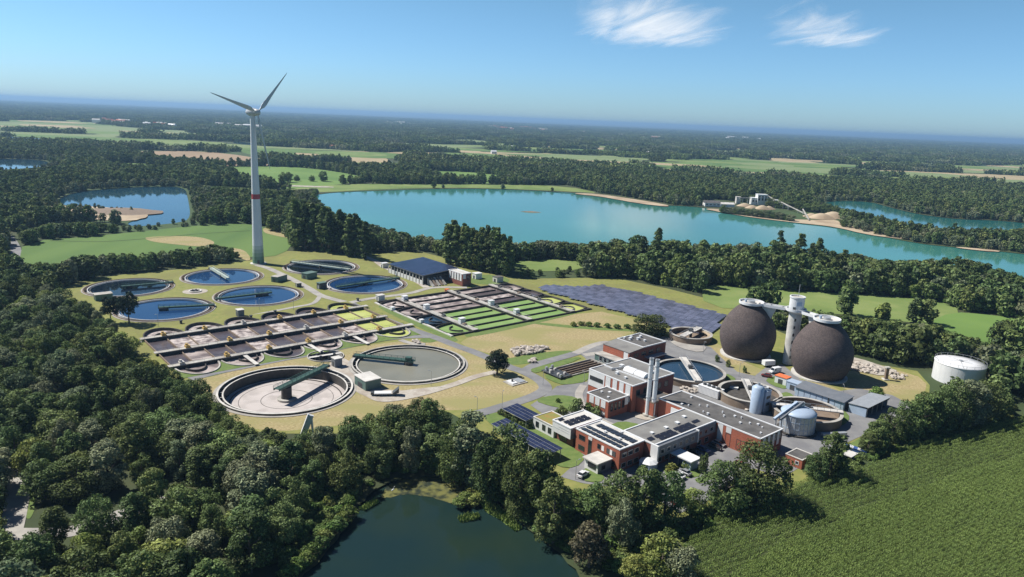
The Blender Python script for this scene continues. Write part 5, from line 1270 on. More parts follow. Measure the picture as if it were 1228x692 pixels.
put_car(699, 571.5, 'car_white', 'white car parked alone on the paved bay beside the gate house', T + .2)
put_car(843, 541.5, 'car_blue', 'blue car parked in the shade of the grey clad office wing', rp)
put_car(833, 545.5, 'car_dark', 'black car in the office wing shade, beside the blue car', rp)
put_car(857.5, 538.5, 'car_dark', 'black car parked by the white fin of the workshop wing', rp + .1)
put_car(861.5, 534.5, 'car_silver', 'silver car in the corner bay by the brick workshop wall', rp + .1)
put_car(888, 560, 'car_red', 'dark red car under the big tree in front of the workshop', rp)
put_car(812.5, 604, 'car_red', 'red car half hidden under trees at the lower car park', T)
put_car(919, 452.5, 'car_red', 'dark red car standing on the yard road below the digesters', 2.6)
put_car(929, 447.5, 'car_white', 'white delivery van with dark windscreen beside the dark red car', 3.6, True, name='delivery_van')
p = g(921, 439.5); r = thing('box_trailer', 'white box trailer parked between the two digesters', 'trailer', (p[0], p[1], .3), .3)
MB().box(-2.6, 2.6, -1.2, 1.2, .6, 2.6).build('box', 'white_paint', r); MB().bar((2.6, 0, .6), (4, 0, .5), .2).build('drawbar', 'dark_metal', r)
for y in (-1.05, 1.05): link('wheel', WHL, r, (-.3, y, .33))
for i, (px, py) in enumerate(((1016, 540), (1021, 541.5), (1026, 543), (1031, 544.5), (1036, 546))):
    p = g(px, py); r = thing('waste_bin', 'blue wheeled waste container in a row at the maize field edge', 'bin', (p[0], p[1], .15), T + .3, 'blue bins at the field edge')
    MB().prism([(-.9, -.7), (.9, -.7), (.9, .7), (-.9, .7)], .2, 1.4).build('body', 'bin_blue', r); MB().prism([(-1, -.8), (1, -.8), (1, .8), (-1, .8)], [1.4, 1.4, 1.5, 1.5], [1.5, 1.5, 1.75, 1.75]).build('lid', 'car_white' if i % 2 else 'bin_blue', r)
# garden parasol with light blue pavilion
p = g(777, 562); r = thing('garden_pavilion', 'light blue pavilion with white blue parasol top beside the red office', 'pavilion', (p[0], p[1], .2), T)
for x in (-1.8, 1.8):
    for y in (-1.8, 1.8): MB().cyl(.07, 0, 2.3, 8, x, y).build('post', 'steel_grey', r)
MB().box(-2.0, 2.0, -1.9, -1.85, 0, 2.2).build('side_curtain', 'blue_metal', r); MB().box(-2.05, -2.0, -1.9, 1.9, 0, 2.2).build('side_curtain', 'blue_metal', r)
MB().lathe([(2.9, 2.25), (1.6, 2.9), (.05, 3.4)], 8).build('canopy_top', 'white_paint', r)
# lamp posts along the roads
lp = None
for i, (px, py, tx_) in enumerate(((651, 462, 0), (602, 489, 0), (572, 496, 0), (700, 462, 0), (843, 425, 0), (886, 452, 0), (1010, 480, 0), (517, 463, 0), (190, 392, 0), (311, 372, 0), (690, 575, 0), (352, 372, 0))):
    p = g(px, py)
    if lp is None:
        r = lp = thing('street_lamp', 'slender grey lamp post with single arm beside a works road', 'street lamp', (0, 0, 0), 0, 'lamp posts along the works roads')
        MB().cyl(.09, 0, 6.0, 8, r1=.06).build('pole', 'steel_grey', r); MB().bar((0, 0, 5.95), (.9, 0, 6.1), .08).build('arm', 'steel_grey', r); MB().box(.7, 1.3, -.15, .15, 6.05, 6.2).build('lamp_head', 'steel_grey', r)
    else: r = copy_tree(lp)
    r.location = (p[0], p[1], .1); r.rotation_euler = (0, 0, i * 1.3)
# pale slanting slab rising from the trees by the drained tank
p = g(362, 527); r = thing('conveyor_tower', 'white and blue slanting conveyor casing rising above the trees by the drained tank', 'conveyor', (p[0], p[1], 0), .0)
vd = Vector(p).normalized(); sx = Vector((vd.y, -vd.x, 0))
q0 = Vector((0, 0, 0)); top = sx * 3.0 + Vector((0, 0, 8.0))
MB().bar(q0, top, 1.0, 1.6).build('casing', 'white_paint', r); MB().bar(q0 - sx * .85 + Vector((0, 0, .3)), top - sx * .85 + Vector((0, 0, .5)), 1.2, .3).build('cover', 'white_paint', r)
MB().bar(top + Vector((0, 0, -.2)), top + Vector((0, 0, -6)) + sx * .4, .8, .5).build('discharge_chute', 'white_paint', r)
# chimney of old kiln / wooden tower at the stone yard
p = g(1062, 455.5); r = thing('stone_pillar', 'weathered grey stone pillar standing alone on dry grass', 'pillar', (p[0], p[1], 0), 0)
MB().box(-1.2, 1.2, -1.2, 1.2, 0, .5).build('plinth', 'concrete_pale', r); MB().prism([(-.6, -.6), (.6, -.6), (.6, .6), (-.6, .6)], .5, 5.2).build('shaft', 'concrete_brown', r); MB().box(-.9, .9, -.9, .9, 5.2, 5.8).build('capital', 'concrete', r)
# heron on the pond shallows
p = g(471, 590); r = thing('grey_heron', 'white grey heron standing in the weedy shallows of the pond', 'bird', (p[0], p[1], -.45), .6)
MB().tube([(-.45, 0, .95), (-.2, 0, 1.05), (.1, 0, 1.15), (.3, 0, 1.3), (.34, 0, 1.55), (.3, 0, 1.8), (.42, 0, 1.95), (.75, 0, 1.9)], [.03, .16, .2, .12, .07, .05, .07, .01], 8).build('body', 'white_paint', r, smooth=True)
for y in (-.07, .07): MB().tube([(0, y, 1.0), (.02, y, .5), (0, y, 0)], [.035, .025, .02], 6).build('leg', 'wood_pole', r)
# ------------------------------------------------------------------ trees
def crown_arrays(seed, rx, z0, z1, nl, nleaf, leaf, lobe=.36, shape='broad'):
    rg = np.random.default_rng(seed)
    h = (z1 - z0) / 2; zc = (z0 + z1) / 2
    L_ = []
    for i in range(nl):
        while True:
            d = rg.normal(size=3); d /= np.linalg.norm(d)
            if d[2] > -.92: break
        q = rg.uniform(.45, 1.0) ** .6
        rr = lobe * rx * rg.uniform(.65, 1.25)
        if shape == 'pine': d[2] = d[2] * .6 + .25
        c = np.array([d[0] * (rx - rr * .7) * q, d[1] * (rx - rr * .7) * q, d[2] * (h - rr * .5) * q])
        if shape == 'column':
            z_ = rg.uniform(-.96, .96); w_ = (1 - abs(z_) ** 2.2) ** .5 * (1.1 - .25 * z_); a_ = rg.uniform(0, 6.28); rr = lobe * rx * rg.uniform(.6, 1.0) * (.5 + .5 * w_)
            c = np.array([math.cos(a_), math.sin(a_), 0]) * (rx - rr) * w_ * rg.uniform(.2, 1); c[2] = z_ * h
        if shape == 'broad': c[2] += .12 * h * (1 - (c[0] ** 2 + c[1] ** 2) / rx ** 2)
        if shape == 'cone': s_ = .35 + .65 * (1 - (c[2] + h) / (2 * h)); c[:2] *= s_; rr *= .5 + .5 * s_
        L_.append((c, rr))
    C = np.array([l[0] for l in L_]); RR = np.array([l[1] for l in L_])
    pr = RR ** 2 / (RR ** 2).sum()
    out_p, out_n = [], []
    need = nleaf
    while need > 0:
        m = need * 2 + 50
        k = rg.choice(nl, m, p=pr); d = rg.normal(size=(m, 3)); d /= np.linalg.norm(d, axis=1, keepdims=True)
        d[:, 2] = np.where(d[:, 2] < -.6, -d[:, 2], d[:, 2])
        p = C[k] + d * (RR[k] * rg.uniform(.62, 1.12, m))[:, None] * np.array([1, 1, .8 if shape != 'pine' else .45])
        D = np.linalg.norm((p[:, None] - C[None]) / np.array([1, 1, .8]), axis=2) / RR[None]
        D[np.arange(m), k] = 9
        ok = D.min(1) > .62
        p, d = p[ok][:need], d[ok][:need]; out_p.append(p); out_n.append(d); need -= len(p)
    P = np.concatenate(out_p); Nn = np.concatenate(out_n) + rg.normal(size=(nleaf, 3)) * .55
    Nn[:, 2] += .15; Nn /= np.linalg.norm(Nn, axis=1, keepdims=True)
    P[:, 2] += zc
    top, bot = np.quantile(P[:, 2], .995), np.quantile(P[:, 2], .005); P[:, 2] = z0 + (P[:, 2] - bot) / (top - bot) * (z1 - z0)
    P[:, :2] *= rx / np.quantile(np.hypot(P[:, 0], P[:, 1]), .97)
    t = np.cross(Nn, rg.normal(size=(nleaf, 3))); t /= np.linalg.norm(t, axis=1, keepdims=True); b = np.cross(Nn, t)
    s = leaf * rg.uniform(.6, 1.35, nleaf)[:, None]
    a = rg.uniform(.55, 1.0, (nleaf, 1))
    V = np.stack([P - t * s, P - b * s * a * .75 + Nn * s * .15, P + t * s * .9, P + b * s * a * .75 + Nn * s * .1], 1) .reshape(-1, 3)
    F = np.arange(nleaf * 4).reshape(-1, 4)
    return V, F
def crown_mesh(name, m, **k):
    V, F = crown_arrays(**k); return np_mesh(name, V, F, m)
def trunk_mesh(seed, h, r, m, limbs=5, spread=2.4, bare=.35):
    rg = random.Random(seed); mb = MB()
    mb.tube([(0, 0, -.2), (rg.uniform(-.1, .1), rg.uniform(-.1, .1), h * .3), (rg.uniform(-.25, .25), rg.uniform(-.25, .25), h * .6), (rg.uniform(-.3, .3), rg.uniform(-.3, .3), h * .85)], [r * 1.25, r * .9, r * .55, r * .15], 8)
    for k in range(limbs):
        a = 2 * math.pi * k / limbs + rg.uniform(-.4, .4); z = h * rg.uniform(bare, .65)
        mb.tube([(0, 0, z), (math.cos(a) * spread * .5, math.sin(a) * spread * .5, z + h * .1), (math.cos(a) * spread, math.sin(a) * spread, z + h * .2)], [r * .4, r * .25, r * .08], 5)
    return mb.mesh('trunk', m)
NL = 6800
PROT = {}      # kind -> list of (crown mesh, trunk mesh, height, radius)
def proto(kind, n, mats, H, R0, tm='bark', **k):
    L_ = []
    for i in range(n):
        L_.append((crown_mesh('crown', mats[i % len(mats)], seed=sum(map(ord, kind)) + i * 7, **k), trunk_mesh(i, H * .9, R0, tm), H, k['rx']))
    PROT[kind] = L_
proto('oak', 5, ['leaf_dark', 'leaf_mid', 'leaf_dark', 'leaf_mid', 'leaf_dark'], 13, .35, rx=5.2, z0=.5, z1=13, nl=48, nleaf=NL, leaf=.29, lobe=.3)
proto('ash', 4, ['leaf_mid', 'leaf_dark', 'leaf_grey', 'leaf_dark'], 15, .3, rx=3.9, z0=.6, z1=15, nl=42, nleaf=NL - 400, leaf=.3, lobe=.33)
proto('willow', 2, ['leaf_grey', 'leaf_grey'], 11, .35, rx=4.8, z0=1.0, z1=11, nl=44, nleaf=NL, leaf=.28, lobe=.28)
proto('birch', 2, ['leaf_grey', 'leaf_mid'], 16, .22, 'bark_pale', rx=3.4, z0=1.2, z1=16, nl=40, nleaf=NL - 600, leaf=.26, lobe=.3)
proto('light', 2, ['leaf_light', 'leaf_light'], 9, .25, rx=4.0, z0=.8, z1=9, nl=36, nleaf=4200, leaf=.28, lobe=.32)
proto('copper', 1, ['leaf_copper'], 11, .3, rx=4.2, z0=1.2, z1=11, nl=40, nleaf=3000, leaf=.36, lobe=.33)
proto('poplar', 3, ['leaf_dark', 'leaf_mid', 'leaf_dark'], 20, .35, rx=2.3, z0=1.0, z1=20, nl=48, nleaf=2200, leaf=.5, lobe=.5, shape='column')
proto('pine', 2, ['needle_dark', 'needle_dark'], 11, .25, rx=4.2, z0=4.0, z1=11, nl=26, nleaf=2400, leaf=.38, lobe=.36, shape='pine')
proto('lonepine', 1, ['needle_dark'], 10, .3, rx=4.2, z0=1.6, z1=10, nl=40, nleaf=3000, leaf=.36, lobe=.36)
proto('bush', 4, ['shrub_leaf', 'leaf_mid', 'shrub_leaf', 'leaf_light'], 3, .1, rx=1.9, z0=.05, z1=3, nl=18, nleaf=800, leaf=.26, lobe=.42)
TREES = []      # (x, y, radius) of every individual, so the woodland mass keeps clear
NAMEK = {'oak': ('broadleaf_tree', 'tree'), 'ash': ('broadleaf_tree', 'tree'), 'willow': ('willow_tree', 'tree'), 'birch': ('birch_tree', 'tree'), 'light': ('broadleaf_tree', 'tree'), 'copper': ('copper_tree', 'tree'),
         'poplar': ('poplar_tree', 'tree'), 'pine': ('pine_tree', 'tree'), 'lonepine': ('pine_tree', 'tree'), 'bush': ('garden_shrub', 'shrub')}
trg = random.Random(11)
def put_tree(kind, x, y, h, rad, label, group=None, i=None, z=0):
    L_ = PROT[kind]; cm, tm, H, rx = L_[trg.randrange(len(L_)) if i is None else i % len(L_)]
    nm, cat = NAMEK[kind]
    r = thing(nm, label, cat, (x, y, z), trg.uniform(0, 6.28), group)
    r.scale = (rad / rx, rad / rx, h / H)
    link('trunk', tm, r); link('crown', cm, r)
    TREES.append((x, y, rad)); return r
def tree_px(kind, cx, by, wpx, ty, label, group=None, i=None, z=0.1):
    x, y = g(cx, by); dep = np.dot(np.array([x, y, -CAMH + 5]), _F); rad = wpx / 2 * dep / FPX
    lo, hi = 0., 60.
    for _ in range(30):
        m = (lo + hi) / 2
        # far upper rim of the crown is what makes the outline
        if proj(x, y, m)[1] > ty: lo = m
        else: hi = m
    return put_tree(kind, x, y, max(m, 1.0), rad, label, group, i, z)
# trees one can name
tree_px('lonepine', 596, 449, 27, 420, 'dark lone pine standing on dry grass at the road beside the rubble heap')
tree_px('oak', 778, 401, 44, 378, 'round dark tree between the solar field and the brick screening hall', i=2)
tree_px('pine', 133, 387, 22, 357, 'small dark pine at the edge of the dark clarifier', i=0)
tree_px('pine', 155, 388, 26, 352, 'dark pine in front of the blue clarifier by the wood', i=1)
tree_px('birch', 562, 580, 50, 494, 'tall grey green birch at the pond head beside the solar carport', i=0)
tree_px('oak', 545, 578, 44, 505, 'dark tree at the pond head next to the tall birch', i=0)
tree_px('oak', 608, 588, 62, 512, 'broad oak covering the middle of the long solar carport', i=1)
tree_px('oak', 588, 600, 50, 530, 'oak on the pond bank below the solar carport', i=4)
tree_px('ash', 645, 622, 44, 540, 'tall light topped tree on the pond bank beside the car bay', i=0)
tree_px('oak', 622, 618, 44, 545, 'dark leaning tree over the pond edge below the oak', i=2)
tree_px('ash', 663, 650, 46, 575, 'tall tree with pale clumps standing at the water edge', i=1)
tree_px('copper', 706, 680, 46, 630, 'brownish copper leaved tree overhanging the pond corner')
tree_px('oak', 716, 632, 46, 580, 'dark tree behind the copper leaved tree by the pond', i=0)
tree_px('oak', 742, 628, 50, 566, 'large tree hiding the car park below the gate house', i=3)
tree_px('ash', 770, 630, 42, 562, 'tall tree below the light blue pavilion', i=3)
tree_px('oak', 796, 626, 46, 566, 'large dark tree beside the lower car park road', i=4)
tree_px('willow', 745, 655, 40, 600, 'pale willow between the pond path and the car park trees', i=1)
tree_px('oak', 868, 612, 62, 556, 'broad dark oak in front of the staff car park', i=0)
tree_px('oak', 905, 604, 74, 534, 'largest rounded oak in front of the workshop wing', i=2)
tree_px('light', 829, 617, 34, 588, 'light green bushy tree at the car park exit', i=0)
tree_px('ash', 995, 572, 38, 519, 'upright dark tree between the brick hut and white shelter', i=1)
tree_px('oak', 977, 577, 28, 545, 'smaller dark tree against the brick hut', i=4)
tree_px('light', 792, 692, 56, 642, 'rounded pale green tree by the garden path at the maize corner', i=1)
tree_px('willow', 815, 700, 44, 655, 'grey green bushy tree at the maize field corner', i=0)
tree_px('light', 760, 700, 34, 668, 'low light green tree at the pond corner path', i=0)
tree_px('bush', 676, 498, 13, 487, 'round dark bush on the lawn beside the sedum roof', i=1); tree_px('bush', 690, 494, 17, 478, 'tall dark bush at the corner of the rounded lawn', i=1)
tree_px('bush', 668, 497, 9, 490, 'smaller round bush beside the sedum roof', i=1); tree_px('bush', 669, 483, 6, 478, 'single small shrub in the middle of the rounded lawn', i=0)
tree_px('bush', 705, 495, 14, 484, 'light shrub at the foot of the laboratory block', i=2); tree_px('bush', 714, 499, 12, 488, 'shrub by the laboratory block wall beside the lighter one', i=1)
tree_px('bush', 842, 567, 12, 544, 'slim dark conifer bush beside the entrance canopy', i=1)
tree_px('bush', 805, 566, 16, 556, 'yellow green shrub on the verge beside the pavilion', i=3); tree_px('bush', 822, 562, 14, 552, 'olive shrub beside the entrance canopy', i=3)
tree_px('bush', 948, 485, 9, 476, 'small green shrub on the yard island by the drained thickener', i=0); tree_px('bush', 1052, 476, 18, 465, 'round light green bush behind the open shed', i=2)
tree_px('bush', 893, 447, 5, 439, 'small young tree with dark shade on the verge below the digester', i=1); 
for px, py in ((860, 434), (873, 440)): tree_px('bush', px, py, 6, py - 8, 'small clipped shrub on the verge beside the digester footing', 'shrubs below the digester', i=1)
for px, py in ((687, 391), (697, 390), (706, 391), (716, 392), (728, 393), (740, 394), (752, 394)): tree_px('bush', px, py, 9, py - 5, 'low scrubby bush in the dip of the dry meadow', 'scrub in the dry meadow', i=px % 4)
for k in range(9): tree_px('bush', 600 + k * 4.2, 497 + k * 2.1, 8, 490 + k * 2.1, 'dark green shrub of the clipped hedge between the two carports', 'hedge between the carports', i=1)
# hedge of trees along the maize
for i, (px, by, w, ty) in enumerate(((1050, 540, 30, 505), (1068, 532, 34, 492), (1086, 528, 38, 482), (1105, 522, 36, 474), (1122, 520, 40, 468), (1142, 514, 40, 462), (1160, 510, 40, 458), (1180, 504, 38, 458), (1197, 497, 26, 466), (1040, 545, 22, 520), (1130, 500, 34, 462), (1110, 505, 30, 470))):
    tree_px('oak' if i % 3 else 'ash', px, by, w, ty, 'dark tree in the dense row between the open shed yard and the maize', 'tree row along the maize field', i=i)
# poplars
for i, (px, by, w, ty) in enumerate(((932, 318, 10, 277), (957, 323, 11, 281), (978, 325, 10, 286), (953, 318, 9, 288), (1010, 330, 9, 300), (786, 322, 11, 274), (769, 322, 10, 284), (838, 319, 8, 292), (972, 321, 9, 292))):
    tree_px('poplar', px, by, w * 1.25, ty, 'tall dark columnar poplar between the meadow and the turquoise lake', 'poplars by the turquoise lake', i=i)
for i in range(26):
    px = 536 + (i % 13) * 6.0 + trg.uniform(-2, 2); by = 313 + (i // 13) * 4 + (px - 536) * .20
    tree_px('poplar', px, by, 14, by - trg.uniform(42, 52), 'tall poplar of the dense grove behind the pump house', 'poplar grove behind the pump house', i=i)
for i in range(22):
    t = i / 21; px = 352 + 84 * t + trg.uniform(-3, 3); by = 296 + 12 * t + trg.uniform(-3, 3)
    tree_px('poplar', px, by, 16, by - trg.uniform(40, 50) - 8 * (1 - t), 'tall poplar of the dark stand between the wind turbine and the lake', 'poplars between turbine and lake', i=i)
# ------------------------------------------------------------------ the near woods: every tree its own object
def poisson(poly, dmin, seed, tries=30000, avoid=()):
    rg = np.random.default_rng(seed); P = np.array(poly); lo, hi = P.min(0), P.max(0); cell = dmin / 1.414; grid = {}; out = []
    XY = rg.uniform(lo, hi, (tries, 2)); ok = inside(poly, XY[:, 0], XY[:, 1])
    for a in avoid: ok &= ~inside(a, XY[:, 0], XY[:, 1])
    for x, y in XY[ok]:
        i, j = int(x / cell), int(y / cell); good = True
        for a in range(i - 2, i + 3):
            for b in range(j - 2, j + 3):
                q = grid.get((a, b))
                if q and (q[0] - x) ** 2 + (q[1] - y) ** 2 < dmin * dmin: good = False; break
            if not good: break
        if good: grid[(i, j)] = (x, y); out.append((x, y))
    return out
Z1 = 10.0
wood = gs([(-40, 335), (0, 328), (40, 334), (80, 350)], Z1) + gs([(112, 372), (140, 395), (160, 415), (176, 432), (205, 446), (238, 468), (272, 496), (300, 512)], 8) + gs([(340, 518), (385, 512), (430, 505), (468, 492), (500, 480), (530, 488)], 8) + \
       gs([(540, 572), (515, 566), (485, 566), (455, 576), (430, 590), (392, 601), (368, 628), (342, 654), (312, 686), (280, 735), (0, 860), (-150, 860), (-150, 400)])
NO = [gs([(15, 606), (150, 592), (235, 578), (245, 598), (160, 632), (110, 650), (40, 660)]), gs([(-10, 556), (26, 562), (54, 580), (54, 625), (50, 690), (-10, 690)]), ribbon(gs([(-20, 640), (60, 640), (110, 632), (150, 615), (200, 600)]), 6)]
WOODP = wood
pts = poisson(wood, 6.8, 5, 60000, NO)
def vis(x, y, m=20):
    a, b = proj(x, y, 8); return -m < a < PW + m and b < PH + 60
pts = [p for p in pts if vis(*p, 40)]
pts.sort(key=lambda p: p[0] ** 2 + p[1] ** 2)
TOPX = [-50, 0, 60, 110, 150, 180, 235, 290, 330, 360, 400, 440, 470, 500, 540, 560, 600]; TOPY = [312, 318, 330, 366, 398, 428, 453, 505, 512, 520, 502, 494, 487, 474, 476, 497, 505]
for i, (x, y) in enumerate(pts[:300]):
    d = math.hypot(x, y); a, b = proj(x, y, 8)
    k = trg.random()
    kind = 'oak' if k < .5 else 'ash' if k < .82 else 'willow' if k < .93 else 'light'
    h = trg.uniform(8.5, 14) if kind != 'ash' else trg.uniform(10, 15.5)
    if kind == 'light': h = trg.uniform(8, 10.5)
    rad = trg.uniform(3.4, 7.0) if kind != 'ash' else trg.uniform(3.0, 5.2)
    h = h * (.8 + .08 * (rad - 3.4)) if kind == 'oak' else h
    # measured outline of the wood against the lawns: no crown rises above it
    lim = float(np.interp(a, TOPX, TOPY)) + trg.uniform(0, 5); f_ = 1.0
    while proj(x, y, h * f_)[1] < lim and f_ > .3: f_ -= .04
    if f_ <= .42: continue
    h *= f_; rad *= max(f_, .6)
    lab = {'oak': 'dark rounded broadleaf tree in the dense wood round the drained tank and pond', 'ash': 'taller oval broadleaf tree in the dense wood round the drained tank and pond',
           'willow': 'pale grey green willow among the darker trees of the wood', 'light': 'yellowish light green tree among the darker trees of the wood'}[kind]
    put_tree(kind, x, y, h, rad, lab, {'oak': 'dark rounded trees of the wood', 'ash': 'taller oval trees of the wood', 'willow': 'pale willows of the wood', 'light': 'light green trees of the wood'}[kind])
# scrub on the pond edge
for i, (px, py) in enumerate(((343, 690), (352, 682), (361, 674), (369, 665), (377, 657), (384, 649), (391, 641), (398, 634), (405, 627), (411, 621), (336, 694))):
    tree_px('bush', px + 7, py, 22, py - 13, 'bright green reed bush lining the pond bank', 'reed bushes on the pond bank', i=(0, 2, 3)[i % 3])
for i, (px, py) in enumerate(((552, 606), (560, 600), (570, 604), (578, 596), (565, 590))): tree_px('bush', px, py, 20, py - 10, 'pale tangled shrub in the reeds at the pond head', 'shrubs in the reeds at the pond head', i=3)
# ------------------------------------------------------------------ reeds and floating weed
def weed(px_poly, z, m, name, label, seed):
    o = sheet(name, wobble(chaikin(gs(px_poly), 2), .35, seed), z, m, holes=[]); tag(o, label, 'weed', None, 'stuff'); return o
weed([(462, 582), (480, 572), (520, 568), (556, 578), (582, 600), (566, 608), (540, 602), (515, 594), (490, 590), (470, 594), (455, 596)], -.46, 'duckweed', 'weed_bed', 'olive weed bed in the shallow head of the pond', 1)
def reed_clump(px_poly, n, hgt, label, name='reed_island', seed=0, cat='reeds'):
    P = gs(px_poly); c = np.mean(P, 0); rg = np.random.default_rng(seed); Pn = np.array(P)
    X = rg.uniform(Pn.min(0), Pn.max(0), (n * 3, 2)); X = X[inside(P, X[:, 0], X[:, 1])][:n]; k = len(X)
    d = rg.uniform(0, 6.28, k); h = hgt * rg.uniform(.6, 1.2, k); w = .16
    B0 = np.c_[X - c, np.full(k, -.45)]; dx = np.c_[np.cos(d), np.sin(d), np.zeros(k)] * w; ln = np.c_[rg.normal(size=(k, 2)) * .25, h]
    V = np.stack([B0 - dx, B0 + dx, B0 + ln + dx * .4, B0 + ln - dx * .4], 1).reshape(-1, 3)
    r = thing(name, label, cat, (c[0], c[1], 0)); o = link('reeds', np_mesh('reeds', V, np.arange(k * 4).reshape(-1, 4), 'reed'), r); o['kind'] = 'stuff'
    sheet('root_mat', [(p[0] - c[0], p[1] - c[1]) for p in wobble(chaikin(P, 2), .15, seed)], -.4, 'reed', holes=[], parent=r, kind=None)
    return r
reed_clump([(409, 606), (416, 597), (431, 595), (428, 602), (414, 609)], 700, .7, 'rounded green reed island close to the shaded pond bank', seed=1)
reed_clump([(431, 609), (448, 598), (455, 601), (438, 611)], 500, .8, 'narrow bright green reed island beside the rounded one', seed=2)
reed_clump([(549, 620), (560, 615), (575, 616), (575, 621), (552, 625)], 500, .8, 'small bright green reed island under the birch bank', seed=3)
reed_clump([(575, 600), (592, 602), (612, 617), (626, 632), (618, 636), (600, 622), (582, 612)], 900, .8, 'strip of pale dry reeds along the pond edge below the oaks', 'reed_strip', seed=4)
# ------------------------------------------------------------------ maize
MAIZE = gs([(800, 760), (822, 700), (824, 655), (850, 632), (905, 609), (963, 579), (1026, 566), (1086, 543), (1152, 525), (1235, 499), (1400, 470), (1420, 760)])
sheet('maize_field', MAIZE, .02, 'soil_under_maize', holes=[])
def maize_mesh(seed, L_):
    rg = np.random.default_rng(seed); n = int(L_ / .17); V, F = [], []
    for i in range(n):
        x = i * .17 + rg.uniform(-.03, .03); y = rg.uniform(-.05, .05); h = rg.uniform(1.9, 2.4)
        for k in range(6):
            z = h * (.3 + .68 * k / 5); a = rg.uniform(0, 6.28); l = rg.uniform(.35, .62) * (1 - .3 * k / 5); w = .07
            d = np.array([math.cos(a), math.sin(a), 0]); s = np.array([-d[1], d[0], 0]) * w; o = len(V); b = np.array([x, y, z])
            m_ = b + d * l * .5 + [0, 0, .28]; e = b + d * l + [0, 0, .02]
            V += [b - s * .5, b + s * .5, m_ + s, m_ - s, e]; F += [(o, o + 1, o + 2, o + 3), (o + 3, o + 2, o + 4, o + 4)]
        o = len(V); b = np.array([x, y, h]); V += [b + [-.05, 0, 0], b + [.05, 0, 0], b + [.02, .03, .3], b + [-.02, -.03, .3]]; F.append((o, o + 1, o + 2, o + 3))
    mb = MB(); mb.v = [tuple(v) for v in V]; mb.f = [f if f[2] != f[3] else f[:3] for f in F]
    return mb.mesh('maize_row', 'maize_leaf')
mz = [source(maize_mesh(i, 3.0)) for i in range(5)]
rgm = np.random.default_rng(2)
def rows(poly, angle, sp, seg, xmin=None):
    P = np.array(poly); c = P.mean(0); d = np.array([math.cos(angle), math.sin(angle)]); n = np.array([-d[1], d[0]])
    q = (P - c); u = np.arange((q @ d).min(), (q @ d).max(), seg); v = np.arange((q @ n).min(), (q @ n).max(), sp)
    Ug, Vg = np.meshgrid(u, v); X = c + Ug.ravel()[:, None] * d + Vg.ravel()[:, None] * n
    M_ = X + d * seg / 2; X = X[inside(poly, M_[:, 0], M_[:, 1])]
    return X
split = gs([(905, 760), (850, 712), (940, 655), (1050, 610), (1160, 570), (1240, 545), (1420, 500)])
upper = gs([(800, 760), (822, 700), (824, 655), (850, 632), (905, 609), (963, 579), (1026, 566), (1086, 543), (1152, 525), (1235, 499), (1400, 470)]) + split[::-1]
lower = split + gs([(1420, 760)])
ma = R_(30)
X1 = rows(upper, ma, 1.9, 3.0); X2 = rows(lower, ma, .95, 3.0)
Xm = np.concatenate([X1, X2]); ang_ = np.concatenate([np.full(len(X1), ma), np.full(len(X2), ma)])
keep = np.array([vis(x, y, 30) for x, y in Xm]); Xm, ang_ = Xm[keep], ang_[keep]
Xm = Xm + rgm.normal(size=Xm.shape) * .04
sc = rgm.uniform(.82, 1.12, len(Xm))
instancer('maize_crop', np.c_[Xm, np.zeros(len(Xm))], mz, ang_, np.c_[np.ones(len(Xm)), sc, sc], rgm.integers(0, 5, len(Xm)), 'dense green maize crop in rows filling the field below the works', 'maize')
# ------------------------------------------------------------------ undergrowth filling the wood edges and banks
UND = [[(690, 590), (740, 607), (800, 628), (822, 640), (815, 690), (770, 700), (735, 690), (715, 660), (690, 668), (665, 652), (640, 634), (618, 614), (590, 596), (565, 584), (575, 555), (600, 545), (640, 565)],
       [(345, 692), (400, 640), (415, 610), (440, 584), (480, 566), (545, 570), (550, 520), (500, 505), (440, 520), (400, 530), (330, 540), (290, 640)],
       [(820, 640), (905, 605), (963, 576), (1026, 562), (1060, 545), (1040, 540), (1000, 558), (945, 586), (880, 598), (840, 615)],
       [(1030, 552), (1086, 542), (1152, 524), (1210, 505), (1215, 490), (1150, 500), (1090, 512), (1045, 535)],
       [(110, 385), (150, 420), (200, 450), (240, 480), (285, 515), (285, 540), (230, 500), (150, 440), (100, 400)]]
ru = np.random.default_rng(77); UP = []
for p in UND:
    P = gs(p); Pn = np.array(P); k = int(np.ptp(Pn[:, 0]) * np.ptp(Pn[:, 1]) / 3.2); X = ru.uniform(Pn.min(0), Pn.max(0), (k, 2)); ok = inside(P, X[:, 0], X[:, 1]) & ~inside(offset(POND, .5), X[:, 0], X[:, 1])
    UP.append(X[ok])
UP = np.concatenate(UP); ub = [source(PROT['bush'][i][0]) for i in range(4)]; n = len(UP); s = ru.uniform(.35, 1.05, n)
instancer('undergrowth', np.c_[UP, np.zeros(n)], ub, ru.uniform(0, 6.28, n), np.c_[s, s, s * ru.uniform(.5, 1.0, n)], ru.choice(4, n, p=[.35, .4, .15, .1]), 'tangled green undergrowth below the trees on the banks and wood edges', 'undergrowth')
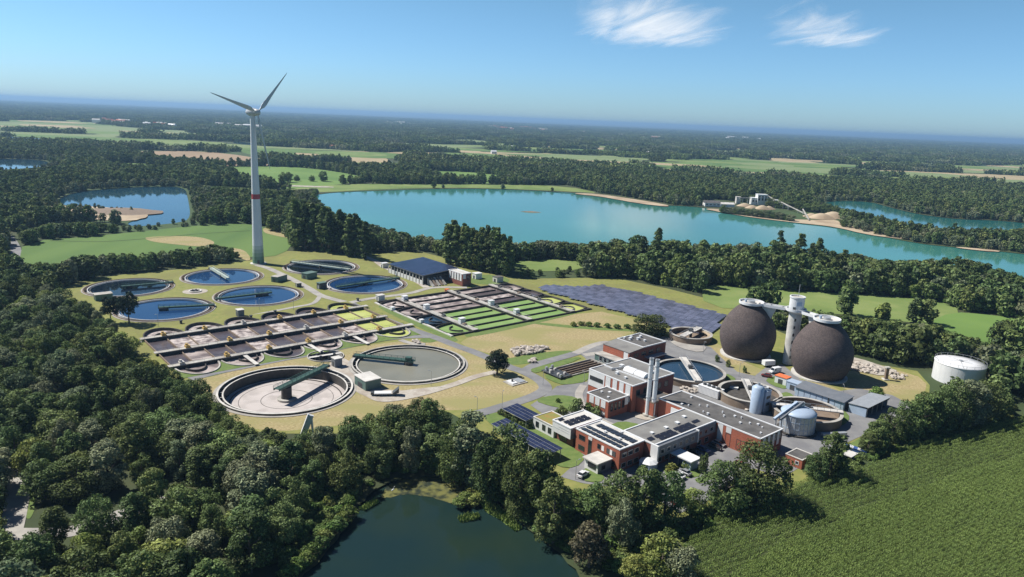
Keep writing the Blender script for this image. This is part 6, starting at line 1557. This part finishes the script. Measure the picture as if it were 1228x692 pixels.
# ------------------------------------------------------------------ woodland masses
SITE = gs(site)
def lod(name, m, **k): return source(crown_mesh(name, m, **k))
mid = [lod('wood_crown', m, seed=90 + i, rx=r, z0=.6, z1=h, nl=26, nleaf=620, leaf=.85, lobe=.38) for i, (m, r, h) in enumerate((('leaf_dark', 4.6, 12), ('leaf_mid', 4.4, 11), ('leaf_grey', 4.4, 10), ('leaf_dark', 3.8, 14), ('leaf_mid', 4.0, 13), ('leaf_light', 3.4, 8), ('leaf_dark', 5.0, 12)))]
rw = np.random.default_rng(21)
ys = np.arange(150, 1500, 7.0)
G = np.array([(x, y) for y in ys for x in np.arange(-.85 * y - 60, .95 * y + 60, 7.0)])
G = G + rw.uniform(-3.2, 3.2, G.shape)
ok = ~inside(offset(SITE, 2), G[:, 0], G[:, 1]) & ~inside(MAIZE, G[:, 0], G[:, 1]) & ~inside(WOODP, G[:, 0], G[:, 1])
for L_ in LAKEP.values(): ok &= ~inside(offset(L_, 3), G[:, 0], G[:, 1])
ok &= ~inside(offset(POND, 3), G[:, 0], G[:, 1])
for _, p in FIELDS: ok &= ~inside(p, G[:, 0], G[:, 1])
CLEAR = [gs(p) for p in (
  [(45, 249), (180, 256), (178, 263), (150, 268), (60, 262)], [(8, 278), (26, 278), (36, 330), (4, 330)], [(690, 229), (740, 234), (805, 245), (803, 250), (740, 240), (690, 234)],
  [(838, 240), (905, 237), (1010, 262), (1010, 271), (960, 270), (840, 253)], [(60, 352), (95, 337), (110, 385), (90, 375)], [(690, 590), (820, 625), (840, 640), (800, 700), (690, 700), (660, 640), (600, 600)], [(820, 630), (960, 580), (1120, 505), (1240, 470), (1240, 505), (960, 590)],
  [(1110, 440), (1180, 448), (1200, 470), (1180, 490), (1110, 480)])]
for c_ in CLEAR: ok &= ~inside(c_, G[:, 0], G[:, 1])
OPEN = [gs(p) for p in ([(330, 228), (400, 221), (680, 222), (730, 234), (690, 232), (530, 228), (400, 233)], )]
for c_ in OPEN: ok &= ~inside(c_, G[:, 0], G[:, 1]) | (rw.random(len(G)) < .04)
pxs = np.array([proj(x, y, 5)[0] for x, y in G]); ok &= ~((G[:, 1] < 300) & (pxs < 880))
G = G[ok]
for x, y, r_ in TREES: G = G[(G[:, 0] - x) ** 2 + (G[:, 1] - y) ** 2 > (r_ * .8 + 2) ** 2]
n = len(G)
s = rw.uniform(.75, 1.2, n)
# grey willows gather along the lake, dark wood elsewhere
fx = np.sin(G[:, 0] * .011 + 1) + np.sin(G[:, 1] * .013 + G[:, 0] * .004)
idx = rw.choice(7, n, p=[.26, .2, .12, .16, .14, .04, .08])
near_lake = np.zeros(n, bool)
for L_ in LAKEP.values(): near_lake |= inside(offset(L_, 28), G[:, 0], G[:, 1])
idx = np.where(near_lake & (rw.random(n) < .6), 2, idx); s = np.where(near_lake & (G[:, 1] > 620), s * .75, s)
s = np.where((G[:, 1] < 640) & (G[:, 0] > -60), s * 1.22, s)
for k_ in ('woodland', 'far left', 'back'):          # low growth on the small lakes' near banks
    c_ = np.mean(LAKEP[k_], 0); v_ = c_ / np.linalg.norm(c_)
    sh = np.asarray(offset(LAKEP[k_], 4)); 
    for t_ in (15, 35, 60, 90): s = np.where(inside(sh - v_ * t_, G[:, 0], G[:, 1]), np.minimum(s, .33 + t_ * .003), s)
# measured outlines: what lies behind a belt of trees (lake, meadow, crop) stays in sight over the crowns
def projv(X, Y, Z):
    v = np.stack([X, Y, Z - CAMH], 1); w = v @ _F; return PW / 2 + FPX * (v @ _R) / w, PH / 2 - FPX * (v @ _U) / w
HT = np.array([12, 11, 10, 14, 13, 8, 12.])[idx]
LIM = [((430, 445, 470, 500, 530, 545, 560, 600, 612, 650, 690, 720, 760, 800, 850, 900, 960, 1000, 1060, 1100, 1150, 1200, 1228, 1300), (268, 268, 275, 280, 288, 280, 272, 280, 292, 288, 292, 290, 280, 286, 288, 282, 290, 300, 312, 312, 306, 325, 338, 350), 60),
       ((846, 905, 1000, 1060, 1120, 1145, 1190, 1228, 1300), (366, 372, 376, 384, 390, 401, 414, 428, 446), 100), ((612, 705), (323, 323), 25),
       ((26, 70, 100, 150, 185, 225, 255, 285, 302), (316, 316, 306, 304, 304, 297, 294, 299, 308), 40), ((30, 60, 110, 150, 175, 190, 230), (276, 268, 266, 270, 268, 271, 266), 24),
       ((0, 60, 75), (204, 200, 197), 22), ((1003, 1045, 1070, 1100, 1150, 1240), (246, 250, 258, 266, 268, 271), 26), ((30, 92), (172, 172), 12), ((240, 345), (222, 228), 20), ((345, 400, 450), (228, 224, 217), 10)]
sv = s * rw.uniform(.85, 1.15, n); drop = np.zeros(n, bool)
ax, by_ = projv(G[:, 0], G[:, 1], np.zeros(n))
for xs_, ys_, zone in LIM:
    Y_ = np.interp(ax, xs_, ys_); act = (ax > xs_[0]) & (ax < xs_[-1]) & (by_ > Y_ + 1) & (by_ < Y_ + zone)
    jit = rw.uniform(-1.5, 3, n) if zone > 30 else np.zeros(n)
    for _ in range(24):
        tx_, ty_ = projv(G[:, 0], G[:, 1], HT * sv); bad = act & (ty_ < Y_ + jit); sv = np.where(bad, sv * .94, sv)
    drop |= act & (sv < .3)
s = np.minimum(s, np.maximum(sv * 1.15, .35)); k_ = ~drop; G, s, sv, idx = G[k_], s[k_], sv[k_], idx[k_]; n = len(G)
instancer('woodland', np.c_[G, np.zeros(n)], mid, rw.uniform(0, 6.28, n), np.c_[s, s, sv], idx, 'dense mixed woodland round the works and along the lake shores', 'woodland')
# far woods: patches of many crowns
def patch(seed, size, nt, m):
    rg = np.random.default_rng(seed); V, F = [], []; o = 0
    for i in range(nt):
        r_ = rg.uniform(4, 6.5); h = rg.uniform(9, 16); v, f = crown_arrays(seed * 100 + i, r_, 0, h, 8, 44, 2.2, .5)
        v[:, :2] += rg.uniform(-size / 2, size / 2, 2); V.append(v); F.append(f + o); o += len(v)
    return source(np_mesh('wood_patch', np.concatenate(V), np.concatenate(F), m))
pa = [patch(i, 56, 34, m) for i, m in enumerate(('leaf_dark', 'leaf_mid', 'leaf_dark', 'leaf_grey', 'leaf_dark', 'leaf_mid'))]
ys = [1480.]
while ys[-1] < 16000: ys.append(ys[-1] + 42 + max(0, ys[-1] - 5000) * .006)
G = []
for y in ys:
    st_ = 44 + max(0, y - 5000) * .006
    G += [(x, y) for x in np.arange(-.82 * y - 80, .86 * y + 80, st_)]
G = np.array(G); G = G + rw.uniform(-18, 18, G.shape)
ok = np.ones(len(G), bool)
for _, p in FIELDS: ok &= ~inside(offset(p, 12), G[:, 0], G[:, 1])
for L_ in LAKEP.values(): ok &= ~inside(offset(L_, 25), G[:, 0], G[:, 1])
# random clearings with long axis across the view
cx = rw.uniform(-1, 1, 400); cy = 1700 * np.exp(rw.uniform(0, 1.9, 400))
cy[:24] = 1600 * np.exp(rw.uniform(0, 1.0, 24))
CLR = [(cx[i] * cy[i] * .8, cy[i], rw.uniform(70, 300), rw.uniform(45, 130), rw.integers(0, 4)) for i in range(400)]
for x, y, a_, b_, k_ in CLR: ok &= ((G[:, 0] - x) / a_) ** 2 + ((G[:, 1] - y) / b_) ** 2 > 1
G = G[ok]; n = len(G); s = rw.uniform(.8, 1.15, n) * (1 + np.maximum(0, G[:, 1] - 5000) / 9000)
instancer('far_woodland', np.c_[G, np.zeros(n)], pa, rw.uniform(0, 6.28, n), np.c_[s, s, rw.uniform(.75, 1.25, n)], rw.integers(0, 6, n), 'endless dark woods and hedges reaching to the horizon', 'woodland')
FM = ['crop_pale', 'crop_green', 'stubble', 'meadow']
for i, (x, y, a_, b_, k_) in enumerate(CLR):
    if abs(x) < .8 * y and y < 9000: sheet('field', wobble([(x + a_ * .93 * math.cos(t), y + b_ * .9 * math.sin(t)) for t in np.linspace(0, 2 * math.pi, 11)[:-1]], 14, i), .35 + .003 * (i % 40), FM[k_], holes=[h for h in HOLES if np.min(h, 0)[1] > 600])
# ------------------------------------------------------------------ sand works on the lake spit
def at(px, py): return g(px, py)
def qbox(name, label, px, py, w, l, h, m, rm, cat='building', rot=0, group=None, pitched=0, wins=0):
    x, y = at(px, py); r = thing(name, label, cat, (x, y, .4), rot, group)
    MB().box(-w / 2, w / 2, -l / 2, l / 2, 0, h).build('wall', m, r)
    if pitched: MB().add([(-w / 2 - .4, -l / 2 - .4, h), (w / 2 + .4, -l / 2 - .4, h), (w / 2 + .4, l / 2 + .4, h), (-w / 2 - .4, l / 2 + .4, h), (-w / 2 - .4, 0, h + pitched), (w / 2 + .4, 0, h + pitched)], [(0, 1, 5, 4), (2, 3, 4, 5), (0, 4, 3), (1, 2, 5), (0, 3, 2, 1)]).build('roof', rm, r)
    else: MB().box(-w / 2 - .3, w / 2 + .3, -l / 2 - .3, l / 2 + .3, h, h + .5).build('roof', rm, r)
    for k in range(wins):
        x = -w / 2 + w * (k + .5) / wins; MB().box(x - w / wins * .28, x + w / wins * .28, -l / 2 - .12, -l / 2 + .05, h * .45, h * .7).build('window', 'window_glass', r)
        if h > 12: MB().box(x - w / wins * .28, x + w / wins * .28, -l / 2 - .12, -l / 2 + .05, h * .75, h * .9).build('window', 'window_glass', r)
    return r
qbox('sand_plant_tower', 'tall white screening tower of the sand works on the lake spit', 912, 246, 13, 11, 14, 'white_render', 'white_paint', wins=3)
qbox('sand_plant_hall', 'lower white hall joined to the sand works screening tower', 903.5, 245.5, 9, 9, 9, 'white_render', 'white_paint', wins=2)
qbox('sand_plant_bin', 'small white loading bin of the sand works beside the conveyor', 930.5, 248.5, 7, 7, 9, 'white_render', 'white_paint')
qbox('silo_house', 'small pale silo house among trees at the sand works', 884.5, 244.5, 6, 6, 9, 'concrete_pale', 'concrete_pale')
qbox('lake_house', 'grey roofed house on the lake shore beside the sand works', 853, 247.5, 20, 12, 4.5, 'white_render', 'roof_dark', pitched=3, wins=4)
qbox('lake_shed', 'white low shed beside the grey roofed lake house', 871, 248.5, 18, 10, 4, 'white_render', 'concrete_pale', pitched=2, wins=0)
def conveyor(p0, p1, z0, z1, label):
    a, b = at(*p0), at(*p1); r = thing('conveyor_belt', label, 'conveyor', (a[0], a[1], .4)); d = (b[0] - a[0], b[1] - a[1])
    MB().bar((0, 0, z0), (d[0], d[1], z1), 1.2, 1.0).build('belt_bridge', 'concrete', r)
    for t in (.25, .6, .9): MB().bar((d[0] * t, d[1] * t, 0), (d[0] * t, d[1] * t, z0 + (z1 - z0) * t), .7).build('trestle', 'steel_grey', r)
conveyor((966, 258), (932, 249), 1, 9, 'long inclined conveyor running down the sand spit')
conveyor((946, 252), (918, 246), 3, 13, 'steep conveyor feeding the white screening tower'); conveyor((886, 245), (903, 245.5), 8, 9, 'short high conveyor between silo house and white hall')
conveyor((970, 265), (962, 257), 1, 6, 'loading conveyor at the tip of the sand spit')
def pile(px, py, r0, h, label, m='sand', group=None):
    x, y = at(px, py); rg = random.Random(int(px)); r = thing('sand_pile', label, 'sand pile', (x, y, .3), 0, group)
    mb = MB(); n = 20; vs = []
    for q, z in ((1, 0), (.72, .35), (.4, .75), (.15, .97)):
        for i in range(n): k = rg.uniform(.92, 1.08); vs.append((r0 * q * k * math.cos(6.2832 * i / n) * 1.4, r0 * q * k * math.sin(6.2832 * i / n), h * z))
    vs.append((0, 0, h)); fs = [(j * n + i, j * n + (i + 1) % n, (j + 1) * n + (i + 1) % n, (j + 1) * n + i) for j in range(3) for i in range(n)] + [(3 * n + i, 3 * n + (i + 1) % n, 4 * n) for i in range(n)]
    mb.add(vs, fs).build('sand_cone', m, r, smooth=True)
for px, py, r0, h in ((893, 247.5, 8, 4), (902, 250, 7, 4), (914, 251, 8, 5), (922, 251, 6, 4), (985, 262, 13, 6), (999, 261, 14, 7), (973, 260, 8, 4)): pile(px, py, r0, h, 'pale sand pile at the sand works on the lake spit', group='sand piles at the works')
pile(145, 254, 26, 3, 'low dark gravel bank at the tip of the sand spit in the woodland lake', 'concrete_brown')
x, y = g(637, 254); r = thing('gravel_islet', 'small brown gravel islet in the turquoise lake', 'islet', (x, y, -.3)); 
vs = [(11 * k * math.cos(t) * random.Random(int(t * 9) + int(k * 50)).uniform(.7, 1.25), 3.2 * k * math.sin(t) * random.Random(int(t * 7) + 3).uniform(.7, 1.2), zz) for k, zz in ((1, 0), (.6, .6), (.2, 1.0)) for t in np.linspace(0, 6.28, 15)[:-1]]
MB().add(vs, [(j * 14 + i, j * 14 + (i + 1) % 14, j * 14 + 14 + (i + 1) % 14, j * 14 + 14 + i) for j in range(2) for i in range(14)] + [tuple(range(28, 42))]).build('gravel', 'concrete_brown', r)
for i in range(17):
    px = 868 + i * 5; by = 255.2 + i * .62; tree_px('willow' if i % 3 else 'oak', px, by, 12, by - trg.uniform(6, 10), 'low pale willow of the shore fringe below the sand works', 'willow fringe below the sand works', i=i)
for i in range(14):
    px = 858 + i * 11; by = 240 + i * 1.35 - (2 if i < 6 else 0); tree_px('oak', px, by, 15, by - trg.uniform(9, 13), 'dark tree behind the sand works on the lake spit', 'trees behind the sand works', i=i)
# ------------------------------------------------------------------ far houses
rgh = random.Random(5)
HS = []
def cluster(n, x0, x1, y0, y1, kinds, lab, grp):
    for i in range(n):
        px, py = rgh.uniform(x0, x1), 0; t = (px - x0) / (x1 - x0); py = y0 + (y1 - y0) * t + rgh.uniform(-1.2, 1.2)
        x, y = g(px, py); big = rgh.random() < .3
        w, l, h = (rgh.uniform(12, 17), rgh.uniform(9, 12), rgh.uniform(4, 6)) if not big else (rgh.uniform(22, 40), 13, 6)
        k = max(1.0, math.hypot(x, y) / 3200)
        r = thing('distant_house', lab, 'house', (x, y, .5), rgh.uniform(-.5, .5), grp)
        MB().box(-w / 2 * k, w / 2 * k, -l / 2, l / 2, 0, (h + 8)).build('wall', 'white_render', r)
        hh = h + 8
        MB().add([(-w / 2 * k - .5, -l / 2 - .5, hh), (w / 2 * k + .5, -l / 2 - .5, hh), (w / 2 * k + .5, l / 2 + .5, hh), (-w / 2 * k - .5, l / 2 + .5, hh), (-w / 2 * k, 0, hh + 5), (w / 2 * k, 0, hh + 5)], [(0, 1, 5, 4), (2, 3, 4, 5), (0, 4, 3), (1, 2, 5)]).build('roof', rgh.choice(kinds), r)
cluster(16, 112, 215, 146, 154, ['red_tile', 'concrete_pale', 'red_tile', 'white_paint'], 'distant white walled house of the village behind the pale fields', 'village behind the pale fields')
cluster(10, 240, 312, 150.5, 155, ['white_paint', 'concrete_pale'], 'distant pale house among trees behind the turbine', 'houses behind the turbine')
cluster(14, 585, 615, 152.5, 156.5, ['red_tile', 'red_tile', 'concrete_pale'], 'distant red roofed house of the hillside village', 'red roofed village'); cluster(8, 628, 655, 154.5, 157, ['red_tile', 'concrete_pale'], 'distant red roofed house of the smaller village', 'smaller red roofed village')
cluster(6, 445, 495, 147, 150, ['white_paint', 'concrete_pale'], 'distant long white roof among woods above the lake', 'white roofs above the lake')
cluster(6, 690, 790, 160, 167, ['concrete_pale', 'red_tile'], 'distant pale roof in the woods above the sand shore', 'pale roofs above the sand shore'); cluster(5, 870, 930, 166, 170, ['white_paint'], 'distant long white roof near the horizon', 'white roofs near the horizon')
for px, py, lb, rm in ((449, 176, 'farm house with pale roof beside the stubble field', 'concrete_pale'), (592, 184.5, 'long white roofed barn at the small stubble field', 'white_paint'), (612, 178, 'white barn in the trees above the stubble field', 'white_paint'), (722, 209, 'red roofed house in trees above the lake shore', 'red_tile'), (649, 197.5, 'small white house at the wood edge above the lake', 'red_tile'),
                       (1185, 228, 'white house with grey roof at the far wood edge', 'roof_grey'), (1198, 229.5, 'red roofed barn beside the white house', 'red_tile'), (776, 185, 'pale farm roof in the far woods', 'concrete_pale'), (399, 178.5, 'white farm cottage at the bright field', 'red_tile')):
    qbox('farm_house', lb, px, py, 15, 10, 6, 'white_render', rm, 'house', rgh.uniform(-.4, .4), None, 4, 3)
# trees standing singly along the field lane behind the turbine
for i, (px, py) in enumerate(((305, 216), (311, 216.5), (317, 216.5), (339, 218.5), (346, 218.7), (356, 217), (374, 217.5), (388, 217.5), (524, 216), (576, 217), (601, 218))):
    tree_px('oak', px, py, 8 if i in (0, 1, 2, 5, 6) else 11, py - (7 if i in (0, 1, 2, 5, 6) else 12), 'single round tree on the lane across the bright fields', 'single trees on the field lane', i=i)
# ------------------------------------------------------------------ clouds: thin ice cloud high above the land
def cirrus(pts, alt, label, seed, dens):
    P = gs(pts, alt); Pn = np.array(P); c = Pn.mean(0); u = Pn[1] - Pn[0]; L1 = np.linalg.norm(u); 
    me = bpy.data.meshes.new('cirrus_cloud'); n = 24
    A0, B0, C0, D0 = [np.array(p) for p in P]; vs = []; uv = []
    rg = np.random.default_rng(seed)
    for i in range(n + 1):
        for j in range(n + 1):
            a, b = i / n, j / n; q = (A0 * (1 - a) + B0 * a) * (1 - b) + (D0 * (1 - a) + C0 * a) * b
            vs.append((q[0] - c[0], q[1] - c[1], 300 * math.sin(3 * a + seed) * math.sin(2.3 * b))); uv.append((a, b))
    fs = [(i * (n + 1) + j, (i + 1) * (n + 1) + j, (i + 1) * (n + 1) + j + 1, i * (n + 1) + j + 1) for i in range(n) for j in range(n)]
    me.from_pydata(vs, [], fs); l = me.uv_layers.new(name='uv')
    for poly in me.polygons:
        for li, vi in zip(poly.loop_indices, poly.vertices): l.data[li].uv = uv[vi]
    m = bpy.data.materials.new('cirrus_%d' % seed); m.use_nodes = True; N = m.node_tree.nodes; L = m.node_tree.links; N.remove(N['Principled BSDF']); out = N['Material Output']
    tc = N.new('ShaderNodeTexCoord'); mp = N.new('ShaderNodeMapping'); mp.inputs['Location'].default_value = (seed * 3.7, seed, 0); mp.inputs['Scale'].default_value = (2.4, 1.0, 1)
    mp2 = N.new('ShaderNodeMapping'); mp2.inputs['Rotation'].default_value = (0, 0, -.35 if seed == 1 else -.45); L.new(mp.outputs[0], mp2.inputs[0]); mp3 = N.new('ShaderNodeMapping'); mp3.inputs['Scale'].default_value = (.6, 2.3, 1); L.new(mp2.outputs[0], mp3.inputs[0])
    L.new(tc.outputs['UV'], mp.inputs[0]); t = N.new('ShaderNodeTexNoise'); t.inputs['Scale'].default_value = 1.6; t.inputs['Detail'].default_value = 9; t.inputs['Roughness'].default_value = .58; t.inputs['Distortion'].default_value = .7; L.new(mp3.outputs[0], t.inputs[0])
    # soft outline of the sheet
    sp = N.new('ShaderNodeSeparateXYZ'); L.new(tc.outputs['UV'], sp.inputs[0]); prod = None
    for k in (0, 1):
        s1 = N.new('ShaderNodeMath'); s1.operation = 'MULTIPLY'; s1.inputs[1].default_value = math.pi; L.new(sp.outputs[k], s1.inputs[0])
        s2 = N.new('ShaderNodeMath'); s2.operation = 'SINE'; L.new(s1.outputs[0], s2.inputs[0])
        if prod is None: prod = s2.outputs[0]
        else:
            mu = N.new('ShaderNodeMath'); mu.operation = 'MULTIPLY'; L.new(prod, mu.inputs[0]); L.new(s2.outputs[0], mu.inputs[1]); prod = mu.outputs[0]
    m1 = N.new('ShaderNodeMath'); m1.operation = 'MULTIPLY_ADD'; L.new(prod, m1.inputs[0]); m1.inputs[1].default_value = .55; L.new(t.outputs['Fac'], m1.inputs[2])
    mu = N.new('ShaderNodeMapRange'); mu.interpolation_type = 'SMOOTHSTEP'; mu.inputs[1].default_value = dens + .26; mu.inputs[2].default_value = dens + 1.02; L.new(m1.outputs[0], mu.inputs[0])
    d = N.new('ShaderNodeBsdfDiffuse'); d.inputs[0].default_value = (.95, .95, .95, 1); tl = N.new('ShaderNodeBsdfTranslucent'); tl.inputs[0].default_value = (.95, .95, .95, 1); m0 = N.new('ShaderNodeMixShader'); m0.inputs[0].default_value = .75; L.new(d.outputs[0], m0.inputs[1]); L.new(tl.outputs[0], m0.inputs[2])
    tp = N.new('ShaderNodeBsdfTransparent'); ms = N.new('ShaderNodeMixShader'); L.new(mu.outputs[0], ms.inputs[0]); L.new(tp.outputs[0], ms.inputs[1]); L.new(m0.outputs[0], ms.inputs[2]); L.new(ms.outputs[0], out.inputs[0])
    me.materials.append(m); o = link('cirrus_cloud', me, None, (c[0], c[1], alt)); tag(o, label, 'cloud', None, 'stuff'); o.visible_shadow = True
    return o
cirrus([(690, 62), (885, 62), (905, -18), (640, -18)], 7000, 'large wispy white cirrus cloud above the lake', 1, .36)
cirrus([(880, 64), (1090, 62), (1120, -6), (890, -12)], 7000, 'thin feathery cirrus streaks beside the larger cloud', 2, .44)
# ------------------------------------------------------------------ haze: the air itself
hz = MB().box(-26000, 26000, -300, 40000, -3, 140)
m = bpy.data.materials.new('haze'); m.use_nodes = True; N = m.node_tree.nodes; N.remove(N['Principled BSDF'])
v = N.new('ShaderNodeVolumePrincipled'); v.inputs['Color'].default_value = (.40, .66, .98, 1); v.inputs['Density'].default_value = HAZE; v.inputs['Anisotropy'].default_value = .2
m.node_tree.links.new(v.outputs[0], N['Material Output'].inputs['Volume']); MATS['haze'] = m
o = hz.build('haze', 'haze'); tag(o, 'thin blue summer haze over the whole plain', 'haze', None, 'stuff')
